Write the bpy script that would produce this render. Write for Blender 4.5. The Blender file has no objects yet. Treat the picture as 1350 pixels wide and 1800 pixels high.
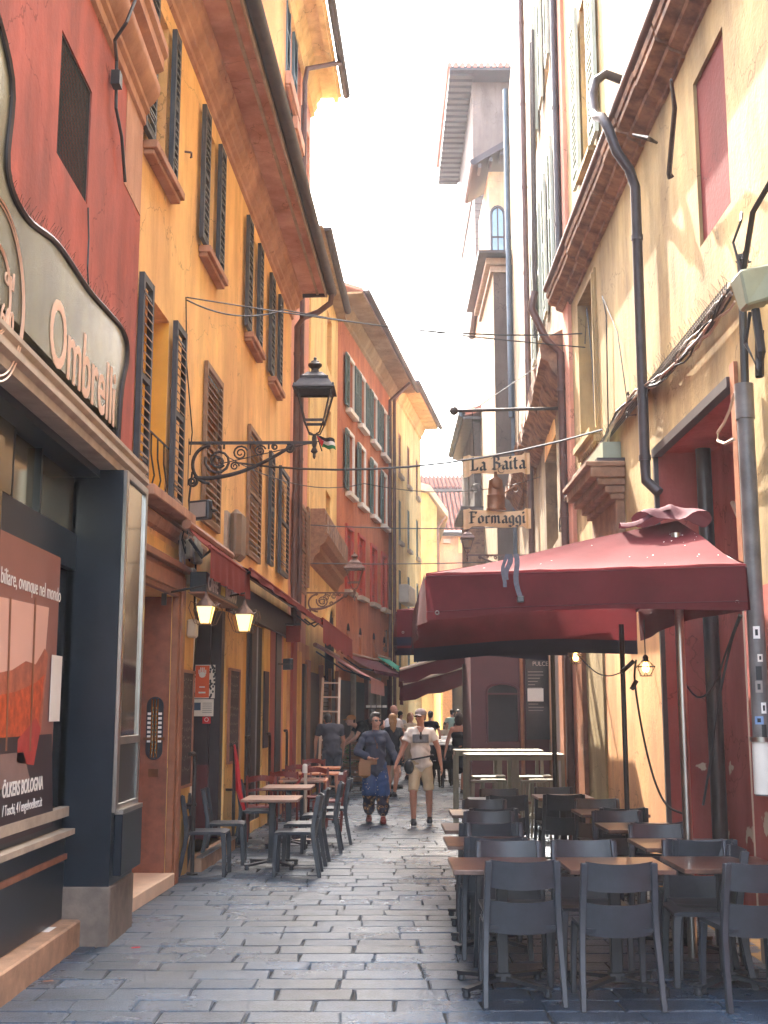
import bpy, bmesh, math, random
from mathutils import Vector, Matrix, noise
random.seed(7)
SC = bpy.context.scene
COL = SC.collection
PI = math.pi
# ---------------------------------------------------------------- camera, sky, sun, exposure
F = 2100.0; TH = math.atan(350/2100); CT, ST = math.cos(TH), math.sin(TH); H = 1.7
cd = bpy.data.cameras.new('camera'); cam = bpy.data.objects.new('camera', cd); COL.objects.link(cam)
cam.location = (0, 0, H); cam.rotation_euler = (PI/2+TH, 0, 0)
cd.sensor_fit = 'VERTICAL'; cd.sensor_height = 36; cd.lens = 42; cd.clip_end = 900; cd.clip_start = .05
SC.camera = cam
SUN_DIR = Vector((-.155, .62, .76)).normalized()      # towards the sun: ahead, a little left, high
sun_el = math.asin(SUN_DIR.z); sun_az = math.atan2(SUN_DIR.x, SUN_DIR.y)
w = bpy.data.worlds.new('World'); SC.world = w; w.use_nodes = True
nt = w.node_tree; nt.nodes.clear()
sky = nt.nodes.new('ShaderNodeTexSky'); sky.sky_type = 'NISHITA'; sky.sun_disc = False
sky.sun_elevation = sun_el; sky.sun_rotation = sun_az; sky.dust_density = 6; sky.air_density = 1.2; sky.ozone_density = 1
hz = nt.nodes.new('ShaderNodeMixRGB'); hz.inputs['Fac'].default_value = .35   # thin white summer haze over the blue
hs = nt.nodes.new('ShaderNodeHueSaturation'); hs.inputs['Saturation'].default_value = .25; hs.inputs['Value'].default_value = 1.15
bg = nt.nodes.new('ShaderNodeBackground'); bg.inputs['Strength'].default_value = .15
ow = nt.nodes.new('ShaderNodeOutputWorld')
nt.links.new(sky.outputs[0], hs.inputs['Color']); nt.links.new(sky.outputs[0], hz.inputs[1]); nt.links.new(hs.outputs[0], hz.inputs[2])
nt.links.new(hz.outputs[0], bg.inputs[0]); nt.links.new(bg.outputs[0], ow.inputs[0])
sl = bpy.data.lights.new('sun', 'SUN'); sl.energy = 2.0; sl.angle = math.radians(.5); sl.color = (1, .93, .82)
so = bpy.data.objects.new('sun', sl); COL.objects.link(so); so.rotation_euler = SUN_DIR.to_track_quat('Z', 'Y').to_euler()
SC.view_settings.view_transform = 'Standard'; SC.view_settings.look = 'None'; SC.view_settings.gamma = 1
SC.view_settings.use_curve_mapping = False
SC.view_settings.exposure = 3.8
# ---------------------------------------------------------------- photograph-to-place helpers (real depth always given)
def ray(px, py):
    u = (px-675)/F; v = (900-py)/F
    return (u, CT-v*ST, ST+v*CT)
def at(px, py, Y):
    r = ray(px, py); t = Y/r[1]; return Vector((r[0]*t, Y, H+r[2]*t))
def gnd(px, py, z=0.):
    r = ray(px, py); t = (z-H)/r[2]; return Vector((r[0]*t, r[1]*t, z))
class Wall:                                             # a vertical wall plane: Y runs along it, n towards the street
    def __init__(s, x0, y0, k, side): s.x0, s.y0, s.k, s.g = x0, y0, k, side
    def P(s, Y, n, z): return (s.x0+s.k*(Y-s.y0)+s.g*n, Y-s.g*s.k*n, z)
    def on(s, px, py, n=0.):
        r = ray(px, py); q = r[0]/r[1]; Y = (s.x0+s.g*n-s.k*s.y0)/(q-s.k); return (Y, H+r[2]/r[1]*Y)
    def Y(s, px, py, n=0.): return s.on(px, py, n)[0]
    def z(s, px, py, n=0.): return s.on(px, py, n)[1]
WL1 = Wall(-2.2, 10.2, 0, 1); WL2 = Wall(-2.27, 10.2, .05, 1); WL5 = Wall(-1.24, 30.8, .164, 1)
WR1 = Wall(2.6, 8, 0, -1); WR2 = Wall(2.6, 16.4, .055, -1)
# ---------------------------------------------------------------- objects
def tag(o, label=None, cat=None, group=None, kind=None):
    if label: o['label'] = label
    if cat: o['category'] = cat
    if group: o['group'] = group
    if kind: o['kind'] = kind
    return o
WORLD = []                                              # things whose parts are built in world coordinates
def bld(name, label, cat, loc, group=None):
    o = empty(name, label, cat, loc, 0, group); WORLD.append(o); return o
def empty(name, label=None, cat=None, loc=(0, 0, 0), rz=0, group=None, kind=None):
    o = bpy.data.objects.new(name, None); COL.objects.link(o); o.location = loc; o.rotation_euler = (0, 0, rz)
    o.empty_display_size = .2
    return tag(o, label, cat, group, kind)
def copy_tree(o, loc=None, rz=None, label=None, parent=None):
    c = o.copy(); COL.objects.link(c)
    if parent: c.parent = parent
    if loc is not None: c.location = loc
    if rz is not None: c.rotation_euler = (0, 0, rz)
    if label: c['label'] = label
    for ch in CH.get(o.name, []): copy_tree(ch, parent=c)
    return c
CH = {}
class MB:
    """collects simple shapes, optionally through a mapping T (wall frame), and links them as ONE mesh object"""
    def __init__(s, T=None): s.v = []; s.f = []; s.m = []; s.T = T; s.mi = 0
    def add(s, vs, fs):
        b = len(s.v)
        for p in vs: s.v.append(tuple(s.T(*p)) if s.T else tuple(p))
        for f in fs: s.f.append([b+i for i in f]); s.m.append(s.mi)
        return s
    def box(s, x0, x1, y0, y1, z0, z1):
        return s.add([(x0, y0, z0), (x1, y0, z0), (x1, y1, z0), (x0, y1, z0), (x0, y0, z1), (x1, y0, z1), (x1, y1, z1), (x0, y1, z1)],
              [(0, 3, 2, 1), (4, 5, 6, 7), (0, 1, 5, 4), (1, 2, 6, 5), (2, 3, 7, 6), (3, 0, 4, 7)])
    def bar(s, a, b, w, h=None, up=(0, 0, 1)):             # square bar from a to b
        h = h or w; a = Vector(a); b = Vector(b); d = (b-a).normalized(); u = Vector(up)
        if abs(d.dot(u)) > .98: u = Vector((0, 1, 0))
        r = d.cross(u).normalized(); u = r.cross(d)
        vs = [p+r*(i*w/2)+u*(j*h/2) for p in (a, b) for i, j in ((-1, -1), (1, -1), (1, 1), (-1, 1))]
        return s.add(vs, [(0, 3, 2, 1), (4, 5, 6, 7), (0, 1, 5, 4), (1, 2, 6, 5), (2, 3, 7, 6), (3, 0, 4, 7)])
    def tube(s, pts, r, n=8, cap=True):
        pts = [Vector(p) for p in pts]; R = r if isinstance(r, (list, tuple)) else [r]*len(pts)
        vs = []; fs = []; ref = Vector((0, 0, 1))
        for i, p in enumerate(pts):
            d = (pts[min(i+1, len(pts)-1)]-pts[max(i-1, 0)])
            if d.length < 1e-9: d = Vector((0, 0, 1))
            d.normalize()
            if abs(d.dot(ref)) > .95: ref = Vector((1, 0, 0)) if abs(d.x) < .9 else Vector((0, 1, 0))
            a = d.cross(ref).normalized(); b = a.cross(d); ref = b
            for k in range(n):
                t = 2*PI*k/n; vs.append(p+(a*math.cos(t)+b*math.sin(t))*R[i])
        for i in range(len(pts)-1):
            for k in range(n): fs.append((i*n+k, i*n+(k+1) % n, (i+1)*n+(k+1) % n, (i+1)*n+k))
        if cap: fs += [tuple(range(n))[::-1], tuple((len(pts)-1)*n+k for k in range(n))]
        return s.add(vs, fs)
    def lathe(s, prof, c=(0, 0, 0), n=16, sx=1, sy=1):
        vs = []; fs = []
        for r, z in prof:
            for k in range(n): t = 2*PI*(k+.5)/n; vs.append((c[0]+r*math.cos(t)*sx, c[1]+r*math.sin(t)*sy, c[2]+z))
        for i in range(len(prof)-1):
            for k in range(n): fs.append((i*n+k, i*n+(k+1) % n, (i+1)*n+(k+1) % n, (i+1)*n+k))
        fs += [tuple(range(n))[::-1], tuple((len(prof)-1)*n+k for k in range(n))]
        return s.add(vs, fs)
    def prism(s, poly, axis, a, b):                        # poly in the two other axes
        def mk(p, t): return {'x': (t, p[0], p[1]), 'y': (p[0], t, p[1]), 'z': (p[0], p[1], t)}[axis]
        n = len(poly); vs = [mk(p, a) for p in poly]+[mk(p, b) for p in poly]
        return s.add(vs, [tuple(range(n)), tuple(range(2*n-1, n-1, -1))]+[(i, (i+1) % n, n+(i+1) % n, n+i) for i in range(n)])
    def ell(s, c, r, n=10, m=7):
        vs = [(c[0], c[1], c[2]-r[2])]; fs = []
        for i in range(1, m):
            t = PI*i/m
            for k in range(n): a = 2*PI*k/n; vs.append((c[0]+r[0]*math.sin(t)*math.cos(a), c[1]+r[1]*math.sin(t)*math.sin(a), c[2]-r[2]*math.cos(t)))
        vs.append((c[0], c[1], c[2]+r[2]))
        for k in range(n): fs.append((0, 1+(k+1) % n, 1+k))
        for i in range(m-2):
            for k in range(n): fs.append((1+i*n+k, 1+i*n+(k+1) % n, 1+(i+1)*n+(k+1) % n, 1+(i+1)*n+k))
        e = len(vs)-1; b = 1+(m-2)*n
        for k in range(n): fs.append((b+k, b+(k+1) % n, e))
        return s.add(vs, fs)
    def grid(s, nu, nv, fn):
        vs = [fn(i/nu, j/nv) for j in range(nv+1) for i in range(nu+1)]
        return s.add(vs, [(j*(nu+1)+i, j*(nu+1)+i+1, (j+1)*(nu+1)+i+1, (j+1)*(nu+1)+i) for j in range(nv) for i in range(nu)])
    def mesh(s, name, mats, smooth=False, bevel=0, recalc=True):
        me = bpy.data.meshes.new(name); me.from_pydata(s.v, [], s.f)
        for m_ in (mats if isinstance(mats, (list, tuple)) else [mats]): me.materials.append(m_)
        me.polygons.foreach_set('material_index', s.m)
        if recalc or bevel:
            bm = bmesh.new(); bm.from_mesh(me)
            if recalc: bmesh.ops.recalc_face_normals(bm, faces=bm.faces)
            if bevel:
                es = [e for e in bm.edges if len(e.link_faces) == 2 and e.calc_face_angle(0) > .6]
                bmesh.ops.bevel(bm, geom=es, offset=bevel, segments=1, affect='EDGES', clamp_overlap=True)
            bm.to_mesh(me); bm.free()
        if smooth:
            me.polygons.foreach_set('use_smooth', [True]*len(me.polygons))
            if smooth != 'all': me.set_sharp_from_angle(angle=math.radians(smooth if smooth is not True else 40))
        me.update(); return me
    def build(s, name, mats, parent=None, smooth=False, bevel=0, **kw):
        o = bpy.data.objects.new(name, s.mesh(name, mats, smooth, bevel)); COL.objects.link(o)
        if parent: o.parent = parent; CH.setdefault(parent.name, []).append(o)
        if kw: tag(o, **kw)
        return o
def inst(me, name, parent, loc=(0, 0, 0), rot=(0, 0, 0), scale=(1, 1, 1)):
    o = bpy.data.objects.new(name, me); COL.objects.link(o); o.location = loc; o.rotation_euler = rot; o.scale = scale
    if parent: o.parent = parent; CH.setdefault(parent.name, []).append(o)
    return o
# ---------------------------------------------------------------- materials
def srgb(r, g, b):
    f = lambda c: (c/255/12.92) if c/255 <= .04045 else ((c/255+.055)/1.055)**2.4
    return (f(r), f(g), f(b), 1)
def mul(c, k): return (min(1, c[0]*k), min(1, c[1]*k), min(1, c[2]*k), 1)
MATS = {}
def mat(name, col, rough=.6, metal=0, vary=.25, scale=3., bump=0., bscale=60., col2=None, streak=False, rnd=0., coat=0, trans=0, emit=None, patch=None, spec=.5, detail=6):
    """general surface: base colour mottled by noise, optional vertical streaks, peeled patches, fine relief, per-object shade"""
    if name in MATS: return MATS[name]
    m = bpy.data.materials.new(name); m.use_nodes = True; n = m.node_tree.nodes; l = m.node_tree.links
    bs = n['Principled BSDF']; bs.inputs['Roughness'].default_value = rough; bs.inputs['Metallic'].default_value = metal
    bs.inputs['Specular IOR Level'].default_value = spec
    if coat: bs.inputs['Coat Weight'].default_value = coat
    tc = n.new('ShaderNodeTexCoord'); mp = n.new('ShaderNodeMapping'); l.new(tc.outputs['Object'], mp.inputs[0])
    if streak: mp.inputs['Scale'].default_value = (1, 1, .42)
    nz = n.new('ShaderNodeTexNoise'); nz.inputs['Scale'].default_value = scale; nz.inputs['Detail'].default_value = detail; nz.inputs['Roughness'].default_value = .62
    l.new(mp.outputs[0], nz.inputs['Vector'])
    rp = n.new('ShaderNodeValToRGB'); rp.color_ramp.elements[0].position = .32; rp.color_ramp.elements[1].position = .7
    c = col if len(col) == 4 else (*col, 1)
    c2 = (col2 if len(col2) == 4 else (*col2, 1)) if col2 else mul(c, 1-vary)
    rp.color_ramp.elements[0].color = c2; rp.color_ramp.elements[1].color = mul(c, 1+vary*.35)
    l.new(nz.outputs['Fac'], rp.inputs[0]); out = rp.outputs[0]
    if streak and rough > .85:                            # rain stains, patched render and hairline cracks, each with its own shape
        def lay(vec_scale, sc, lo, hi, cA, cB, blend='MULTIPLY', det=8):
            mp2 = n.new('ShaderNodeMapping'); mp2.inputs['Scale'].default_value = vec_scale; mp2.inputs['Location'].default_value = (len(name), 3.3, 7.1); l.new(tc.outputs['Object'], mp2.inputs[0])
            q = n.new('ShaderNodeTexNoise'); q.inputs['Scale'].default_value = sc; q.inputs['Detail'].default_value = det; q.inputs['Roughness'].default_value = .7; l.new(mp2.outputs[0], q.inputs['Vector'])
            r2 = n.new('ShaderNodeValToRGB'); r2.color_ramp.elements[0].position = lo; r2.color_ramp.elements[1].position = hi; r2.color_ramp.elements[0].color = cA; r2.color_ramp.elements[1].color = cB; l.new(q.outputs['Fac'], r2.inputs[0])
            x = n.new('ShaderNodeMixRGB'); x.blend_type = blend; x.inputs[0].default_value = 1; l.new(out_[0], x.inputs[1]); l.new(r2.outputs[0], x.inputs[2]); out_[0] = x.outputs[0]
        out_ = [out]; lay((1.3, 1.3, .22), 1.5, .36, .56, (.80, .77, .74, 1), (1, 1, 1, 1)); lay((1, 1, 1), .45, .42, .60, (.86, .84, .84, 1), (1.0, 1.0, 1.0, 1), det=12); lay((1, 1, 1), .8, .585, .60, (1, 1, 1, 1), (1.10, 1.06, 1.0, 1), det=10)
        vo = n.new('ShaderNodeTexVoronoi'); vo.feature = 'DISTANCE_TO_EDGE'; vo.inputs['Scale'].default_value = .55; dn = n.new('ShaderNodeTexNoise'); dn.inputs['Scale'].default_value = 2.2; dn.inputs['Detail'].default_value = 8; l.new(tc.outputs['Object'], dn.inputs['Vector'])
        ad = n.new('ShaderNodeMixRGB'); ad.blend_type = 'ADD'; ad.inputs[0].default_value = .9; l.new(tc.outputs['Object'], ad.inputs[1]); l.new(dn.outputs['Color'], ad.inputs[2]); l.new(ad.outputs[0], vo.inputs['Vector'])
        cr = n.new('ShaderNodeMapRange'); cr.inputs[1].default_value = .0015; cr.inputs[2].default_value = .005; cr.inputs[3].default_value = .62; cr.inputs[4].default_value = 1; l.new(vo.outputs['Distance'], cr.inputs[0])
        x = n.new('ShaderNodeMixRGB'); x.blend_type = 'MULTIPLY'; x.inputs[0].default_value = 1; l.new(out_[0], x.inputs[1]); l.new(cr.outputs[0], x.inputs[2]); out = x.outputs[0]
    if patch:                                             # (colour, threshold, scale, zmax)
        n2 = n.new('ShaderNodeTexNoise'); n2.inputs['Scale'].default_value = patch[2]; n2.inputs['Detail'].default_value = 5
        l.new(tc.outputs['Object'], n2.inputs['Vector'])
        sx = n.new('ShaderNodeSeparateXYZ'); l.new(tc.outputs['Object'], sx.inputs[0])
        mr = n.new('ShaderNodeMapRange'); mr.inputs[1].default_value = 0; mr.inputs[2].default_value = patch[3]; mr.inputs[3].default_value = 0; mr.inputs[4].default_value = .22
        l.new(sx.outputs[2], mr.inputs[0]); sb = n.new('ShaderNodeMath'); sb.operation = 'SUBTRACT'; l.new(n2.outputs['Fac'], sb.inputs[0]); l.new(mr.outputs[0], sb.inputs[1])
        gt = n.new('ShaderNodeMapRange'); gt.inputs[1].default_value = patch[1]; gt.inputs[2].default_value = patch[1]+.012; l.new(sb.outputs[0], gt.inputs[0])
        mx = n.new('ShaderNodeMixRGB'); l.new(gt.outputs[0], mx.inputs[0]); l.new(out, mx.inputs[1]); mx.inputs[2].default_value = patch[0]; out = mx.outputs[0]
    if rnd:
        oi = n.new('ShaderNodeObjectInfo'); mr = n.new('ShaderNodeMapRange'); mr.inputs[3].default_value = 1-rnd; mr.inputs[4].default_value = 1+rnd
        l.new(oi.outputs['Random'], mr.inputs[0]); hs = n.new('ShaderNodeMixRGB'); hs.blend_type = 'MULTIPLY'; hs.inputs[0].default_value = 1
        l.new(out, hs.inputs[1]); l.new(mr.outputs[0], hs.inputs[2]); out = hs.outputs[0]
    l.new(out, bs.inputs['Base Color'])
    if bump:
        nb = n.new('ShaderNodeTexNoise'); nb.inputs['Scale'].default_value = bscale; nb.inputs['Detail'].default_value = 4
        l.new(tc.outputs['Object'], nb.inputs['Vector']); bp = n.new('ShaderNodeBump'); bp.inputs['Strength'].default_value = bump; bp.inputs['Distance'].default_value = .01
        l.new(nb.outputs['Fac'], bp.inputs['Height']); l.new(bp.outputs[0], bs.inputs['Normal'])
    if trans: bs.inputs['Transmission Weight'].default_value = trans; bs.inputs['IOR'].default_value = 1.45
    if emit: bs.inputs['Emission Color'].default_value = emit[0]; bs.inputs['Emission Strength'].default_value = emit[1]
    MATS[name] = m; return m
def soft(c, k=.2):
    l_ = .3*c[0]+.6*c[1]+.1*c[2]; return (*[(x*(1-k)+l_*k)*1.04 for x in c[:3]], 1)
def plaster(name, col, col2=None, patch=None, scale=1.6, vary=.22, bump=.35): return mat(name, soft(col), .9, vary=vary, scale=scale, bump=bump, bscale=26, col2=soft(col2) if col2 else None, streak=True, patch=patch, spec=.2, detail=9)
M = dict(
 red_wall=plaster('red_plaster', srgb(196, 84, 58), srgb(150, 76, 62), scale=2.2),
 orange=plaster('orange_plaster', srgb(248, 198, 96), srgb(230, 168, 84), scale=1.1),
 orange_low=plaster('yellow_low_plaster', srgb(244, 196, 76), srgb(222, 162, 68), scale=1.4, patch=(srgb(190, 150, 105), .66, 3, 1.6)),
 cornice=plaster('cornice_plaster', srgb(198, 146, 106), srgb(170, 116, 88), scale=2.4, vary=.3),
 soffit=plaster('soffit_plaster', srgb(226, 180, 158), srgb(184, 122, 102), scale=.9),
 salmon=plaster('salmon_plaster', srgb(226, 156, 118), srgb(206, 134, 104)),
 brightorange=plaster('bright_orange_plaster', srgb(238, 164, 66), srgb(225, 140, 66)),
 yellow=plaster('yellow_plaster', srgb(244, 206, 106), srgb(226, 178, 92)),
 brown=plaster('brown_red_plaster', srgb(206, 120, 66), srgb(184, 102, 60)),
 pale=plaster('pale_yellow_plaster', srgb(246, 218, 136), srgb(230, 196, 116)),
 cream=plaster('cream_plaster', srgb(182, 158, 116), srgb(156, 130, 92)),
 ochre=plaster('ochre_plaster', srgb(190, 158, 90), srgb(134, 108, 64), scale=1.7, vary=.28, bump=.5),
 old_ochre=plaster('old_blotched_plaster', srgb(152, 126, 80), srgb(92, 74, 54), scale=2.6, vary=.4, bump=.6),
 ochre_low=plaster('orange_ochre_plaster', srgb(236, 176, 96), srgb(206, 140, 80), patch=(srgb(206, 190, 165), .6, 2.5, 1.5)),
 maroon_wall=plaster('dark_red_plaster', srgb(186, 86, 70), srgb(150, 62, 54), patch=(srgb(186, 160, 138), .545, 2.2, 2.4)),
 blind_red=plaster('blind_window_red', srgb(128, 24, 16), srgb(104, 18, 12)),
 mustard=plaster('mustard_plaster', srgb(186, 158, 98), srgb(150, 124, 74)),
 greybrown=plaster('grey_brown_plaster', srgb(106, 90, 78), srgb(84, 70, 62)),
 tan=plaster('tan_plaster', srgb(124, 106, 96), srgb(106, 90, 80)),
 brickw=mat('brick_stone', srgb(160, 120, 92), .9, vary=.4, scale=14, bump=.5, bscale=40),
 stone=mat('grey_stone', srgb(176, 160, 140), .85, vary=.25, scale=5, bump=.3),
 dirtstone=mat('brown_stone_ledge', srgb(156, 118, 88), .9, vary=.45, scale=5, bump=.6, bscale=18, col2=srgb(88, 62, 50)),
 marble=mat('marble_sill', srgb(222, 190, 160), .45, vary=.15, scale=6),
 stepstone=mat('step_stone', srgb(176, 138, 108), .7, vary=.35, scale=7, bump=.2),
 paver=mat('paver_granite', (.034, .062, .100), .27, vary=.5, scale=30, bump=1.0, bscale=90, rnd=.34, spec=.55, col2=(.014, .027, .045)),
 joint=mat('paving_joint', (.008, .008, .008), .95, vary=.4, scale=12),
 iron=mat('dark_iron', (.05, .038, .033), .5, metal=.4, vary=.5, scale=20, bump=.15),
 ironlight=mat('weathered_iron', srgb(120, 90, 74), .6, metal=.4, vary=.4, scale=20),
 black=mat('black_paint', (.018, .018, .02), .35, vary=.4, scale=14),
 gutter=mat('dark_gutter', srgb(70, 62, 62), .5, metal=.4, vary=.4, scale=4),
 copperpipe=mat('brown_downpipe', srgb(98, 70, 62), .5, metal=.3, vary=.35, scale=4),
 bluepipe=mat('blue_grey_pipe', srgb(78, 92, 104), .5, metal=.3, vary=.3),
 shutgrey=mat('grey_green_shutter', srgb(124, 124, 118), .6, vary=.3, scale=9),
 shutedge=mat('dark_shutter_edge', srgb(60, 62, 66), .6, vary=.25, scale=9),
 shutbrown=mat('brown_shutter', srgb(140, 106, 76), .65, vary=.28, scale=10),
 shutblue=mat('blue_shutter', srgb(74, 102, 110), .6, vary=.25),
 shutgreen=mat('green_shutter', srgb(84, 104, 100), .6, vary=.25),
 shutpale=mat('pale_green_shutter', srgb(176, 184, 168), .6, vary=.2),
 shutred=mat('red_shutter', srgb(178, 66, 48), .6, vary=.25),
 whitetrim=mat('white_trim', srgb(226, 218, 204), .7, vary=.12),
 ivory=mat('ivory_blind', srgb(214, 158, 52), .7, vary=.1, scale=3),
 glass=mat('window_glass', (.03, .04, .05), .08, vary=.2, spec=.8),
 glassblue=mat('turret_glass', srgb(110, 136, 150), .1, vary=.2, spec=.8),
 navy=mat('navy_panel', (.008, .013, .022), .32, vary=.35, scale=3, spec=.35),
 steelb=mat('brass_tinted_steel', srgb(178, 168, 136), .2, metal=1, vary=.3, scale=2.2, streak=True),
 steel=mat('brushed_steel', srgb(170, 165, 160), .28, metal=1, vary=.2, scale=5),
 gold=mat('gilded_sign_panel', srgb(112, 112, 84), .22, metal=.9, vary=.35, scale=2.4, streak=True, bump=.1, col2=srgb(56, 56, 40)),  # dark smears in the colour stand for grime and darker reflections
 pinkletter=mat('pink_cut_letter', srgb(216, 176, 148), .5, vary=.15),
 bronze=mat('bronze_brown', srgb(120, 78, 48), .4, metal=.5, vary=.4, scale=9),
 woodtop=mat('brown_table_top', srgb(104, 76, 62), .3, vary=.35, scale=10, col2=srgb(66, 46, 40), coat=.3),
 woodlight=mat('pale_table_top', srgb(150, 112, 90), .38, vary=.35, scale=10),
 wooddoor=mat('door_walnut', srgb(140, 82, 58), .55, vary=.35, scale=9, bump=.1),
 frame_wood=mat('door_frame_wood', srgb(150, 96, 66), .5, vary=.3, scale=8),
 redwood=mat('red_brown_wood', srgb(122, 42, 30), .4, vary=.35, scale=10, coat=.2),
 chair=mat('anthracite_plastic', (.034, .038, .047), .42, vary=.25, scale=12, bump=.08, bscale=300),
 chairbrown=mat('taupe_plastic', srgb(92, 84, 76), .45, vary=.15, scale=12),
 darkmetal=mat('dark_metal_base', (.03, .033, .04), .45, metal=.3, vary=.3),
 frame_grey=mat('grey_green_metal', srgb(128, 124, 108), .5, metal=.2, vary=.2),
 shopred=mat('shop_red_brown', srgb(150, 62, 48), .5, vary=.2),
 shopdark=mat('shop_dark_frame', srgb(52, 34, 34), .45, vary=.3),
 interior=mat('dim_interior', (.02, .016, .016), .8, vary=.6, scale=2.5),  # near-black colour stands in for the lack of light inside
 maroon_dark=mat('dark_maroon_boards', srgb(84, 34, 38), .55, vary=.2),
 chalk=mat('blackboard', srgb(58, 40, 40), .7, vary=.3),
 chalkmark=mat('chalk', srgb(176, 160, 150), .9, vary=.2),
 whitepaint=mat('white_print', srgb(235, 230, 222), .6, vary=.05),
 blackprint=mat('black_print', (.015, .015, .015), .6, vary=.05),
 orangeprint=mat('orange_print', srgb(226, 96, 40), .5, vary=.1),
 redprint=mat('red_print', srgb(200, 30, 34), .5, vary=.1),
 cable=mat('black_cable', (.02, .018, .018), .5, vary=.2),
 cablegrey=mat('grey_cable', srgb(150, 140, 132), .5, vary=.2),
 rope=mat('beige_cord', srgb(190, 170, 150), .9, vary=.2),
 plasticbox=mat('beige_plastic', srgb(196, 184, 160), .5, vary=.15),
 greenbox=mat('green_grey_box', srgb(150, 156, 132), .5, vary=.2),
 pvc=mat('grey_pvc_pipe', srgb(112, 106, 102), .45, vary=.45, scale=5),
 skin=mat('skin', srgb(204, 156, 132), .5, vary=.12, scale=8, spec=.35),
 far_tile=mat('sunlit_far_tile', srgb(84, 42, 34), 1, vary=.5, scale=1.6, col2=srgb(100, 66, 56), spec=.0),
 far_yellow=plaster('far_yellow_plaster', srgb(206, 172, 96), srgb(180, 142, 84)), far_orange=plaster('far_orange_plaster', srgb(206, 148, 92), srgb(186, 124, 80)),
 tile=mat('terracotta_tile', srgb(166, 92, 74), .85, vary=.4, scale=1.2, col2=srgb(190, 140, 122)),
 lampglass=mat('lit_lamp_glass', srgb(255, 200, 90), .3, vary=.05, emit=(srgb(255, 214, 120), .3)),
 bulb=mat('lit_bulb', srgb(255, 200, 110), .3, vary=.05, emit=(srgb(255, 190, 90), 1.6)),
)
def clear_glass():
    if 'clear_glass' in MATS: return MATS['clear_glass']
    m = bpy.data.materials.new('clear_glass'); m.use_nodes = True; n = m.node_tree.nodes; l = m.node_tree.links; n.clear()
    a = n.new('ShaderNodeBsdfTransparent'); a.inputs[0].default_value = (.93, .94, .92, 1); b = n.new('ShaderNodeBsdfGlossy'); b.inputs['Roughness'].default_value = .05; fr = n.new('ShaderNodeFresnel'); x = n.new('ShaderNodeMixShader'); o = n.new('ShaderNodeOutputMaterial')
    l.new(fr.outputs[0], x.inputs[0]); l.new(a.outputs[0], x.inputs[1]); l.new(b.outputs[0], x.inputs[2]); l.new(x.outputs[0], o.inputs[0]); MATS['clear_glass'] = m; return m
def stain_paver():
    n = M['paver'].node_tree.nodes; l = M['paver'].node_tree.links; bs = n['Principled BSDF']; g_ = n.new('ShaderNodeNewGeometry')
    q = n.new('ShaderNodeTexNoise'); q.inputs['Scale'].default_value = 1.1; q.inputs['Detail'].default_value = 9; q.inputs['Roughness'].default_value = .65; l.new(g_.outputs['Position'], q.inputs['Vector'])
    r = n.new('ShaderNodeMapRange'); r.inputs[1].default_value = .35; r.inputs[2].default_value = .65; r.inputs[3].default_value = .55; r.inputs[4].default_value = 1.25; l.new(q.outputs['Fac'], r.inputs[0])
    s = bs.inputs['Base Color'].links[0].from_socket; x = n.new('ShaderNodeMixRGB'); x.blend_type = 'MULTIPLY'; x.inputs[0].default_value = 1; l.new(s, x.inputs[1]); l.new(r.outputs[0], x.inputs[2]); l.new(x.outputs[0], bs.inputs['Base Color'])
    r2 = n.new('ShaderNodeMapRange'); r2.inputs[1].default_value = .3; r2.inputs[2].default_value = .7; r2.inputs[3].default_value = .42; r2.inputs[4].default_value = .2; l.new(q.outputs['Fac'], r2.inputs[0]); l.new(r2.outputs[0], bs.inputs['Roughness'])
stain_paver()
def cloth(name, col, tr=.35, rough=.85, v=.15, sc=2.):
    m = mat(name, col, rough, vary=v, scale=sc, bump=.12, bscale=500, spec=.15, streak=False)
    n = m.node_tree.nodes; l = m.node_tree.links; bs = n['Principled BSDF']
    if not n.get('tl'):
        t = n.new('ShaderNodeBsdfTranslucent'); t.name = 'tl'; mx = n.new('ShaderNodeMixShader'); mx.inputs[0].default_value = tr
        l.new(bs.inputs['Base Color'].links[0].from_socket, t.inputs['Color'])
        l.new(bs.outputs[0], mx.inputs[1]); l.new(t.outputs[0], mx.inputs[2]); l.new(mx.outputs[0], n['Material Output'].inputs[0])
    return m
M['parasol'] = cloth('wine_red_canvas', srgb(98, 38, 42), .24, .9, .35, 1.6)
M['parasol_dark'] = cloth('navy_edge_canvas', srgb(40, 38, 52), .05)
M['awning'] = cloth('brick_red_awning', srgb(150, 66, 56), .3)
M['awningpink'] = cloth('faded_pink_awning', srgb(206, 148, 140), .3)
M['awningdark'] = cloth('dark_wine_awning', srgb(92, 30, 38), .2)
M['awninggreen'] = cloth('green_awning', srgb(44, 160, 128), .3)
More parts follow.
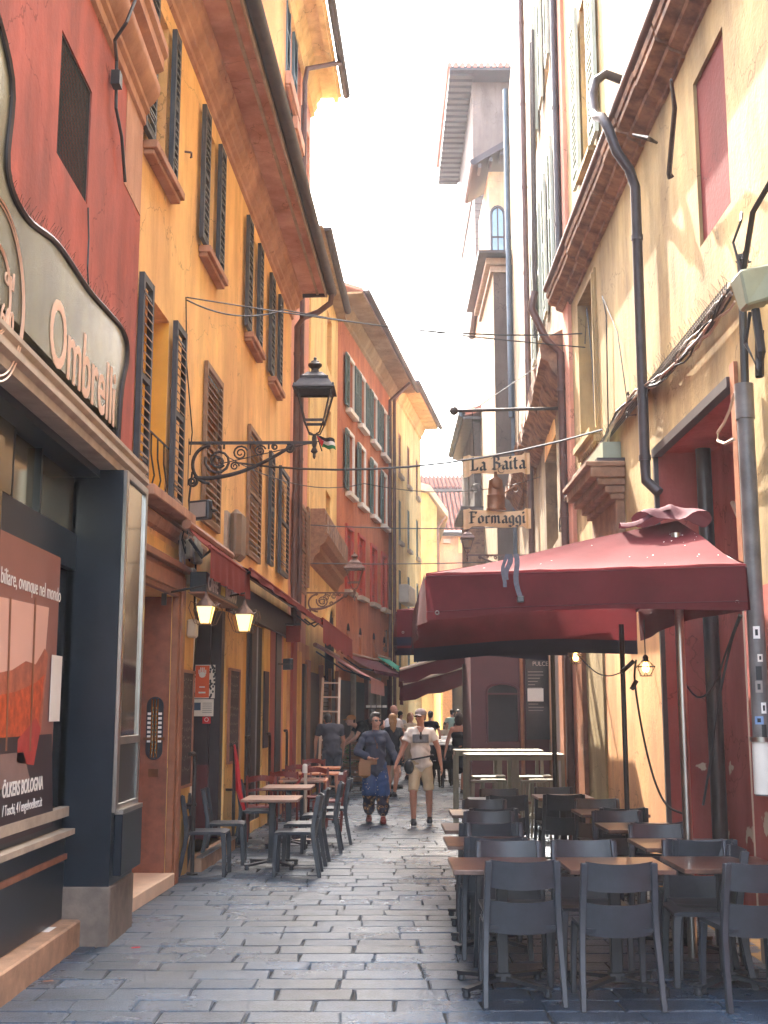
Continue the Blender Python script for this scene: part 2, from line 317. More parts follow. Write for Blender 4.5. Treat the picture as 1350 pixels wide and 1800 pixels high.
# ---------------------------------------------------------------- lettering
def text_mesh(txt, size, depth=.004, bold=0., align='LEFT', sx=1.):
    cu = bpy.data.curves.new('t', 'FONT'); cu.body = txt; cu.size = size; cu.extrude = depth; cu.offset = bold; cu.align_x = align; cu.resolution_u = 4
    o = bpy.data.objects.new('t', cu); COL.objects.link(o)
    dg = bpy.context.evaluated_depsgraph_get(); me = bpy.data.meshes.new_from_object(o.evaluated_get(dg))
    bpy.data.objects.remove(o); bpy.data.curves.remove(cu)
    if sx != 1:
        for v in me.vertices: v.co.x *= sx
    return me
def place_text(txt, size, O, U, V, m, parent, name='lettering', depth=.003, bold=0., sx=1., align='LEFT'):
    """O origin, U reading direction, V up"""
    me = text_mesh(txt, size, depth, bold, align, sx); U = Vector(U).normalized(); V = Vector(V).normalized(); N = U.cross(V); O = Vector(O)
    for v in me.vertices: v.co = O+U*v.co.x+V*v.co.y+N*v.co.z
    me.materials.clear(); me.materials.append(m); me.name = name
    return inst(me, name, parent)
# ================================================================ GROUND
g = MB(); g.box(-60, 60, -8, 260, -.4, -.06); g.build('ground', M['joint'], kind='structure')
paving = MB().box(-2.7, 3.6, 1.5, 62, -.2, -.022).build('street_paving', M['joint'], kind='structure', label='mortar bed of the stone paved lane', category='') if 0 else None
paving = MB().box(-2.75, 4.6, 1.5, 70, -.2, -.013).build('street_paving', M['joint'], kind='structure')
def stone_shape(rr, w=.47, d=.27, tall=.09):
    """one worn granite sett: rounded rim, slightly domed and uneven top; returns verts, faces about its centre"""
    nx, ny = 4, 3; jx = [rr.uniform(-.009, .009) for _ in range(4)]; jy = [rr.uniform(-.007, .007) for _ in range(4)]
    def pt(u, v, ins, z):
        cx = (jx[0]*(1-u)*(1-v)+jx[1]*u*(1-v)+jx[2]*u*v+jx[3]*(1-u)*v); cy = (jy[0]*(1-u)*(1-v)+jy[1]*u*(1-v)+jy[2]*u*v+jy[3]*(1-u)*v)
        return ((u-.5)*(w-2*ins)+cx, (v-.5)*(d-2*ins)+cy, z)
    vs = []; fs = []
    rim = [(i/nx, 0) for i in range(nx)]+[(1, j/ny) for j in range(ny)]+[((nx-i)/nx, 1) for i in range(nx)]+[(0, (ny-j)/ny) for j in range(ny)]
    for ins, z in ((.001, -tall), (.001, -.012), (.011, -.001)):
        for u, v in rim: vs.append(pt(u, v, ins+(rr.uniform(-.003, .004) if z > -.05 else 0), z+(rr.uniform(-.0012, .0012) if z > -.01 else 0)))
    n = len(rim)
    for k in range(2):
        for i in range(n): fs.append((k*n+i, k*n+(i+1) % n, (k+1)*n+(i+1) % n, (k+1)*n+i))
    c0 = len(vs); vs.append(pt(.5, .5, .016, .0025))
    top = [2*n+i for i in range(n)]
    for i in range(n): fs.append((top[i], top[(i+1) % n], c0))
    return vs, fs
rr = random.Random(3); shapes = [stone_shape(rr) for _ in range(14)]
smesh = []
for vs, fs in shapes:
    mb = MB(); mb.add(vs, fs); smesh.append(mb.mesh('paving_stone', M['paver'], smooth=30))
far = MB(); near = 0; y = 1.6; row = 0; far_random = random.Random(11)
while y < 60:
    d = rr.uniform(.255, .30); xl = -2.2-rr.uniform(0, .45); xr = 2.75+max(0, (y-16)*.055)
    if y > 30: xl += (y-30)*.1; xr += 1.2
    if y > 40: xl += (y-40)*.1; xr += 1
    x = xl
    while x < xr:
        wd = rr.uniform(.36, .60); 
        if near < 300 and y > 6.3:
            k = rr.randrange(14); o = inst(smesh[k], 'paving_stone', paving, (x+wd/2, y+d/2+rr.uniform(-.006, .006), rr.uniform(-.004, .003)), (rr.uniform(-.008, .008), rr.uniform(-.006, .006), rr.uniform(-.012, .012)+(PI if rr.random() < .5 else 0)), ((wd-.004)/.47, (d-.005)/.27, 1)); near += 1
        else:
            vs, fs = shapes[rr.randrange(14)]; z = rr.uniform(-.006, .004); ax = rr.uniform(-.01, .01)
            far.add([(x+wd/2+v[0]*(wd-.004)/.47, y+d/2+v[1]*(d-.005)/.27, v[2]+z+ax*v[1]) for v in vs], fs)
        x += wd
    y += d; row += 1
far.build('distant_paving_stones', M['paver'], paving, smooth=30, kind='stuff')
# ================================================================ FACADES
def facade(W, S0, S1, Z0, Z1, ops=(), n=0, back=-5, name='wall', mats=None, parent=None, roof=True):
    """wall with real openings: ops = (Sa, Sb, za, zb, depth[, reveal material index])"""
    mb = MB(W.P); ys = sorted({S0, S1, *[o[0] for o in ops], *[o[1] for o in ops]}); zs = sorted({Z0, Z1, *[o[2] for o in ops], *[o[3] for o in ops]})
    ys = [v for v in ys if S0 <= v <= S1]; zs = [v for v in zs if Z0 <= v <= Z1]
    for a, b in zip(ys, ys[1:]):
        for c, d in zip(zs, zs[1:]):
            if any(o[0] <= a+1e-6 and b <= o[1]+1e-6 and o[2] <= c+1e-6 and d <= o[3]+1e-6 for o in ops): continue
            mb.add([(a, n, c), (b, n, c), (b, n, d), (a, n, d)], [(0, 1, 2, 3)])
    for o in ops:
        a, b, c, d, dp = o[:5]; m = n-dp
        mb.add([(a, n, c), (b, n, c), (b, n, d), (a, n, d), (a, m, c), (b, m, c), (b, m, d), (a, m, d)], [(0, 1, 5, 4), (1, 2, 6, 5), (2, 3, 7, 6), (3, 0, 4, 7)])
        mb.mi = o[5] if len(o) > 5 else 0
        mb.add([(a, m, c), (b, m, c), (b, m, d), (a, m, d)], [(0, 1, 2, 3)]); mb.mi = 0
    mb.add([(S0, n, Z0), (S0, back, Z0), (S0, back, Z1), (S0, n, Z1)], [(0, 1, 2, 3)])
    mb.add([(S1, n, Z0), (S1, back, Z0), (S1, back, Z1), (S1, n, Z1)], [(0, 1, 2, 3)])
    mb.add([(S0, back, Z0), (S1, back, Z0), (S1, back, Z1), (S0, back, Z1)], [(0, 1, 2, 3)])
    if roof: mb.add([(S0, n, Z1), (S1, n, Z1), (S1, back, Z1), (S0, back, Z1)], [(0, 1, 2, 3)])
    return mb.build(name, mats, parent, recalc=False) if 0 else _nb(mb, name, mats, parent)
def _nb(mb, name, mats, parent):
    me = mb.mesh(name, mats, recalc=False); return inst(me, name, parent)
def molding(W, S0, S1, prof, mats, parent, name='molding', smooth=False):
    mb = MB(W.P); n = len(prof)
    vs = [(S0, p[0], p[1]) for p in prof]+[(S1, p[0], p[1]) for p in prof]
    mb.add(vs, [tuple(range(n)), tuple(range(2*n-1, n-1, -1))]+[(i, (i+1) % n, n+(i+1) % n, n+i) for i in range(n)])
    return mb.build(name, mats, parent, smooth=smooth)
def wbox(W, a, b, n0, n1, z0, z1, mat_, parent, name, bevel=0, **kw):
    return MB(W.P).box(a, b, n0, n1, z0, z1).build(name, mat_, parent, bevel=bevel, **kw)
SLAT = {}
def shutter(W, a, b, z0, z1, n0, bldg, mframe, mslat=None, th=.05, pitch=.085, slats=True, edge=None, name='shutter'):
    """louvred leaf lying against the wall: frame plus separate tilted slats (sub-parts)"""
    mslat = mslat or mframe; fr = MB(W.P); w_ = .055; zm = (z0+z1)/2
    fr.box(a, a+w_, n0, n0+th, z0, z1); fr.box(b-w_, b, n0, n0+th, z0, z1)
    for zz in (z0, z1-.07): fr.box(a+w_, b-w_, n0+.002, n0+th-.002, zz, zz+.07)
    fr.box(a+w_, b-w_, n0+.004, n0+th-.004, zm-.03, zm+.03)
    if not slats: fr.box(a+w_, b-w_, n0+.004, n0+.012, z0+.07, z1-.07)
    f = fr.build(name, [mframe], bldg)
    pts = []; z = z0+.1
    while z < z1-.1:
        if abs(z-zm) > .06: pts.append(z)
        z += pitch
    key = (W.x0, W.k, round(b-a, 3), mslat.name, th)
    A = W.P(0, 0, 0); Bv = Vector(W.P(1, 0, 0))-Vector(A); Nv = (Vector(W.P(0, 1, 0))-Vector(A))
    if slats:
        if key not in SLAT:
            L = b-a-2*w_; mb = MB(lambda s, n, z: tuple(Bv*s+Nv*n+Vector((0, 0, z))))
            t = .007; mb.add([(0, .002, .03), (L, .002, .03), (L, th+.006, -.03), (0, th+.006, -.03), (0, .002, .03-2*t), (L, .002, .03-2*t), (L, th+.006, -.03-2*t), (0, th+.006, -.03-2*t)],
                  [(0, 3, 2, 1), (4, 5, 6, 7), (0, 1, 5, 4), (1, 2, 6, 5), (2, 3, 7, 6), (3, 0, 4, 7)])
            SLAT[key] = mb.mesh('slat', mslat)
        for z in pts: inst(SLAT[key], 'slat', f, tuple(Vector(W.P(a+w_, n0, z))+Vector((0, 0, random.uniform(-.006, .006)))))
    else:
        mb = MB(W.P)
        for z in pts: mb.add([(a+w_, n0+.012, z+.03), (b-w_, n0+.012, z+.03), (b-w_, n0+th, z-.03), (a+w_, n0+th, z-.03)], [(0, 1, 2, 3)])
        mb.build('louvre', mslat, f)
    # hinges
    hb = MB(W.P)
    for zz in (z0+.18, z1-.2): hb.box(a+.01, b-.3*(b-a), n0+th, n0+th+.006, zz, zz+.025)
    hb.build('hinge', M['iron'], f, kind='stuff')
    return f
def sill(W, a, b, z, bldg, m, p=.14, h=.08):
    mb = MB(W.P); mb.box(a, b, 0, p, z-h, z); mb.box(a+.03, b-.03, 0, p-.04, z-h-.05, z-h-.001); return mb.build('window_sill', m, bldg, bevel=.006)
def pane_window(W, a, b, z0, z1, n, bldg, mf, glass=None, bars=1):
    """sash in the bottom of an opening: frame with pane(s)"""
    mb = MB(W.P); t = .06
    mb.box(a, a+t, n, n+.05, z0, z1); mb.box(b-t, b, n, n+.05, z0, z1); mb.box(a+t, b-t, n, n+.05, z0, z0+t); mb.box(a+t, b-t, n, n+.05, z1-t, z1)
    mb.box((a+b)/2-.03, (a+b)/2+.03, n+.002, n+.06, z0+t, z1-t)
    for i in range(bars): zz = z0+(z1-z0)*(i+1)/(bars+1); mb.box(a+t, b-t, n+.004, n+.045, zz-.02, zz+.02)
    f = mb.build('window', mf, bldg)
    MB(W.P).box(a+t, b-t, n+.012, n+.02, z0+t, z1-t).build('pane', glass or M['glass'], f); return f
def gutter(W, S0, S1, n, z, r, m, bldg, name='gutter', brackets=.9):
    mb = MB(W.P); N = 8; pr = [(n+r*math.cos(PI+PI*i/N), z+r*math.sin(PI+PI*i/N)) for i in range(N+1)]; pi = [(n+(r-.008)*math.cos(PI+PI*i/N), z+(r-.008)*math.sin(PI+PI*i/N)) for i in range(N+1)][::-1]
    P = pr+pi; k = len(P); vs = [(S0, *p) for p in P]+[(S1, *p) for p in P]
    mb.add(vs, [(i, (i+1) % k, k+(i+1) % k, k+i) for i in range(k)]+[tuple(range(N+1))])
    mb.add([(S0, *p) for p in pr], [tuple(range(N+1))]); mb.add([(S1, *p) for p in pr], [tuple(range(N+1))])
    s = S0+.3
    while s < S1:
        for i in range(N): a, b = pr[i], pr[i+1]; mb.add([(s, a[0], a[1]-.006), (s+.03, a[0], a[1]-.006), (s+.03, b[0], b[1]-.006), (s, b[0], b[1]-.006)], [(0, 1, 2, 3)])
        s += brackets
    return mb.build(name, m, bldg, smooth=35)
def pipe(pts, r, m, parent, name='downpipe', rings=1.8, n=10):
    mb = MB(); mb.tube(pts, r, n); 
    for a, b in zip(pts, pts[1:]):
        a = Vector(a); b = Vector(b); L = (b-a).length; d = (b-a).normalized()
        if L > 1.2 and rings:
            t = .5
            while t < L: mb.tube([a+d*t, a+d*(t+.05)], r+.008, n); t += rings
    return mb.build(name, m, parent, smooth=45)

# ---------------------------------------------------------------- L1: red shop building, near left
shop = bld('shop_building', 'red plastered building with a navy shopfront and grilled window, nearest on the left', 'building', (-2.2, 6, 0))
shop_T = Matrix.Translation((-2.2, 6, 0))
def P0(o):                                              # keep world coordinates under an Empty that is not at the origin
    o.matrix_parent_inverse = o.parent.matrix_world.inverted(); return o
ROOTS = [shop]
W = WL1; wy = W.Y
aw, bw = 7.52, 8.36
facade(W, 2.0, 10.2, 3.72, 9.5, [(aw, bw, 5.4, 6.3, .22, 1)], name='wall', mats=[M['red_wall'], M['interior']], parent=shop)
gr = MB(W.P)                                              # square mesh grille over the blind window
for i in range(1, 22): s = aw+(bw-aw)*i/22; gr.tube([(s, -.02, 5.4), (s, -.02, 6.3)], .004, 4, False)
for i in range(1, 24): z = 5.4+.9*i/24; gr.tube([(aw, -.026, z), (bw, -.026, z)], .004, 4, False)
gr.box(aw, bw, -.035, -.012, 5.4, 5.415); gr.box(aw, bw, -.035, -.012, 6.285, 6.3); gr.box(aw, aw+.015, -.035, -.012, 5.415, 6.285); gr.box(bw-.015, bw, -.035, -.012, 5.415, 6.285)
gr.build('grille', M['iron'], shop)
# stepped stone cornice with a fat roll
wbox(W, 9.5, 10.17, 0, .006, 6.1, 6.95, M['cornice'], shop, 'render_patch')
molding(W, 2.0, 10.16, [(0, 6.95), (.03, 6.97), (.03, 7.06), (.06, 7.09), (.06, 7.14), (.10, 7.18), (.145, 7.25), (.155, 7.33), (.13, 7.40), (.10, 7.43), (.10, 7.46), (.18, 7.5), (.18, 7.6), (.215, 7.64), (.215, 7.72), (0, 7.82)], M['cornice'], shop, 'cornice', smooth=30)
# gilded curved sign panel with rim, standing 12 cm proud
SN = .13
prof = [(0, 235), (12, 300), (45, 385), (100, 432), (155, 512), (190, 552), (212, 578), (222, 605), (222, 640), (213, 690), (207, 775)]
top = [(2.4, 5.6), (4.6, 5.62), (5.6, 5.45), (6.15, 5.15)]+[W.on(*p, SN) for p in prof[1:]]
def smooth_poly(P, k=5):
    out = []
    for i in range(len(P)-1):
        p0 = P[max(i-1, 0)]; p1 = P[i]; p2 = P[i+1]; p3 = P[min(i+2, len(P)-1)]
        for j in range(k):
            t = j/k; out.append(tuple(.5*((2*p1[c])+(-p0[c]+p2[c])*t+(2*p0[c]-5*p1[c]+4*p2[c]-p3[c])*t*t+(-p0[c]+3*p1[c]-3*p2[c]+p3[c])*t**3) for c in range(len(p1))))
    return out+[tuple(P[-1])]
top = smooth_poly(top); zb = 3.86
sign = bld('shop_sign', 'gilded metal fascia sign with curved top reading Ombrelli in pink letters, on the red building', 'sign', (-2.1, 8, zb))
sign_w = sign
bot = [(top[-1][0], zb), (2.4, zb)]
mb = MB(W.P); P = top+bot; n_ = len(P)
mb.add([(p[0], .02, p[1]) for p in P]+[(p[0], SN, p[1]) for p in P], [tuple(range(n_)), tuple(range(2*n_-1, n_-1, -1))]+[(i, (i+1) % n_, n_+(i+1) % n_, n_+i) for i in range(n_)])
mb.build('panel', M['gold'], sign)
rim = MB(W.P); rim.tube([(p[0], SN, p[1]+.012) for p in top], .022, 6); rim.tube([(p[0], SN-.05, p[1]+.03) for p in top], .028, 6)
rim.build('rim', M['gutter'], sign, smooth=True)
e0 = W.P(*((lambda q: (q[0], SN+.004, q[1]))(W.on(84, 645, SN)))); e1 = W.P(*((lambda q: (q[0], SN+.004, q[1]))(W.on(205, 742, SN))))
dY = Vector((0, 1, 0))
q0 = W.on(84, 622, SN); q1 = W.on(207, 722, SN)
me_ = place_text('Ombrelli', .62, W.P(q0[0], SN+.001, q0[1]-.02), dY, (0, 0, 1), M['pinkletter'], sign, 'letters', .003, .006, sx=(q1[0]-q0[0])/2.36)
ring = MB(W.P); rc = W.on(-8, 505, SN)
for R_ in (.50, .47, .25, .235): ring.tube([(rc[0]+R_*math.cos(2*PI*i/48), SN+.003, rc[1]+R_*math.sin(2*PI*i/48)) for i in range(49)], .006, 4, False)
ring.build('ring_emblem', M['pinkletter'], sign)
place_text('dal', .15, W.P(rc[0]+.13, SN+.003, rc[1]+.08), dY, (0, 0, 1), M['pinkletter'], sign, 'letters', .003)
place_text('1660', .19, W.P(rc[0]+.02, SN+.003, rc[1]-.17), dY, (0, 0, 1), M['pinkletter'], sign, 'letters', .003, sx=.8)
sp = MB(W.P)                                              # bird spikes along the rim
rs = random.Random(5); s = 0
for p, q in zip(top, top[1:]):
    k = max(1, int(Vector((q[0]-p[0], q[1]-p[1])).length/.035))
    for i in range(k):
        t = (i+rs.random())/k; a = (p[0]+(q[0]-p[0])*t, p[1]+(q[1]-p[1])*t+.03); ln = rs.uniform(.06, .11)
        for dn in (-1, 1): sp.tube([(a[0], SN-.05, a[1]), (a[0]+rs.uniform(-.03, .03)-.02, SN-.05+dn*rs.uniform(.02, .07), a[1]+ln)], .0014, 3, False)
sp.build('bird_spikes', M['ironlight'], sign, kind='stuff')
# ledge and lintel under the sign
molding(W, 2.0, 10.2, [(-.08, 3.56), (.12, 3.56), (.12, 3.62), (.16, 3.64), (.16, 3.68), (.12, 3.70), (.12, 3.73), (.15, 3.75), (.15, 3.78), (.05, 3.82), (-.3, 3.82)], M['stone'], shop, 'lintel_ledge')
# column with steel-framed mirror glass, navy return, stone foot
cn, cy0, cy1 = .17, 9.16, 9.98
wbox(W, cy0, cy1, -.55, cn-.004, .42, 3.56, M['navy'], shop, 'pilaster')
wbox(W, cy0-.01, cy1+.01, -.55, cn+.01, -.02, .42, mat('grey_foot_stone', srgb(118, 104, 92), .7, vary=.4, scale=6, bump=.2), shop, 'pilaster_foot', bevel=.01)
mb = MB(W.P)
for a, b in ((cy0, cy0+.07), (cy1-.06, cy1)): mb.box(a, b, cn-.004, cn+.03, .95, 3.56)
for z in (.95, 3.5, 1.45): mb.box(cy0+.07, cy1-.06, cn-.004, cn+.03, z, z+.06)
mb.build('steel_frame', M['steel'], shop, bevel=.004)
wbox(W, cy0+.07, cy1-.06, cn-.003, cn+.008, 1.5, 3.5, mat('mirror_glass', srgb(150, 140, 128), .07, metal=.9, vary=.2, scale=1.5), shop, 'glass_panel')
wbox(W, cy0+.07, cy1-.06, cn-.003, cn+.010, 1.01, 1.45, M['navy'], shop, 'lower_panel')
wbox(W, cy0+.10, cy1+.02, cn-.003, cn+.06, .48, .93, M['navy'], shop, 'side_box', bevel=.006)
wbox(W, cy0+.10, cy1+.02, cn-.003, cn+.063, .932, .965, M['steel'], shop, 'side_box_cap')
wbox(W, cy1+.002, 10.2, -.3, 0, -.02, 3.56, M['stepstone'], shop, 'corner_strip')
# navy fascia (soffit box), recess ceiling, window plane at n=-.42
wbox(W, 2.0, cy0, -.3, -.02, 3.5, 3.559, M['navy'], shop, 'fascia')
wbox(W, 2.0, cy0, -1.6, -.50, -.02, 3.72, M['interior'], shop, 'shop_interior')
wn = -.22
mb = MB(W.P); zt0, zt1 = 2.62, 3.3
zt1 = W.z(65, 790, wn); zt0 = W.z(65, 905, wn)
y1_ = wy(143, 900, wn)
mb.box(2.0, cy0, wn-.06, wn+.04, zt0-.28, zt0); mb.box(2.0, cy0, wn-.06, wn+.04, zt1, 3.5)
ymid = wy(60, 850, wn)
for a in (ymid, y1_, wy(8, 850, wn)): mb.box(a-.02, a+.02, wn-.05, wn+.05, zt0, zt1)
mb.box(y1_+.02, cy0, wn-.06, wn+.03, .19, zt1)
mb.build('window_frame', M['navy'], shop)
for a, b in ((ymid+.02, y1_-.02), (wy(8, 850, wn)+.02, ymid-.02)):
    wbox(W, a, b, wn-.01, wn, zt0, zt1, mat('brass_mirror_glass', srgb(200, 185, 140), .12, metal=.9, vary=.3, scale=1.2), shop, 'transom_pane')
wbox(W, 2.0, wy(8, 850, wn), wn-.01, wn+.05, zt0, zt1, M['steelb'], shop, 'transom_panel')
wbox(W, 2.0, wy(8, 850, wn+.1), wn+.051, wn+.09, 1.9, 3.36, M['steelb'], shop, 'near_panel')
# round sticker on the transom
q = W.on(137, 912, wn); mb = MB(W.P); mb.prism([(q[0]+.07*math.cos(2*PI*i/20), q[1]+.07*math.sin(2*PI*i/20)) for i in range(20)], 'y', wn+.051, wn+.054); mb.build('round_sticker', M['whitepaint'], shop)
# lower window: dark glass, rails, sill shelf, navy apron
wbox(W, 2.0, y1_+.02, wn-.03, wn-.02, .95, zt0-.28, M['glass'], shop, 'window_glass')
mb = MB(W.P); mb.box(2.0, y1_, wn, wn+.07, .93, 1.0); mb.box(2.0, y1_, wn, wn+.12, .80, .84); mb.build('window_sill', M['stone'], shop)
wbox(W, 2.0, y1_+.02, wn-.05, wn+.02, .84, .93, M['navy'], shop, 'sill_panel')
wbox(W, 2.0, y1_+.02, wn-.05, wn+.05, .19, .80, M['navy'], shop, 'apron_panel', bevel=.01)
wbox(W, 2.0, y1_-.05, wn+.051, wn+.07, .62, .66, M['frame_wood'], shop, 'apron_rail')
wbox(W, 2.0, cy0, wn-.08, -.03, -.02, .19, M['stepstone'], shop, 'doorstep', bevel=.012)
mb = MB(W.P)
for i in range(9): s = 6.2+i*.3; mb.tube([(s, wn-.01, zt0-.28), (s, wn-.01, zt0-.55)], .008, 5)
mb.build('security_bar', M['steel'], shop)
tp = MB(W.P); q = W.on(72, 1655, -.2); tp.add([(q[0]-.1, -.22, .1905), (q[0]+.1, -.22, .1905), (q[0]+.1, -.12, .1905), (q[0]-.1, -.12, .1905)], [(0, 1, 2, 3)]); tp.build('paper_note', M['whitepaint'], shop)
# hanging poster
pn = wn+.06; ya = 5.2; yb = wy(106, 1000, pn); z1 = W.z(106, 985, pn)+.02; z0 = W.z(90, 1452, pn)
poster = bld('poster', 'pinkish estate agent poster with an autumn hillside window view, hung behind the navy shopfront frame', 'poster', (-2.5, 7.4, 1))
wbox(W, ya, yb, pn-.004, pn, z0, z1, mat('poster_base', srgb(150, 100, 88), .45, vary=.15, scale=1.1), poster, 'sheet')
def ppoly(pts, m, name, d): 
    mb = MB(W.P); P = [W.on(px, py, pn) for px, py in pts]; mb.prism(P, 'y', pn+.0005*d, pn+.0005*d+.0006); return mb.build(name, m, poster)
ppoly([(-40, 1040), (86, 1068), (66, 1310), (-40, 1300)], mat('poster_sky', srgb(226, 178, 158), .45, vary=.1, scale=.8), 'printed_sky', 2)
ppoly([(-40, 1190), (20, 1178), (45, 1162), (62, 1168), (78, 1140), (84, 1150), (70, 1300), (-40, 1340)], mat('poster_hill', srgb(186, 104, 76), .45, vary=.4, scale=9), 'printed_hill', 4)
ppoly([(-40, 1230), (30, 1215), (62, 1200), (78, 1185), (64, 1300), (-40, 1330)], mat('poster_autumn', srgb(206, 88, 40), .45, vary=.5, scale=12), 'printed_trees', 6)
ppoly([(-40, 1300), (90, 1290), (92, 1452), (-40, 1500)], mat('poster_dark', srgb(58, 42, 44), .45, vary=.2, scale=2), 'printed_floor', 7)
ppoly([(30, 1300), (62, 1262), (70, 1280), (58, 1345), (28, 1340)], mat('poster_chair', srgb(184, 60, 52), .45, vary=.3, scale=9), 'printed_chair', 9)
ppoly([(-40, 1330), (40, 1322), (52, 1372), (-40, 1400)], mat('poster_sofa', srgb(140, 112, 104), .45, vary=.2, scale=4), 'printed_sofa', 9)
for a, b in ((16, 8), (60, 50)): ppoly([(a, 1050), (a+3, 1050), (b+3, 1320), (b, 1320)], M['frame_wood'], 'printed_mullion', 10)
q = W.on(12, 1022, pn); place_text('biliare, ovunque nel mondo', .145, W.P(q[0]-.14, pn+.006, q[1]-.02), dY, (0, 0, 1), M['whitepaint'], poster, 'printed_words', .001, sx=.86)
q = W.on(2, 1400, pn); place_text('ÖLKERS BOLOGNA', .125, W.P(q[0], pn+.006, q[1]-.01), dY, (0, 0, 1), M['whitepaint'], poster, 'printed_words', .001, .003, sx=.82)
q = W.on(2, 1436, pn); place_text('/ Toschi, 4 / engelvoelkers.it', .095, W.P(q[0], pn+.006, q[1]), dY, (0, 0, 1), M['whitepaint'], poster, 'printed_words', .001, sx=.8)
ticket = wbox(W, wy(86, 1200, pn), wy(104, 1200, pn), pn+.012, pn+.015, W.z(95, 1268, pn), W.z(95, 1152, pn), M['whitepaint'], None, 'paper_strip')
tag(ticket, 'narrow white paper strip stuck upright at the right edge of the poster', 'paper notice')
# dark cable on the red wall
cb = MB(W.P); P = [(238, 0), (222, 40), (202, 70), (205, 105), (204, 190), (214, 240), (220, 320)]
N_ = [.25, .22, .12, .04, .04, .04, .04]
cb.tube([(W.Y(*p, n), n, W.z(*p, n)) for p, n in zip(P, N_)], .014, 6); q = W.on(204, 140, .05); cb.box(q[0]-.05, q[0]+.05, .02, .09, q[1]-.06, q[1]+.06)
tag(cb.build('wall_cable', M['cable'], smooth=True), 'black cable with a small clamp running down over the stone cornice on the red wall', 'cable')
cb = MB(W.P); P = [(155, 365), (156, 420), (154, 470), (156, 515)]
cb.tube([(*W.on(*p, .02)[:1], .02, W.on(*p, .02)[1]) for p in P], .007, 5)
tag(cb.build('thin_wall_cable', M['cable']), 'thin dark cable hanging from the grilled window down to the gilded sign', 'cable')

# ---------------------------------------------------------------- L2: orange building with the cafe
ob = bld('orange_building', 'long orange plastered building with grey louvred shutters and the cafe at street level', 'building', (-2.27, 11, 0))
W = WL2; Y_ = W.Y; OE = 21.3
# openings
up = [((250, 278), (300, 318)), ((352, 370), (382, 398)), ((431, 445), (452, 464)), ((472, 484), (488, 498))]
UP = []
for i, ((a, b), (c, d)) in enumerate(up):
    py = [160, 330, 500, 590][i]
    L = [Y_(a, py, .04), Y_(b, py, .09), Y_(c, py, .04), Y_(d, py, .09)]; UP.append(L)
ops = [(L[1]+.0, L[2]+.0, 7.02, 8.62, .28) for L in UP]
E_ = [Y_(239, 650, .04), Y_(268, 650, .09), Y_(302, 650, .04), Y_(327, 700, .09)]
ops.append((E_[1], E_[2], 3.78, 5.62, .26, 1))
Hh = [Y_(471, 900, .04), Y_(483, 900, .09), Y_(489, 900, .04), Y_(509, 900, .09)]
ops.append((Hh[1], Hh[2], 3.98, 5.78, .26))
D0, D1 = 10.62, Y_(296, 1300)                 # door of the brown portal
z_d = W.z(270, 1035); C0, C1 = Y_(337, 1250), Y_(395, 1250)
K0, K1 = Y_(425, 1250), Y_(461, 1250)
ops += [(D0, D1, .12, z_d, .5, 2), (C0, C1, .14, 2.95, 1.1, 2), (K0, K1, .14, 2.95, 1.1, 2)]
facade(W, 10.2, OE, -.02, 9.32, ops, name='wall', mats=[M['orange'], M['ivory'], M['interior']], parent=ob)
# paint band of the lower storey is a deeper yellow: thin render coat 6 mm proud between openings
def coat(a, b, z0, z1, m=M['orange_low'], nm='render_coat', p=.006): return wbox(W, a, b, 0, p, z0, z1, m, ob, nm)
ztop = 3.36
coat(10.2, D0-.3, 0, ztop); coat(D1+.25, C0-.02, 0, ztop); coat(C1, K0, 0, ztop); coat(D0-.3, D1+.25, z_d+.28, ztop)
for i, L in enumerate(UP):
    shutter(W, L[0], L[1], 7.0, 8.62, .04, ob, M['shutedge'], M['shutgrey']); shutter(W, L[2], L[3], 7.0, 8.62, .04, ob, M['shutedge'], M['shutgrey'])
    sill(W, L[1]-.15, L[2]+.35, 6.98, ob, M['cornice']); pane_window(W, L[1], L[2], 7.04, 8.6, -.26, ob, M['shutbrown'])
shutter(W, E_[0], E_[1], 3.74, 5.64, .04, ob, M['shutedge'], M['shutbrown']); shutter(W, E_[2], E_[3], 3.74, 5.64, .04, ob, M['shutedge'], M['shutbrown'])
wbox(W, E_[0]+.1, E_[3]+.05, 0, .22, 3.60, 3.70, M['cornice'], ob, 'window_sill', bevel=.01)
wbox(W, E_[2]-.006, E_[2]-.001, -.255, -.002, 3.79, 5.61, M['ivory'], ob, 'reveal_paint')
rl = MB(W.P)                                              # little iron window guard
for i in range(5): s = E_[1]+.06+i*(E_[2]-E_[1]+.05)/4; rl.tube([(s, .02, 3.72), (s+.04, .05, 3.9), (s-.03, .03, 4.1), (s, .02, 4.3)], .009, 5)
for z in (3.74, 4.3): rl.tube([(E_[1], .03, z), (E_[2]+.1, .03, z)], .011, 5)
rl.build('window_guard', M['iron'], ob)
f0, f1 = Y_(360, 790, .04), Y_(389, 790, .04); shutter(W, f0, f1, 3.84, 5.74, .01, ob, M['shutbrown'], th=.045)
g0, g1 = Y_(437, 870, .04), Y_(459, 870, .04); shutter(W, g0, g1, 3.86, 5.74, .01, ob, M['shutbrown'], th=.045)
shutter(W, Hh[0], Hh[1], 3.96, 5.76, .04, ob, M['shutedge'], M['shutbrown'], slats=True); shutter(W, Hh[2], Hh[3], 3.96, 5.76, .04, ob, M['shutedge'], M['shutbrown'])
molding(W, 10.2, f0+.1, [(0, 3.42), (.05, 3.44), (.08, 3.5), (.08, 3.54), (0, 3.56)], M['cornice'], ob, 'string_course')
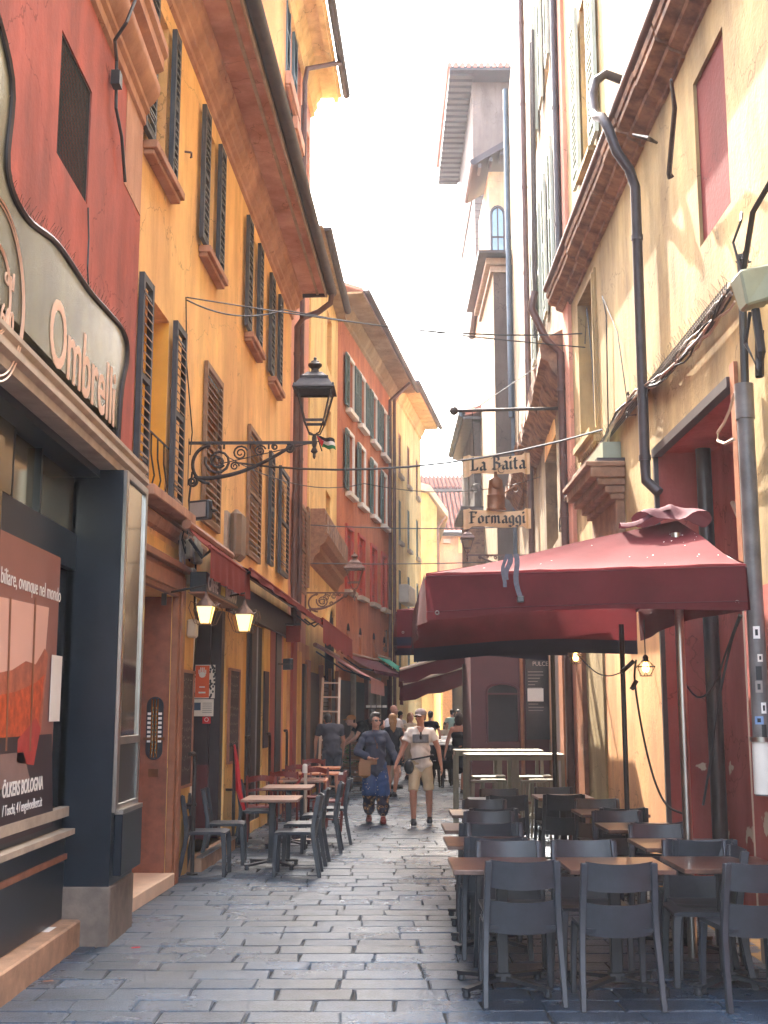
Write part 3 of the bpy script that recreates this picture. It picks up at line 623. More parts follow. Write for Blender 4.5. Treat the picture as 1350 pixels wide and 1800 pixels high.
# eaves: mouldings, soffit board, fascia, gutter
molding(W, 10.2, OE, [(0, 8.86), (.04, 8.88), (.04, 8.96), (.09, 9.0), (.09, 9.06), (.15, 9.12), (.15, 9.22), (.2, 9.26), (.2, 9.36), (-.02, 9.36)], M['cornice'], ob, 'eaves_molding', smooth=25)
MB(W.P).box(10.2, OE, -.3, .62, 9.361, 9.40).build('soffit', M['soffit'], ob)
mb = MB(W.P); mb.box(10.2, OE, .46, .50, 9.335, 9.36); mb.box(10.2, OE, .621, .65, 9.30, 9.46); mb.build('fascia_board', M['stone'], ob)
mb = MB(W.P); mb.add([(10.2, .6, 9.401), (OE, .6, 9.401), (OE, -5, 11.4), (10.2, -5, 11.4), (10.2, .6, 9.47), (OE, .6, 9.47), (OE, -5, 11.48), (10.2, -5, 11.48)], [(0, 1, 2, 3), (4, 5, 6, 7), (0, 1, 5, 4), (1, 2, 6, 5), (2, 3, 7, 6), (3, 0, 4, 7)]); mb.build('roof', M['tile'], ob)
gutter(W, 9.9, OE+.1, .74, 9.42, .09, M['gutter'], ob)
wbox(W, OE-.02, OE+.02, .0, .66, 9.30, 9.42, M['gutter'], ob, 'soffit_end')
P = lambda s, n, z: W.P(s, n, z)
pipe([P(OE, .74, 9.35), P(OE, .72, 9.18), P(OE+.02, .5, 9.02), P(OE+.03, .22, 8.92), P(OE+.04, .1, 8.75), P(OE+.04, .1, 3.1)], .055, M['copperpipe'], ob)
# iron hook between the windows
mb = MB(W.P); q = W.on(330, 268, .03); mb.tube([(q[0]-.02, .0, q[1]), (q[0], .06, q[1]), (q[0]+.05, .06, q[1]+.02), (q[0]+.06, .06, q[1]-.03), (q[0]+.02, .06, q[1]-.05)], .012, 5); mb.build('wall_hook', M['copperpipe'], ob)
# brown timber portal with bell plate
mb = MB(W.P); jw = .26
for a, b in ((D0-.28, D0), (D1, D1+.24)):
    mb.box(a, b, 0, .07, 0, z_d+.26); mb.box(a+.05, b-.05, .07, .10, 0, z_d+.21)
mb.box(D0-.001, D1+.001, 0, .07, z_d, z_d+.26); mb.box(D0-.05, D1+.05, .07, .10, z_d+.05, z_d+.21)
mb.box(D0-.34, D1+.30, 0, .13, z_d+.26, z_d+.33)
fr = mb.build('door_frame', M['frame_wood'], ob, bevel=.008)
wbox(W, D0+.02, D1-.04, -.5, -.45, .14, z_d-.02, M['frame_wood'], ob, 'inner_door')
dr = wbox(W, D1-.03, D1-.001, -.449, -.005, .126, z_d-.002, M['wooddoor'], ob, 'door_jamb')
TJ = lambda a, d, z: W.P(D1-.03-d, a, z)
wbox(W, D0-.28, D1+.0, -.3, .10, 0, .125, M['marble'], ob, 'door_sill', bevel=.006)
bp = MB(TJ); bc = (-.135, W.z(266, 1280, -.13)+.0); bw_ = .085; bh = .36
bz = H+ray(266, 1280)[2]/ray(266, 1280)[1]*(D1-.03); bc = (-.135, bz)
pts = [(bc[0]+bw_*math.cos(PI*i/10), bc[1]+bh*.62+.09*math.sin(PI*i/10)) for i in range(11)]+[(bc[0]-bw_*math.cos(PI*i/10), bc[1]-bh*.62-.09*math.sin(PI*i/10)) for i in range(11)]
bp.prism(pts, 'y', .001, .012); plate = bp.build('bell_plate', M['darkmetal'], dr)
for j in (-1, 0, 1): MB(TJ).box(bc[0]+j*.03-.006, bc[0]+j*.03+.006, .013, .022, bc[1]-.29, bc[1]+.29).build('brass_strip', mat('polished_brass', srgb(200, 150, 80), .25, metal=1, vary=.2), plate)
for i in range(12):
    for j in (-.5, .5): MB(TJ).ell((bc[0]+j*.036, .022, bc[1]-.24+i*.04), (.007, .006, .007), 8, 5).build('bell_button', mat('button_brass', srgb(250, 215, 140), .2, metal=.9, vary=.1), plate)
for i in range(7):
    for j in (-1, 1): MB(TJ).box(bc[0]+j*.055-.017, bc[0]+j*.055+.017, .013, .018, bc[1]-.14+i*.045, bc[1]-.115+i*.045).build('name_plate', M['whitepaint'], plate)
MB(TJ).box(bc[0]-.11, bc[0]+.11, .0125, .02, bc[1]-.12, bc[1]-.09).build('brass_band', M['bronze'], plate)
MB(TJ).box(bc[0]-.05, bc[0]+.05, .001, .006, bc[1]-.48, bc[1]-.40).build('letter_plate', M['bronze'], dr)
# ---------------- cafe front (opening C) and second opening (K)
def strip(a_px, b_px, n0, n1, z0, z1, m, name, py=1250): return wbox(W, Y_(a_px, py, n1), Y_(b_px, py, n1), n0, n1, z0, z1, m, ob, name)
wbox(W, C0-.05, C1+.05, -.9, .16, -.02, .14, M['stepstone'], ob, 'cafe_step', bevel=.008)
wbox(W, C0-.05, C1+.05, .10, .175, .142, .16, M['steel'], ob, 'step_edge')
wbox(W, C0, C0+.16, -.25, -.01, .16, 2.95, M['whitepaint'], ob, 'door_jamb')
PY = 14.95; wbox(W, PY, PY+.06, -1.05, -.13, 1.05, 2.94, M['shopdark'], ob, 'partition')
wbox(W, PY-.01, PY+.07, -1.05, -.13, .16, 1.049, mat('dark_wine_panel', srgb(96, 44, 44), .4, vary=.15), ob, 'door_panel')
for a in (376, 381, 386): strip(a, a+2.4, -.24, -.12, .16, 2.95, M['shopdark'] if a != 381 else M['steel'], 'door_post')
strip(387, 394, -.2, -.02, .16, 2.95, M['shopdark'], 'door_pillar')
wbox(W, C0+.16, C1-.3, -.7, -.6, 1.8, 2.3, M['shopdark'], ob, 'shelf_unit')
# inside the second opening: tall frames, red boards
strip(425, 431, -.35, -.05, .14, 2.95, M['ivory'], 'door_jamb'); strip(431.5, 437, -.3, -.06, .14, 2.95, M['black'], 'door_pillar')
strip(441, 450, -.3, -.02, .14, 2.95, M['shopdark'], 'door_pillar'); strip(450.6, 452, -.2, -.01, .14, 2.95, M['steel'], 'door_post'); strip(453, 460, -.3, -.01, .14, 2.95, M['shopdark'], 'door_pillar')
strip(462, 474, 0, .03, 0, 3.0, M['orange_low'], 'pilaster'); strip(474.5, 484, 0, .04, 0, 3.1, M['shopred'], 'pilaster'); strip(485, 494, 0, .06, 0, 3.1, M['black'], 'pilaster')
strip(494.5, 497, 0, .03, 0, 3.1, M['salmon'], 'pilaster'); 
b1 = strip(465, 472.5, .035, .06, 1.15, 2.3, M['chalk'], 'menu_board')
# upper shop fascia boards above the openings (dark)
wbox(W, C1-.1, OE, .0, .10, 2.96, 3.35, M['shopdark'], ob, 'shop_fascia')
# ================================================================ things on and before the orange building
W = WL2
def board(a, b, n, z0, z1, label, scribble=40, seed=1, frame=M['frame_wood'], W=W):
    t = bld('menu_blackboard', label, 'blackboard', W.P((a+b)/2, n, z0))
    mb = MB(W.P); f = .03
    mb.box(a, b, n, n+.035, z0, z0+f); mb.box(a, b, n, n+.035, z1-f, z1); mb.box(a, a+f, n, n+.035, z0+f, z1-f); mb.box(b-f, b, n, n+.035, z0+f, z1-f); mb.build('frame', frame, t)
    wbox(W, a+f, b-f, n+.004, n+.02, z0+f, z1-f, M['chalk'], t, 'slate')
    r = random.Random(seed); mb = MB(W.P); z = z1-.12; wd = b-a-2*f
    while z > z0+.1:                                       # rows of chalk handwriting
        s = a+f+.04+r.uniform(0, .06); hh = r.choice([.035, .045, .06])
        while s < b-f-.06:
            P = [(s, z)]
            for k in range(r.randrange(3, 7)): P.append((P[-1][0]+r.uniform(.004, .02), z+r.uniform(-.2, 1)*hh))
            if P[-1][0] < b-f-.02:
                for p, q in zip(P, P[1:]): mb.bar(W_(W, p[0], n+.021, p[1]), W_(W, q[0], n+.021, q[1]), .005, .002) if 0 else mb.add([(p[0], n+.0215, p[1]), (q[0], n+.0215, q[1]), (q[0], n+.0215, q[1]+.007), (p[0], n+.0215, p[1]+.007)], [(0, 1, 2, 3)])
            s = P[-1][0]+r.uniform(.012, .05)
        z -= hh*1.9+r.choice([0, 0, .04])
    mb.build('chalk_writing', M['chalkmark'], t, kind='stuff'); return t
board(W.Y(313, 1280, .02), W.Y(336, 1280, .02), .012, W.z(325, 1383), W.z(325, 1178), 'tall framed blackboard covered in chalk writing, between the portal and the cafe door', seed=1)
board(W.Y(402, 1250, .03), W.Y(420, 1250, .03), .012, W.z(411, 1340), W.z(411, 1176), 'narrow dark blackboard on the yellow wall just beyond the cafe door', seed=2)
# cafe box sign: CAFFE [cup] MERCATO
sa, sb = W.Y(344, 1025, .5), W.Y(417, 1050, .5)
sn = .32
s0, s1 = W.Y(364, 1030, sn), W.Y(417, 1050, sn); z0, z1 = W.z(364, 1040, sn), W.z(364, 1008, sn)
cs = bld('cafe_sign', 'black box sign reading Caffe Mercato over the cafe door', 'sign', W.P(s0, 0, z0))
wbox(W, s0, s1, .14, sn, z0, z1+.02, M['black'], cs, 'box', bevel=.008)
wbox(W, s0-.01, s1+.01, .13, sn+.012, z0-.02, z0-.001, M['frame_wood'], cs, 'trim')
L_ = s1-s0; D_ = Vector(W.P(1, 0, 0))-Vector(W.P(0, 0, 0))
place_text('CAFFÈ', .21, W.P(s0+.06, sn+.003, z0+.03), D_, (0, 0, 1), M['whitepaint'], cs, 'letters', .003, .004, sx=L_*.36/.71)
place_text('MERCATO', .21, W.P(s0+L_*.585, sn+.003, z0+.03), D_, (0, 0, 1), M['whitepaint'], cs, 'letters', .003, .004, sx=L_*.39/1.0)
wbox(W, s0+L_*.43, s0+L_*.56, sn, sn+.006, z0+.04, z0+.14, mat('yellow_print', srgb(226, 214, 110), .5, vary=.1), cs, 'cup_emblem')
mb = MB(W.P); mb.ell((s0+L_*.495, sn+.004, z0+.2), (L_*.045, .004, .05)); mb.build('bean_emblem', mat('bean_print', srgb(120, 60, 60), .5), cs)
def canopy(name, label, W, a, b, n0, z0, n1, z1, val, m, sag=.03, cat='awning', scallop=0, arms=True, mv=None, seg=10, group=None, cheek=0):
    """fabric awning: sloping sheet from wall roller (n0,z0) to front bar (n1,z1) and hanging valance"""
    t = bld(name, label, cat, W.P((a+b)/2, n0, z0), group)
    def sheet(u, v): return (a+(b-a)*u, n0+(n1-n0)*v, z0+(z1-z0)*v-sag*math.sin(PI*v)+.006*math.sin(u*17+v*4))
    mb = MB(W.P); mb.grid(seg, 5, sheet); mb.grid(seg, 5, lambda u, v: tuple(x+d for x, d in zip(sheet(u, v), (0, 0, -.012)))); mb.build('fabric', m, t, smooth='all')
    if val:
        mb = MB(W.P); mb.grid(seg*3, 4, lambda u, v: (a+(b-a)*u, n1+.012+.018*math.sin(u*40)*v, z1-.01-val*v*(1+.05*math.sin(u*60)*scallop)))
        mb.build('valance', mv or m, t, smooth='all')
    mb = MB(W.P); mb.tube([(a-.03, n0, z0+.01), (b+.03, n0, z0+.01)], .05, 8); mb.build('roller', M['frame_wood'], t, smooth=True)
    mb = MB(W.P); mb.tube([(a-.01, n1, z1), (b+.01, n1, z1)], .022, 6); mb.build('front_bar', mv or m, t, smooth=True)
    if cheek:
        for s in (a, b): mb = MB(W.P).grid(8, 2, lambda u, v: (s, n0+(n1-n0)*u, z0+(z1-z0)*u-sag*math.sin(PI*u)-cheek*v*(1-.15*math.sin(u*19)))); mb.build('side_curtain', mv or m, t, smooth='all')
        mb = MB(W.P); mb.tube([(a-.03, n0, z0-.03), (a-.03, n1, z1-.03)], .035, 6); mb.build('pale_rail', M['rope'], t, smooth=True)
    if arms:
        for s in (a+.12, b-.12):
            mb = MB(W.P); mb.tube([(s, n0, z0-.12), (s+.1, (n0+n1)/2, z0-.2+(z1-z0)*.45), (s, n1, z1-.01)], .018, 6); mb.build('folding_arm', M['darkmetal'], t, smooth=True)
    return t
a, b = W.Y(345, 945, .3), W.Y(437, 1010, .62)
nA = .45
canopy('cafe_awning', 'short brick red awning hanging steeply over the cafe sign', W, W.Y(369, 962, nA), W.Y(438, 1000, nA), .22, W.z(369, 962, nA)+.22, nA, W.z(369, 962, nA), .30, M['awning'], mv=M['awning'])
a, b = W.Y(440, 1000, .4), W.Y(572, 1090, 1.0)
z1b = W.z(500, 1052, 1.02)
S_ = W.Y(440, 1000, .52); zl_ = W.z(440, 1001, .52); canopy('long_awning', 'long dark wine awning with rolled red front edge over the second shop front', W, S_, 21.9, .08, zl_+.22, .52, zl_, .07, M['awningdark'], mv=M['awning'], seg=16)
# louvre lamp brackets etc --------------------------------------------------------------
def scroll(mb, T, c, r0, r1, a0, turns, r=.012, n=22):
    P = []
    for i in range(n+1): t = i/n; R_ = r0+(r1-r0)*t; A = a0+turns*2*PI*t; P.append(T(c[0]+R_*math.cos(A), c[1]+R_*math.sin(A)))
    mb.tube(P, [r*(1-.35*i/n) for i in range(n+1)], 6)
def wall_lantern(base, out, L, lh, label, m=M['iron'], drop=.62, lit=False, lamp=True, scale=1., group=None, glassm=None):
    """street lantern on a scrolled bracket. base: wall point under the top bar, out: unit vector into the street"""
    o = Vector(out).normalized(); B = Vector(base); Z = Vector((0, 0, 1)); T = lambda s, z: tuple(B+o*s+Z*z)
    t = bld('street_lantern', label, 'street lamp', tuple(B), group)
    br = MB(); br.bar(T(-.06, 0), T(L+.03, 0), .035, .03)
    D = drop
    # lower big sweep: from wall scroll up to the outer end
    P = []
    for i in range(25):
        u = i/24; P.append(T(.06+u*(L*.78), -D*.78+ D*.72*(u**1.35) - .06*math.sin(PI*u)))
    br.tube(P, [.026*(1-.3*i/24) for i in range(25)], 7)
    br.tube([T(.02+.2*(1-math.cos(PI*i/16))*0+.0+.19*(1-math.sin(PI*i/16)), -.03-D*.42*(1-math.cos(PI*i/16))) for i in range(17)], .02, 6)
    R1 = D*.30
    scroll(br, T, (.30, -D*.40), R1, .03, PI*.9, 1.9, .017)
    scroll(br, T, (.30, -D*.40), R1*.55, .02, -PI*.2, -1.2, .012)
    scroll(br, T, (L*.40, -D*.23), D*.17, .015, PI*.1, 1.9, .012); scroll(br, T, (L*.56, -D*.18), D*.13, .012, PI*.1, 1.9, .011)
    scroll(br, T, (L*.80, -D*.13), D*.11, .012, PI*.7, -1.7, .016); scroll(br, T, (L*.68, -D*.09), D*.07, .012, PI*.5, 1.4, .012)
    scroll(br, T, (.02, -D*.86), D*.12, .015, PI*.4, -1.5, .018)
    scroll(br, T, (.48, -D*.52), D*.1, .01, 0, 1.6, .011)
    for s in (.18, .36, L*.48, L*.63): br.tube([T(s, -.015), T(s, -D*.14)], .011, 5)
    br.bar(T(-.05, .05), T(-.05, -D*.95), .05, .02)
    br.build('bracket', m, t, smooth=40)
    if not lamp: return t
    C_ = B+o*L; k = scale; fr = MB(); z0 = .2*k
    fr.tube([C_+Z*(-.16*k), C_+Z*(.1*k)], [.018*k, .022*k], 8); fr.lathe([(.005, -.2*k), (.02*k, -.17*k), (.012*k, -.14*k), (.045*k, -.11*k), (.02*k, -.06*k), (.03*k, -.03*k), (.03*k, .06*k), (.02*k, .09*k)], tuple(C_), 10)
    hb, ht = .115*k, .205*k; zb, zt = z0+.05*k, lh*.62
    sd = Vector((-o.y, o.x, 0))
    def cor(h, z): return [C_+o*(i*h)+sd*(j*h)+Z*z for i, j in ((-1, -1), (1, -1), (1, 1), (-1, 1))]
    a_, b_ = cor(hb, zb), cor(ht, zt)
    for i in range(4):
        fr.tube([a_[i], b_[i]], .012*k, 5); fr.bar(a_[i], a_[(i+1) % 4], .022*k, .03*k); fr.bar(b_[i], b_[(i+1) % 4], .03*k, .035*k)
        fr.tube([C_+Z*(.09*k), C_+(a_[i]-C_)*.55+Z*(-.02), a_[i]], .01*k, 5)
    fr.build('lantern_frame', m, t, smooth=30)
    cp = MB()                                            # two stepped roof tiers and finial
    def tier(h0, z0_, h1, z1_):
        A, B2 = cor(h0, z0_), cor(h1, z1_); cp.add(A+B2, [(0, 1, 2, 3), (4, 5, 6, 7), (0, 1, 5, 4), (1, 2, 6, 5), (2, 3, 7, 6), (3, 0, 4, 7)])
    zt2 = lh*.75; tier(ht*1.22, zt, ht*1.18, zt+.02*k); tier(ht*1.15, zt+.02*k, ht*.78, zt2); tier(ht*.82, zt2, ht*.82, zt2+.025*k); tier(ht*.74, zt2+.025*k, ht*.42, zt2+.09*k)
    cp.lathe([(ht*.42, 0), (.05*k, .03*k), (.045*k, .06*k), (.085*k, .1*k), (.085*k, .12*k), (.05*k, .14*k), (.05*k, .155*k), (.02*k, .17*k), (.02*k, .2*k), (.005, .21*k)], tuple(C_+Z*(zt2+.085*k)), 12)
    for c_ in cor(ht*1.12, zt+.03*k): cp.ell(tuple(c_), (.014*k, .014*k, .025*k), 6, 4)
    cp.build('lantern_roof', m, t, smooth=30)
    gl = MB(); A, B2 = [C_+(p-C_)*1 for p in cor(hb*.96, zb+.01)], cor(ht*.96, zt-.01)
    gl.add(A+B2, [(0, 1, 5, 4), (1, 2, 6, 5), (2, 3, 7, 6), (3, 0, 4, 7)])
    gl.build('lantern_glass', glassm or (M['lampglass'] if lit else clear_glass()), t)
    return t
q = W.on(335, 779, .02); LA = 1.36
wall_lantern(W.P(q[0], .03, q[1]), (1, -.02, 0), (548-335)/2100*13.0*1.0+.03, .93, 'large black iron street lantern on a scrolled bracket on the orange wall', drop=.5, scale=.92)
# Palestinian-like small flag behind: plain small flag with red triangle, black, white and green bands
fl = bld('small_flag', 'small flag of black, white and green bands with a red wedge, below the big lantern', 'flag', tuple(at(556, 770, 14.2)))
fq = [at(556, 768, 14.2), at(590, 776, 14.1), at(571, 792, 14.15), at(556, 783, 14.2)]
c0 = at(556, 765, 14.2); U_ = (at(588, 772, 14.1)-c0); V_ = (at(566, 786, 14.2)-at(556, 765, 14.2))
for i, m in enumerate((M['black'], M['whitepaint'], mat('flag_green', srgb(50, 130, 80), .8, vary=.1))):
    mb = MB(); mb.grid(8, 2, lambda u, v: tuple(c0+U_*u*(1-.25*(i+v)/3)+V_*((i+v)/3)+Vector((0, .03*math.sin(u*7), .012*math.sin(u*9))))); mb.build('band', m, fl, smooth='all')
mb = MB(); mb.add([c0+Vector((0, -.012, 0)), c0+V_+Vector((0, -.012, 0)), c0+U_*.28+V_*.45+Vector((0, -.02, 0))], [(0, 1, 2)]); mb.build('wedge', M['redprint'], fl)
mb = MB(); mb.tube([W.P(13.6, 0, W.z(540, 765)+.0) if 0 else tuple(c0+Vector((0, 0, .03))), tuple(c0+V_*1.0+Vector((0, 0, -.05)))], .008, 5)
mb.tube([tuple(c0+V_*.5), tuple(Vector(W.P(14.4, 0, (c0+V_*.5).z-.25)))], .007, 5); mb.build('pole', M['iron'], fl)
# two lit wall lanterns of the cafe
def cafe_lantern(px, py, h, n, label, wallS=None):
    S, z = W.on(px, py, n); C = Vector(W.P(S, n, z)); t = bld('cafe_wall_lamp', label, 'wall lamp', W.P(S, 0, z), 'lit lanterns by the cafe door')
    k = h/.60; mb = MB(); hb, ht = .07*k, .125*k
    def cor(hh, zz): return [C+Vector((i*hh, j*hh, zz*k)) for i, j in ((-1, -1), (1, -1), (1, 1), (-1, 1))]
    a_, b_ = cor(hb/1, -.16), cor(ht/1, .1)
    g_ = MB(); g_.add(cor(hb*.94, -.155)+cor(ht*.94, .095), [(0, 1, 5, 4), (1, 2, 6, 5), (2, 3, 7, 6), (3, 0, 4, 7), (0, 1, 2, 3)]); g_.build('lamp_glass', M['lampglass'], t)
    for i in range(4):
        mb.tube([a_[i], b_[i]], .008*k, 5); mb.bar(a_[i], a_[(i+1) % 4], .014*k); mb.bar(b_[i], b_[(i+1) % 4], .016*k)
        e = b_[i]-C; e.z = 0; mb.tube([b_[i]+Vector((0, 0, .03*k)), b_[i]+e*.55+Vector((0, 0, .06*k)), b_[i]+e*.75+Vector((0, 0, -.04*k)), a_[i]+e*.55, a_[i]+Vector((0, 0, -.01))], .006*k, 4)
    mb.lathe([(ht*1.25, .1*k), (ht*.9, .16*k), (.05*k, .22*k), (.03*k, .26*k), (.012, .31*k)], tuple(C), 8); mb.build('lantern_cage', M['ironlight'], t, smooth=30)
    mb = MB(); wl = Vector(W.P(S, .0, z+.3*k)); mb.tube([wl, wl+(C-wl)*.3+Vector((0, 0, .12*k)), C+Vector((0, 0, .42*k)), C+Vector((0, 0, .3*k))], .012, 6); mb.bar(wl+Vector((0, 0, .1)), wl+Vector((0, 0, -.12)), .05, .02); mb.build('arm', M['iron'], t, smooth=True)
cafe_lantern(362, 1078, .40, .42, 'lit yellow lantern under the cafe sign, left one of the pair')
cafe_lantern(430, 1092, .46, .5, 'lit yellow lantern beyond the cafe sign, right one of the pair')
# posters on the partition inside the cafe doorway (they face down the lane)
def flat(name, label, cat, p0, p1, Y, m):
    a, b = at(*p0, Y), at(*p1, Y); t = bld(name, label, cat, (a.x, Y, b.z)); MB().box(a.x, b.x, Y, Y+.006, b.z, a.z).build('sheet', m, t); return t, a.x, b.x, b.z, a.z
PQ = 14.90
t, a, b, c, d = flat('hand_poster', 'orange poster with a white hand print hung in the cafe doorway', 'poster', (344, 1170), (367, 1226), PQ, M['orangeprint'])
mb = MB(); w_ = b-a
for i in range(5): x = a+w_*(.22+.12*i); mb.box(x, x+w_*.07, PQ-.003, PQ-.001, d-.26*(d-c), d-(.06+(.07 if i in (0, 4) else 0))*(d-c))
mb.ell((a+w_*.5, PQ-.002, d-.29*(d-c)), (w_*.24, .002, .035)); mb.box(a+w_*.3, b-w_*.3, PQ-.003, PQ-.001, c+.12, c+.135); mb.box(a+w_*.25, b-w_*.25, PQ-.003, PQ-.001, c+.05, c+.07); mb.build('hand_print', M['whitepaint'], t)
r = random.Random(4); mb = MB(); MB().box(a-.04, b+.07, PQ+.012, PQ+.02, c-.01, d+.01).build('backing_sheet', M['whitetrim'], t)
for k in range(60):
    x = r.choice((r.uniform(a-.04, a-.005), r.uniform(b+.005, b+.07))); mb.ell((x, PQ+.011, r.uniform(c, d)), (.013, .002, .016), 7, 4)
mb.build('printed_dots', M['blackprint'], t, kind='stuff')
t, a, b, c, d = flat('white_notice', 'cream paper notice with a small blue picture below the orange poster', 'notice', (338, 1229), (375, 1259), PQ, M['whitetrim'])
MB().box(a+.05*(b-a), a+.4*(b-a), PQ-.003, PQ-.001, c+.35*(d-c), d-.2*(d-c)).build('blue_picture', mat('blue_print', srgb(60, 84, 110), .5), t)
for i in range(6): MB().box(a+.48*(b-a), b-.08*(b-a), PQ-.003, PQ-.001, c+(.2+.11*i)*(d-c), c+(.235+.11*i)*(d-c)).build('printed_line', M['cablegrey'], t)
t, a, b, c, d = flat('red_sticker', 'small red square sticker with a white ring under the cream notice', 'sticker', (356, 1260), (370, 1272), PQ, M['redprint'])
R_ = (d-c)*.28; MB().tube([((a+b)/2+R_*math.cos(i*PI/8), PQ-.002, (c+d)/2+.008+R_*math.sin(i*PI/8)) for i in range(17)], .003, 4).build('ring_print', M['whitepaint'], t)
# flood lights, meter box, cable tangle
def flood(C, rz, label, s=1.):
    t = empty('flood_light', label, 'flood light', tuple(C), rz, 'small flood lights on the facade')
    MB().box(-.13*s, .13*s, -.04*s, .04*s, -.1*s, .1*s).build('housing', M['darkmetal'], t, bevel=.012)
    MB().box(-.1*s, .1*s, -.047*s, -.041*s, -.075*s, .075*s).build('glass', M['cablegrey'], t)
    MB().tube([(-.14*s, 0, 0), (-.14*s, .1*s, 0), (.14*s, .1*s, 0), (.14*s, 0, 0)], .01, 5).tube([(0, .1*s, 0), (0, .2*s, 0)], .012, 5).build('yoke', M['iron'], t); return t
flood(at(352, 897, 12.6), -.5, 'square black flood light beside the window of the orange wall, under the big lantern bracket', 1.05)
t = flood(W.P(17.2, .55, W.z(430, 1147, .5)), 2.2, 'round-headed metal spotlight beside the second lit lantern', .8)
t = bld('alarm_box', 'rounded beige alarm box on a small shelf on the orange wall above the awnings', 'alarm box', W.P(15.6, .1, 4.4))
S, z = W.on(418, 945, .12); mb = MB(W.P); mb.box(S-.24, S+.22, .05, .2, z-.3, z+.34); mb.build('box', mat('taupe_box', srgb(132, 108, 86), .5), t, bevel=.06)
wbox(W, S-.34, S+.3, 0, .04, z-.36, z+.3, M['stone'], t, 'back_plate'); wbox(W, S-.3, S+.3, .02, .24, z-.46, z-.42, M['stone'], t, 'shelf')
r = random.Random(9); t = bld('cable_tangle', 'tangle of grey and black cables with beige boxes beside the cafe awning', 'cables', W.P(12.6, .1, 3.4))
mb = MB(W.P); mg = MB(W.P)
for k in range(16):
    S, z = W.on(312+r.random()*22, 930+r.random()*14, .05); l = r.uniform(.15, .42); w2 = r.uniform(.04, .18)
    (mb if k % 3 else mg).tube([(S, .04+r.random()*.06, z), (S+.02, .07, z-l*.6), (S+w2*.5, .09, z-l), (S+w2, .07, z-l*.6), (S+w2+.03, .05, z+.05)], .008, 5)
mb.build('cable', M['cablegrey'], t, smooth=True, kind='stuff'); mg.build('black_cable', M['cable'], t, smooth=True, kind='stuff')
for px, py, hw in ((330, 965, .08), (345, 955, .1), (348, 975, .09), (338, 1015, .05), (341, 1105, .06)):
    S, z = W.on(px, py, .08); wbox(W, S-hw, S+hw, .01, .12, z-.1, z+.1, M['plasticbox'], t, 'junction_box', bevel=.02)
cb = MB(W.P); cb.tube([(W.Y(240, 868, .03), .04, W.z(240, 868, .03)), (W.Y(300, 915, .03), .04, W.z(300, 915, .03)), (W.Y(340, 944, .03), .05, W.z(340, 944, .03))], .03, 7)
tag(cb.build('wall_conduit', M['frame_wood'], smooth=True), 'brown conduit running under the ground floor window sill of the orange wall', 'conduit')
cb = MB(W.P); cb.tube([(*(lambda q: (q[0], .03, q[1]))(W.on(*p, .03)),) for p in ((338, 830), (332, 880), (334, 905), (342, 935), (344, 990), (342, 1060), (346, 1110), (341, 1180))], .012, 5)
cb.tube([(*(lambda q: (q[0], .03, q[1]))(W.on(*p, .03)),) for p in ((327, 522), (328, 640), (333, 700), (338, 760), (334, 800))], .007, 4)
tag(cb.build('hanging_cable', M['cable'], smooth=True), 'dark cable dropping from the lantern bracket past the flood light to the cafe corner', 'cable')
# hooked hand rails before the shop fronts
for px, pt, pb, n, lb in ((341, 1318, 1532, .11, 'beside the cafe door, nearest'), (411, 1303, 1460, .11, 'beyond the cafe door with the red cloth'), (437, 1290, 1440, .11, 'before the dark double doors'), (473, 1285, 1420, .11, 'before the brick red pilaster'), (503, 1280, 1400, .11, 'before the far yellow wall')):
    S = W.Y(px, 1400, n); zt = W.z(px, pt, n); r_ = .022
    t = bld('hand_rail', 'dark hooked iron hand rail '+lb, 'hand rail', W.P(S, n, 0), 'hooked iron rails along the orange building')
    P = [(S, n, 0), (S, n, zt-.14)]+[(S-.06+.06*math.cos(i*PI/10), n, zt-.14+.1*math.sin(i*PI/10)) for i in range(1, 6)]+[(S-.16, n-.02, zt-.04)]
    MB(W.P).tube(P, r_, 8).build('rail', M['iron'], t, smooth=40)
    MB(W.P).tube([(S, n+.03, .72), (S, 0, .72)], .018, 6).build('wall_tie', M['iron'], t, smooth=True); MB(W.P).lathe([(.06, 0), (.06, .02), (.03, .025)], (S, n, 0), 10).build('foot', M['iron'], t)
# ---------------------------------------------------------------- L3 salmon and L4 yellow buildings
sb_ = bld('salmon_building', 'tall salmon building with blue shutters rising behind the orange roof', 'building', (-1.6, 24, 0)); W = WL2
S3, E3 = 19.6, 24.45; z3 = 15.05
Z2 = W.z(538, 300); 
wins = [((508, 515), (20, 150)), ((520, 528), (100, 228)), ((536, 543), (228, 335))]
ops = []; lv = []
for (a, b), (c, d) in wins:
    m_ = (c+d)/2; ops.append((W.Y(a, m_, .05)+.35, W.Y(b, m_)+.35, W.z(a, d-3), W.z(b, c), .2)); lv.append((W.Y(a, m_, .05), W.Y(b, m_), W.z(a, d-4), W.z(b, c)))
facade(W, S3, 21.34, 9.5, z3, [o for o in ops if o[1] < 21.3], n=-.04, parent=sb_, mats=[M['salmon']])
ok_ = [o for o in ops if o[0] > 21.36]
facade(W, 21.34, E3, -.02, z3, ok_, n=-.04, parent=sb_, mats=[M['salmon']])
wbox(W, S3-.02, S3-.001, -5.0, -.04, 9.5, z3, M['brightorange'], sb_, 'gable_coat'); wbox(W, S3-.001, S3+.5, -.04, -.01, 9.5, z3, M['brightorange'], sb_, 'corner_strip')
for a, b, c, d in lv:
    shutter(W, a, a+.5, c, d, -.035, sb_, M['shutblue'], slats=False); sill(W, a-.05, b+.45, c-.02, sb_, M['cornice'], p=.1, h=.25)
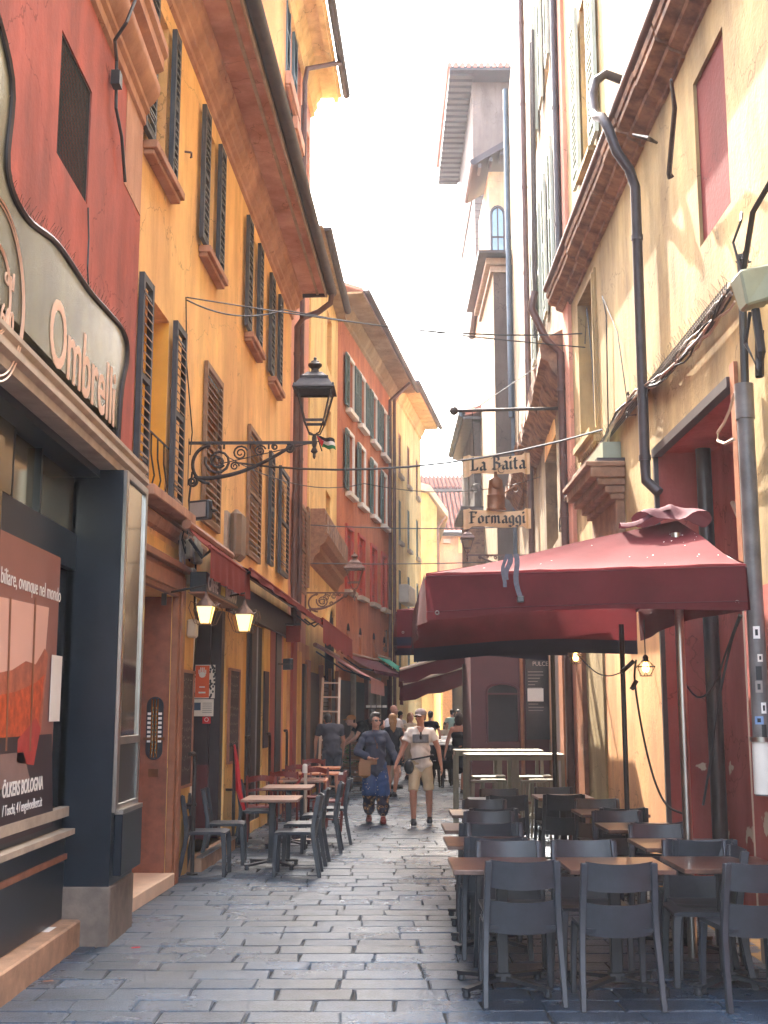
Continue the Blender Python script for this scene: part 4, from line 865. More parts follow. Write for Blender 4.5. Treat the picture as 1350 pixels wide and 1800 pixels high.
for px0, px1, p0, p1 in ((516, 539, 866, 1032), (541, 549, 892, 1036)): a, b = W.Y(px0, 950, .02), W.Y(px1, 950, .02); shutter(W, a, min(b, E3-.01), W.z(px0, p1-3), W.z(px0, p0), -.02, sb_, M['shutbrown'], slats=px0 == 516)
for px0, p0, p1 in ((540, 520, 590), (540, 680, 790)): pass
MB(W.P).box(S3-.5, E3+.1, -5.2, .62, z3+.001, z3+.06).build('soffit', M['pale'], sb_)
molding(W, S3, E3, [(-.04, z3-.5), (.04, z3-.48), (.04, z3-.4), (.1, z3-.3), (.1, z3-.18), (.16, z3-.1), (.2, z3), (-.04, z3)], M['pale'], sb_, 'eaves_molding')
wbox(W, S3-.5, E3+.1, .45, .56, z3-.1, z3, M['pale'], sb_, 'fascia_board')
gutter(W, S3-.5, E3+.15, .72, z3+.1, .09, M['gutter'], sb_)
pipe([W.P(E3-1.3, .7, z3+.02), W.P(E3-1.5, .6, z3-.1), W.P(E3-2.2, .12, z3-.6), W.P(E3-2.2, .08, z3-.9), W.P(E3-2.2, .08, 3.2)], .05, M['copperpipe'], sb_)
# lower strips of ground floor beyond the orange house
W = WL2
wbox(W, 21.36, E3, -.04, .04, 0, 3.0, M['ochre_low'], sb_, 'render_coat')
yb = bld('yellow_building', 'narrow yellow building with a brick terrace cornice beyond the salmon one', 'building', (-1.4, 28, 0))
E4 = 30.8; z4 = 12.0
aY, bY = W.Y(575, 600), W.Y(583, 600)
facade(W, E3, E4, -.02, z4, [(aY, bY, W.z(578, 650), W.z(578, 552), .15, 1), (aY, bY, W.z(578, 790), W.z(578, 716), .15, 1), (aY, bY, W.z(578, 958), W.z(578, 870), .15, 1)], parent=yb, mats=[M['yellow'], M['brown']])
MB(W.P).box(E3, E4, -5, .24, z4+.001, z4+.06).build('soffit', M['cream'], yb); gutter(W, E3+.2, E4-.6, .32, z4+.1, .09, M['gutter'], yb)
zc0, zc1 = W.z(578, 1010), W.z(578, 975)
wbox(W, E3+.3, E4, 0, .30, 5.35, 5.9, M['brickw'], yb, 'terrace_parapet')
molding(W, E3+.3, E4, [(0, 4.7), (.05, 4.75), (.1, 4.9), (.2, 4.98), (.2, 5.1), (.32, 5.2), (.38, 5.34), (0, 5.35)], M['brickw'], yb, 'terrace_cornice')
mb = MB(W.P)
for i in range(9): s = E3+.5+i*.62; mb.box(s, s+.5, .301, .33, 5.42, 5.82)
mb.build('parapet_panel', M['dirtstone'], yb)
cx = W.Y(580, 1080, .02); mb = MB(W.P); P = [(cx+1.0*math.cos(PI*i/12), 3.3+.9*math.sin(PI*i/12)) for i in range(13)]+[(cx-1.0, 2.2), (cx+1.0, 2.2)]
mb.prism(P, 'y', .0, .012); f_ = mb.build('arched_window', M['interior'], yb)
mb = MB(W.P); mb.tube([(p[0], .03, p[1]) for p in P[:13]], .06, 6); mb.build('arch_trim', M['yellow'], f_)
mb = MB(W.P)
for i in range(-3, 4): mb.tube([(cx+i*.28, .03, 2.2), (cx+i*.28, .03, 3.3+.9*math.sqrt(1-(i*.28)**2))], .015, 4)
mb.build('arch_grille', M['iron'], f_)
# ---------------------------------------------------------------- L5 brown-red and L6 pale yellow buildings
W = WL5; rb = bld('brown_building', 'brown red building with four columns of white framed shuttered windows', 'building', W.P(35, 0, 0))
cols = [(607, 621), (628, 641.5), (648.5, 663.5), (669, 679)]
rows = [(9.95, 11.42), (7.62, 9.28), (4.95, 6.62)]
ops = []; wn_ = []
for (a, b), in zip(cols):
    m_ = (a+b)/2; s = (W.Y(a, 800)+W.Y(b, 800))/2
    for r_, (c, d) in enumerate(rows):
        hw = .42; ops.append((s-hw, s+hw, c, d, .2)); wn_.append((s-hw, s+hw, c, d, r_))
nic = [(612, 1104), (633, 1112), (657, 1118), (675, 1122)]
for px, py in nic: s = W.Y(px, py); ops.append((s-.2, s+.2, 3.05, 3.85, .25))
facade(W, 30.8, 39.4, -.02, 12.7, ops, parent=rb, mats=[M['brown']])
for a, b, c, d, r_ in wn_:
    mf = M['whitetrim'] if r_ < 2 else M['shutred']; mb = MB(W.P)
    mb.box(a-.12, a, 0, .05, c-.02, d+.1); mb.box(b, b+.12, 0, .05, c-.02, d+.1); mb.box(a, b, 0, .05, d, d+.1)
    f_ = mb.build('window_frame', mf, rb)
    wbox(W, a-.16, b+.16, 0, .16, c-.14, c-.021, M['whitetrim'] if r_ < 2 else M['stone'], f_, 'window_sill')
    ms = M['shutgreen'] if r_ < 2 else M['shutred']
    shutter(W, a-.50, a-.02, c, d, .055, rb, ms, slats=False, th=.04) if r_ < 2 else None
    shutter(W, b+.02, b+.46, c, d, .055, rb, ms, slats=False, th=.04) if r_ == 0 else None
    if r_ == 2: shutter(W, a+.01, b-.01, c+.01, d-.01, -.05, rb, ms, slats=False, th=.04)
    else: pane_window(W, a, b, c, d, -.18, rb, M['whitetrim'])
for px, py in nic: s = W.Y(px, py); mb = MB(W.P); mb.prism([(s+.2*math.cos(PI*i/8), 3.851+.2*math.sin(PI*i/8)) for i in range(9)], 'y', .0, .008); mb.build('niche_head', M['interior'], rb)
def eaves(W, a, b, z, n1, par, mso, k=.0):
    molding(W, a, b, [(0, z-.45), (.06, z-.4), (.06, z-.3), (.14, z-.2), (.2, z-.05), (.2, z), (0, z)], mso, par, 'eaves_molding')
    mb = MB(W.P); mb.box(a-.2, b+.1, -5.2, n1, z+.001, z+.06); mb.build('soffit', mso, par)
    mb = MB(W.P); mb.add([(a-.2, n1, z+.061), (b+.1, n1, z+.061), (b+.1, -5, z+2.2), (a-.2, -5, z+2.2), (a-.2, n1, z+.16), (b+.1, n1, z+.16), (b+.1, -5, z+2.3), (a-.2, -5, z+2.3)], [(0, 1, 2, 3), (4, 5, 6, 7), (0, 1, 5, 4), (1, 2, 6, 5), (2, 3, 7, 6), (3, 0, 4, 7)]); mb.build('roof', M['tile'], par)
    gutter(W, a-.2, b+.15, n1+.1, z+.09, .09, M['gutter'], par)
eaves(W, 30.8, 40.6, 12.7, .7, rb, M['cream'])
pipe([W.P(39.1, .75, 12.6), W.P(39.0, .1, 12.0), W.P(39.0, .1, 0)], .06, M['copperpipe'], rb)
pb_ = bld('pale_yellow_building', 'pale yellow building with slim windows beyond the brown one', 'building', W.P(43, 0, 0))
ops = []; wl = []
for px, r3 in ((703, (1, 1, 1, 1)), (718, (1, 1, 1, 1)), (733, (1, 1, 0, 0))):
    s = W.Y(px, 850)
    for z_ in (10.0, 7.6, 5.1, 3.0): ops.append((s-.32, s+.32, z_, z_+1.5, .18)); wl.append((s-.32, s+.32, z_, z_+1.5))
facade(W, 39.4, 47.4, -.02, 13.0, ops, parent=pb_, mats=[M['pale']])
for a, b, c, d in wl: shutter(W, a+.01, b-.01, c+.01, d-.01, -.06, pb_, M['frame_wood'] if c > 9 else M['shutgreen'], slats=False, th=.04); wbox(W, a-.08, b+.08, 0, .12, c-.14, c-.01, M['stone'], pb_, 'window_sill')
eaves(W, 40.7, 47.4, 13.0, .7, pb_, M['pale'])
pipe([W.P(40.1, .75, 13), W.P(39.9, .1, 12.3), W.P(39.9, .1, 0)], .06, M['copperpipe'], pb_)
t = wbox(W, W.Y(716, 1050, .3), W.Y(728, 1050, .3), 0, .35, W.z(720, 1062, .3), W.z(720, 1030, .3), mat('grey_ac', srgb(188, 182, 170), .5), None, 'air_conditioner', bevel=.03)
tag(t, 'grey air conditioner box on the pale yellow building above the parasols', 'air conditioner')
# second lantern and bare bracket
q = WL2.on(555, 1054, .02); wall_lantern(WL2.P(q[0]-.9, .0, 5.2+.0) if 0 else WL2.P(24.2, .02, WL2.z(553, 1054)), (1, 0, 0), .95, .78, 'smaller weathered street lantern hanging before the brown building', m=M['ironlight'], drop=.42, scale=.85)
wall_lantern(WL5.P(38.6, .02, WL5.z(678, 1110)), (-.5, -1, 0), 1.1, .7, 'empty scrolled iron bracket without a lantern near the green awning', m=M['ironlight'], drop=.7, lamp=False)
# shop level awnings further on
canopy('fringed_awning', 'orange red awning with a pleated hanging front beyond the long dark one', WL2, 22.0, 29.0, .2, 3.5, .55, 3.38, .42, M['awning'], scallop=1.5, seg=14, sag=0)
canopy('pink_awning', 'faded pink awning sloping out over the shop with the ladder', WL2, 25.0, 30.4, .1, 3.05, 1.25, 2.38, .3, M['awningpink'], seg=12)
canopy('dark_awning', 'folded dark awning above the far end of the faded pink one', WL5, 31.2, 37.5, .1, 3.2, .9, 2.75, .08, M['awningdark'])
canopy('green_awning', 'small sea green awning on the far left side of the lane', WL5, 36.4, 38.8, .1, 3.35, 1.05, 2.75, .16, M['awninggreen'])
# shop fronts below: flat panels, dark colour for the shade inside, with wooden piers
for i, (a, b, m) in enumerate(((24.6, 26.6, 'shopdark'), (26.8, 28.6, 'interior'), (28.8, 30.6, 'shopdark'))):
    wbox(WL2, a, b, .0, .02, .1, 2.5, M[m], yb, 'dark_shop_panel'); wbox(WL2, b, b+.18, 0, .1, 0, 2.7, M['frame_wood'], yb, 'shop_pier')
mb = MB(WL2.P)
for i in range(26): mb.box(26.85, 28.55, .021, .04, .2+i*.085, .27+i*.085)
mb.build('roller_slat', M['pvc'], yb)
for i in range(4):
    a = 31.0+i*2.05; wbox(WL5, a, a+1.75, 0, .02, .1, 2.5, M['interior' if i % 2 else 'shopdark'], rb, 'dark_shop_panel'); wbox(WL5, a+1.78, a+2.0, 0, .12, 0, 2.7, M['maroon_dark' if i % 2 else 'stone'], rb, 'shop_pier')
# ground floor of the salmon building
W = WL2
for a, b, m, z_ in ((21.45, 22.0, 'shopred', 3.1), (22.1, 22.7, 'orange_low', 2.8), (23.2, 23.6, 'black', 2.6), (23.7, 24.3, 'frame_wood', 2.7)): wbox(W, a, b, .041, .09, 0, z_, M[m], sb_, 'pilaster')
t = bld('bracket_sign', 'square brick red signboard fixed above the awning arms on the left', 'sign', W.P(21.0, .4, 2.9)); wbox(W, 20.2, 20.25, .12, .36, 2.85, 3.12, M['awning'], t, 'board'); MB(W.P).tube([(20.22, 0, 3.15), (20.22, .36, 3.15)], .015, 5).build('arm', M['iron'], t)
# red cloth hung on the second hand rail
S, z = W.on(413, 1345, .15); P = [(S, .14, z+.25), (S+.05, .17, z), (S+.02, .2, z-.3), (S+.1, .26, z-.55)]
tag(MB(W.P).tube(P, [.012, .028, .038, .02], 8).build('red_cloth', M['redprint'], smooth=True), 'red cloth hanging from the second hand rail behind the grey chairs', 'cloth')
# ================================================================ RIGHT SIDE
W = WR1
ocb = bld('ochre_building', 'tall ochre building on the right with a long stone cornice and a blind red window', 'building', (2.6, 10, 0))
DR0, DR1, DRZ = 8.62, 11.1, 4.12
upw = (14.08, 15.1, 5.1, 6.98)
U0, U1 = W.Y(1045, 100), W.Y(1015, 100)
opsR = [(8.45, 9.33, 5.46, 6.9, .03, 1), (DR0, DR1, .0, DRZ, .5, 2), (*upw, .25, 3), (13.8, 14.6, 8.6, 10.9, .2, 3)]
facade(W, 2.0, 16.4, -.02, 14.5, opsR, name='wall', mats=[M['ochre'], M['blind_red'], M['maroon_wall'], M['mustard']], parent=ocb)
wbox(W, 2.0, DR0-.02, 0, .008, 0, 2.55, M['maroon_wall'], ocb, 'render_coat')
wbox(W, 11.12, 14.15, 0, .008, 0, 3.0, M['ochre_low'], ocb, 'render_coat')
wbox(W, 14.16, 15.3, 0, .03, 0, 3.2, M['mustard'], ocb, 'wall_panel')
# recess jambs in red, black steel lintel and door frame
mb = MB(W.P); mb.add([(DR1-.004, -.001, 0), (DR1-.004, -.5, 0), (DR1-.004, -.5, DRZ), (DR1-.004, -.001, DRZ)], [(0, 1, 2, 3)]); mb.add([(DR0, -.001, DRZ-.004), (DR0, -.5, DRZ-.004), (DR1, -.5, DRZ-.004), (DR1, -.001, DRZ-.004)], [(0, 1, 2, 3)])
mb.add([(DR0+.004, -.001, 0), (DR0+.004, -.5, 0), (DR0+.004, -.5, DRZ), (DR0+.004, -.001, DRZ)], [(0, 1, 2, 3)]); mb.build('reveal', M['maroon_wall'], ocb)
mb = MB(W.P); mb.box(DR0, DR1+.05, -.03, .05, DRZ-.04, DRZ+.04); mb.box(DR1+.0, DR1+.05, -.03, .04, 0, DRZ-.04); mb.build('steel_lintel', M['gutter'], ocb)
mb = MB(W.P); mb.box(DR0-.13, DR0-.02, -.0, .03, 2.6, DRZ+.12); mb.build('door_board', M['frame_wood'], ocb)
# upper window with mouldings
mb = MB(W.P); a, b, c, d = upw
for k, (p, q) in enumerate(((.10, .03), (.05, .05))): mb.box(a-p, a-p+.05, 0, q, c-p, d+p); mb.box(b+p-.05, b+p, 0, q, c-p, d+p); mb.box(a-p+.05, b+p-.05, 0, q, d+p-.05, d+p)
mb.build('window_frame', M['ochre'], ocb); mb = MB(W.P)
for k in range(3): mb.box(a-.12, b+.12, 0, .04+.05*(2-k), c-.12-.09*k, c-.04-.09*k)
mb.build('window_sill', M['ochre'], ocb)
pane_window(W, a, b, c, d, -.23, ocb, M['mustard'])
# shutters over the cornice
shutter(W, 13.35, 13.8, 8.55, 10.95, .03, ocb, M['shutpale']); shutter(W, 14.6, 15.05, 8.55, 10.95, .03, ocb, M['shutpale'])
wbox(W, 13.7, 14.7, 0, .1, 8.48, 8.54, M['ochre'], ocb, 'window_sill')
# heavy weathered stone cornice with gutter-like roll, running the length
cprof = [(0, 6.78), (.05, 6.8), (.06, 6.88), (.12, 6.92), (.2, 6.98), (.22, 7.06), (.18, 7.10), (.3, 7.14), (.36, 7.2), (.37, 7.30), (.31, 7.38), (.38, 7.4), (.40, 7.52), (.3, 7.6), (0, 7.72)]
cprof = [(a*.72, 7.27+(b-6.78)*.42) for a, b in cprof]
seg = []; s = 5.0; rr2 = random.Random(8)
while s < 16.35:
    L_ = min(rr2.uniform(.7, 1.1), 16.4-s); dz = rr2.uniform(-.012, .012); dn = rr2.uniform(-.012, .012)
    molding(W, s, s+L_-.014, [(p[0]+(dn if p[0] > 0 else 0), p[1]+dz) for p in cprof], M['dirtstone'], ocb, 'cornice_block', smooth=30); s += L_
mb = MB(W.P); mb.tube([(5.0, .27, 7.66), (16.35, .27, 7.66)], .055, 10); mb.build('gutter_roll', M['copperpipe'], ocb, smooth=True)
MB(W.P).box(5.0, 16.38, 0, .24, 7.665, 7.70).build('lead_flashing', M['gutter'], ocb)
# eaves far above
MB(W.P).box(2, 16.4, -5, .5, 14.51, 14.6).build('soffit', M['ochre'], ocb)
# pipes
pp = lambda *a: [W.P(*p) for p in a]
pipe(pp((11.5, .1, 8.15), (11.48, .3, 8.22), (11.45, .42, 8.12), (11.42, .45, 7.95), (11.38, .45, 7.75), (11.25, .45, 7.62), (11.12, .42, 7.55), (11.05, .38, 7.4), (11.06, .3, 7.15), (11.08, .18, 6.98), (11.1, .12, 6.8), (11.12, .12, 4.0), (11.1, .12, 3.85), (11.02, .02, 3.72)), .05, M['gutter'], ocb, rings=2.2)
pipe(pp((16.3, .45, 7.6), (16.3, .5, 7.35), (16.32, .3, 6.9), (16.32, .1, 6.7), (16.32, .1, 0)), .055, M['copperpipe'], ocb)
pipe(pp((16.2, .1, 14.5), (16.2, .1, 7.7)), .05, M['gutter'], ocb, 'upper_downpipe')
wbox(W, 15.9, 16.4, 0, .05, 0, 14.5, M['salmon'], ocb, 'corner_strip')
# iron rods hanging below the cornice
t = bld('iron_bracket', 'bent iron rod bracket hanging under the stone cornice near the red blind window', 'bracket', W.P(9.6, .1, 6.4))
S, z = W.on(1172, 305, .2); mb = MB(W.P); mb.tube([(W.Y(1182, 140, .35), .36, W.z(1182, 140, .35)), (W.Y(1186, 190, .25), .25, W.z(1186, 190, .25)), (S, .18, z), (S+.02, .16, z-.03)], [.012, .02, .022, .03], 6)
mb.tube([(S+.35, .4, W.z(1160, 150, .35)), (S+.2, .3, W.z(1166, 185, .3)), (S+.3, .2, W.z(1160, 240, .2))], [.012, .025, .012], 6); mb.build('rod', M['iron'], t, smooth=True)
# electric box, cable run on a netted ledge
t = bld('electric_box', 'tapered grey green electric box with cables, high on the right wall', 'electric box', W.P(8.5, 0, 4.9))
Sb = W.Y(1305, 510, .2); zb1, zb0 = W.z(1305, 478, .2), W.z(1305, 546, .2)
mb = MB(W.P); mb.add([(Sb-.1, .02, zb0+.05), (Sb+.1, .02, zb0+.05), (Sb+.08, .2, zb0), (Sb-.08, .2, zb0), (Sb-.12, .02, zb1+.03), (Sb+.12, .02, zb1+.03), (Sb+.12, .25, zb1-.02), (Sb-.12, .25, zb1-.02)], [(0, 3, 2, 1), (4, 5, 6, 7), (0, 1, 5, 4), (1, 2, 6, 5), (2, 3, 7, 6), (3, 0, 4, 7)]); mb.build('case', M['greenbox'], t, bevel=.015)
mb = MB(W.P); mb.tube([(Sb, .12, zb0), (Sb-.02, .1, zb0-.3), (Sb+.05, .1, zb0-.45), (Sb, .1, 4.2)], .03, 7); mb.tube([(Sb+.05, .14, zb0), (Sb+.12, .16, zb0-.2), (Sb+.02, .12, zb0-.4), (Sb+.03, .1, 4.2)], .014, 6); mb.tube([(Sb-.05, .2, zb1), (Sb-.3, .2, zb1+.3), (Sb-.9, .12, zb1+.5)], .02, 6); mb.tube([(Sb, .2, zb1), (Sb+.08, .22, zb1+.25), (Sb-.05, .2, zb1+.35), (Sb+.05, .16, zb1+.45)], .01, 5)
for k in range(5): a0 = k*1.2; mb.tube([(Sb+.02*k, .16, zb1), (Sb+.1*math.cos(a0), .2, zb1+.12), (Sb-.08*math.sin(a0), .16, zb1+.05)], .008, 5)
mb.build('cable', M['cable'], t, smooth=True)
Pc = [(1283, 520), (1240, 575), (1200, 625), (1160, 668), (1120, 690), (1080, 740), (1060, 790), (1040, 835), (1010, 860), (990, 885), (985, 930)]
t = bld('cable_run', 'thick bundle of pale and black cables sagging along the right wall towards the hood', 'cables', W.P(10, .1, 4.7))
for k, (m, r_) in enumerate((('cable', .014), ('cablegrey', .012), ('rope', .012), ('cable', .009), ('rope', .009), ('cablegrey', .008), ('cable', .012))):
    mb = MB(W.P); rk = random.Random(k); P = []
    for i, p in enumerate(Pc):
        S, z = W.on(p[0], p[1], .08); P.append((S, .05+.05*rk.random(), z+rk.uniform(-.05, .05)))
    P = smooth_poly(P, 4); P = [(p[0], p[1]+.02*math.sin(i*1.1+k), p[2]+.018*math.cos(i*1.3+k*2)) for i, p in enumerate(P)]
    mb.tube(P, r_, 6); mb.build('cable', M[m], t, smooth=True)
t = bld('pigeon_net_ledge', 'narrow ledge with bird spikes and netting running down beside the cable bundle', 'ledge', W.P(11, 0, 4.9))
S0_, z0_ = W.on(1283, 502, .05); S1_, z1_ = W.on(1060, 768, .05); S2_, z2_ = W.on(990, 872, .05); mb = MB(W.P)
zL = (z0_+z1_)/2; mb.box(S0_, S2_, 0, .05, zL-.03, zL+.01); mb.build('ledge', M['stone'], t)
mb = MB(W.P); r = random.Random(2); s = S0_
while s < S2_: mb.tube([(s, .05, zL), (s+r.uniform(-.03, .03), .06+r.random()*.05, zL+r.uniform(.06, .11))], .0016, 3, False); s += .05
s = S0_
while s < S1_: mb.tube([(s, .066, zL-.1), (s+.09, .07, zL+.0)], .004, 3, False); mb.tube([(s+.09, .066, zL-.1), (s, .07, zL+.0)], .004, 3, False); s += .05
mb.build('bird_spikes', M['iron'], t, kind='stuff')
for px, py in ((1104, 693), (1102, 729)):
    S, z = W.on(px, py, .1); mb = MB(W.P); mb.tube([(S+.03*math.cos(i*PI/5), .1, z+.03*math.sin(i*PI/5)) for i in range(11)]+[(S, 0, z)], .006, 5); o = mb.build('wall_ring', M['iron']); tag(o, 'small iron ring eye on the right wall, %s of the two beside the dark downpipe' % ('upper' if py < 700 else 'lower'), 'ring', 'iron rings on the right wall')
# hanging cord loop at the door, conduit lines
cd_ = MB(W.P); P = [(1292, 690), (1283, 720), (1272, 745), (1262, 760), (1262, 775), (1274, 780), (1290, 772)]
cd_.tube([(*(lambda q: (q[0], .1, q[1]))(W.on(*p, .1)),) for p in P], .012, 6); tag(cd_.build('cord_loop', M['rope'], smooth=True), 'frayed pale cord looping beside the tall red doorway', 'cord')
# fat grey pipe with stickers
t = bld('grey_wall_pipe', 'grey pipe covered in stickers running down the red wall nearest on the right', 'pipe', W.P(8.08, .1, 1.1))
MB(W.P).tube([(8.08, .09, 3.75), (8.08, .09, 1.15)], .058, 14).build('pipe', M['pvc'], t, smooth=True)
MB(W.P).tube([(8.08, .09, 3.95), (8.08, .09, 3.70)], .066, 14).build('collar', M['pvc'], t, smooth=40)
MB(W.P).tube([(8.08, .09, 1.50), (8.08, .09, 1.16)], .066, 14).build('socket', M['whitetrim'], t, smooth=40)
MB(W.P).tube([(8.08, .09, 1.53), (8.08, .09, 1.50)], .078, 14).build('clamp', M['steel'], t, smooth=40)
rs = random.Random(12)
for i, z in enumerate((2.22, 2.05, 1.95, 1.86, 1.72, 1.64, 1.57)):
    mb = MB(W.P); w2 = rs.uniform(.25, .5); h2 = rs.uniform(.025, .05); a0 = -PI*.5+rs.uniform(-.5, .1)
    mb.grid(5, 1, lambda u, v: (8.08+.0605*math.sin(a0+u*w2*2), .09+.0605*math.cos(a0+u*w2*2), z+(v-.5)*2*h2)); o = mb.build('sticker', [M['whitepaint'], M['whitetrim'], M['blackprint'], M['cablegrey'], M['whitepaint'], mat('blue_sticker', srgb(120, 150, 190), .5), M['blackprint']][i], t)
    if i not in (2, 6):
        mb = MB(W.P); mb.grid(4, 1, lambda u, v: (8.08+.0612*math.sin(a0+(.3+u*.4)*w2*2), .09+.0612*math.cos(a0+(.3+u*.4)*w2*2), z+(v-.5)*h2)); mb.build('sticker_print', M['blackprint'], o)
MB(W.P).tube([(8.08, .06, 4.9), (8.08, .08, 3.9)], .03, 8).build('cable_stub', M['cable'], t, smooth=True)
# black pipe, twin white conduits inside the recess
o = MB(W.P).tube([(10.62, -.3, 0), (10.62, -.3, 4.05)], .07, 12).build('black_pipe', M['black'], smooth=True); tag(o, 'thick black pipe standing in the red recess behind the tables', 'pipe')
for i in range(2): o = MB(W.P).tube([(10.1-.17*i, -.45, 0), (10.1-.17*i, -.45, 3.3), (10.3-.17*i, -.45, 3.5)], .022, 8).build('conduit', M['rope'], smooth=True); tag(o, 'thin pale conduit in the red recess, %s of the two' % ('closer to the black pipe' if not i else 'farther from the black pipe'), 'conduit', 'pale conduits in the red recess')
# stepped hood over the side door
t = bld('door_hood', 'stepped brown stone hood projecting from the ochre wall above the nearest parasol', 'hood', W.P(14, 0, 3.7))
h0, h1 = W.Y(1057, 880, .25), W.Y(990, 920, .45)
mb = MB(W.P)
for k, (p, za, zb_) in enumerate(((.10, 3.55, 3.95), (.16, 3.952, 4.02), (.22, 4.022, 4.10), (.30, 4.102, 4.18), (.38, 4.182, 4.30), (.43, 4.302, 4.36))): mb.box(h0-.0-p*.3, h1+p*.3, 0, p, za, zb_)
mb.build('stepped_stone', mat('hood_stone', srgb(142, 108, 80), .85, vary=.35, scale=6, bump=.3), t, bevel=.01)
wbox(W, h0-.1, h1+.1, 0, .3, 4.362, 4.40, M['gutter'], t, 'lead_cap'); wbox(W, h0+.1, h1-.1, 0, .2, 4.402, 4.62, M['greenbox'], t, 'top_block')
# ---------------------------------------------------------------- R2
W = WR2
ob2 = bld('old_plaster_building', 'tall old building beyond the ochre one, with arched orange niche and rough ledge', 'building', W.P(20, 0, 0))
A0, A1 = W.Y(978, 800), W.Y(958, 800)
facade(W, 16.4, 29.5, -.02, 18, [(A0, A1, 4.35, 6.0, .25, 1), (W.Y(940, 900), W.Y(932, 900), 4.2, 5.6, .2, 1), (18.0, 18.8, 8.2, 10.6, .2, 1), (20.6, 21.6, 8.2, 10.6, .2, 1), (18.0, 18.8, 12.0, 14.4, .2, 1), (20.6, 21.6, 12.0, 14.4, .2, 1)], name='wall', mats=[M['old_ochre'], M['orange']], parent=ob2)
ac = (A0+A1)/2; hw = (A1-A0)/2; mb = MB(W.P); mb.prism([(ac+hw*math.cos(PI*i/12), 6.001+.55*math.sin(PI*i/12)) for i in range(13)], 'y', 0, .01); mb.build('niche_arch', M['orange'], ob2)
for a, c in ((17.5, 8.2), (18.85, 8.2), (20.0, 8.2), (21.65, 8.2), (17.5, 12), (18.85, 12), (20.0, 12)): shutter(W, a, a+.48, c, c+2.4, .03, ob2, M['shutpale'], slats=False)
s = 16.45
while s < 27.5:
    L_ = rr2.uniform(.35, .7); j = [rr2.uniform(-.03, .03) for _ in range(4)]
    molding(W, s, s+L_-.012, [(0, 6.3+j[0]), (.10, 6.36), (.2+j[1], 6.5), (.24+j[2], 6.62), (.34+j[2], 6.68), (.36+j[1], 6.86), (.3, 6.98+j[3]), (0, 7.12)], M['dirtstone'], ob2, 'ledge_block'); s += L_
for s in (19.3, 19.7): mb = MB(W.P); mb.tube([(s, .15, 13.5), (s+.6, .15, 8.2)], .03, 6); mb.build('iron_stay', M['iron'], ob2)
pipe([W.P(29.3, .1, 17.9), W.P(29.3, .1, 9.0)], .07, M['bluepipe'], ob2); pipe([W.P(22.6, .12, 18), W.P(22.6, .12, 0)], .06, M['copperpipe'], ob2)
for a, b, m in ((16.5, 17.3, 'shopdark'), (17.4, 18.0, 'frame_wood'), (18.1, 18.9, 'shopdark'), (19.0, 19.6, 'frame_wood'), (15.35, 15.8, 'frame_wood')): (lambda Wx: wbox(Wx, a, b, 0, .06+.02*(m == 'frame_wood'), 0, 3.0, M[m], ob2 if a > 16 else ocb, 'shop_pier'))(W if a > 16 else WR1)
# glazed maroon enclosure projecting into the lane, with blackboard
dh = bld('terrace_enclosure', 'dark maroon boarded enclosure with an arched dark window behind the high tables', 'enclosure', (2.1, 21.5, 0))
xa, xb = at(828, 1250, 21).x, 2.95
MB().box(xa, xb, 21, 23.2, 0, 3.1).build('boards', M['maroon_dark'], dh)
wa, wb = at(856, 1250, 21).x, at(912, 1250, 21).x; za, zb_ = at(880, 1305, 21).z, at(880, 1215, 21).z
mb = MB(); P = [(wa, za), (wb, za), (wb, zb_)]+[((wa+wb)/2+(wb-wa)/2*math.cos(PI*i/10), zb_+.13*math.sin(PI*i/10)) for i in range(11)]+[(wa, zb_)]
mb.prism(P, 'y', 20.985, 20.999); f_ = mb.build('window_pane', M['interior'], dh); mb = MB(); mb.tube([(p[0], 20.98, p[1]) for p in P[1:]+P[:2]], .022, 5); mb.box(wa, wb, 20.96, 20.983, za-.04, za); mb.build('window_trim', M['maroon_dark'], f_)
MB().box(wa+.02, wb-.02, 20.97, 20.984, zb_-.06, zb_-.03).build('transom', M['maroon_dark'], f_)
for px in (918, 971): x = at(px, 1250, 20.9).x; MB().tube([(x, 20.9, 0), (x, 20.9, 3.0)], .035, 8).build('post', M['frame_wood'], dh, smooth=True)
x0, x1 = at(925, 1250, 20.85).x, at(966, 1250, 20.85).x; z0, z1 = at(940, 1300, 20.85).z, at(940, 1153, 20.85).z
t = bld('tall_blackboard', 'tall hanging blackboard with chalk lines and the word PULCE at its top', 'blackboard', (x0, 20.85, z0)); MB().box(x0, x1, 20.84, 20.87, z0, z1).build('slate', M['black'], t)
place_text('PULCE', .105, (x0+.12, 20.838, z1-.17), (1, 0, 0), (0, 0, 1), M['chalkmark'], t, 'chalk_word', .002, sx=.9)
mb = MB(); r = random.Random(6)
for i in range(13): z = z1-.28-i*.055; mb.box(x0+.04, x0+.04+r.uniform(.12, .3), 20.8385, 20.8395, z, z+.012)
mb.build('chalk_lines', M['cablegrey'], t, kind='stuff')
x0, x1 = at(928, 1250, 20.8).x, at(956, 1250, 20.8).x; o = MB().box(x0, x1, 20.805, 20.81, at(940, 1233, 20.8).z, at(940, 1210, 20.8).z).build('paper_sheet', M['whitetrim']); tag(o, 'white paper sheet taped over the tall blackboard', 'notice')
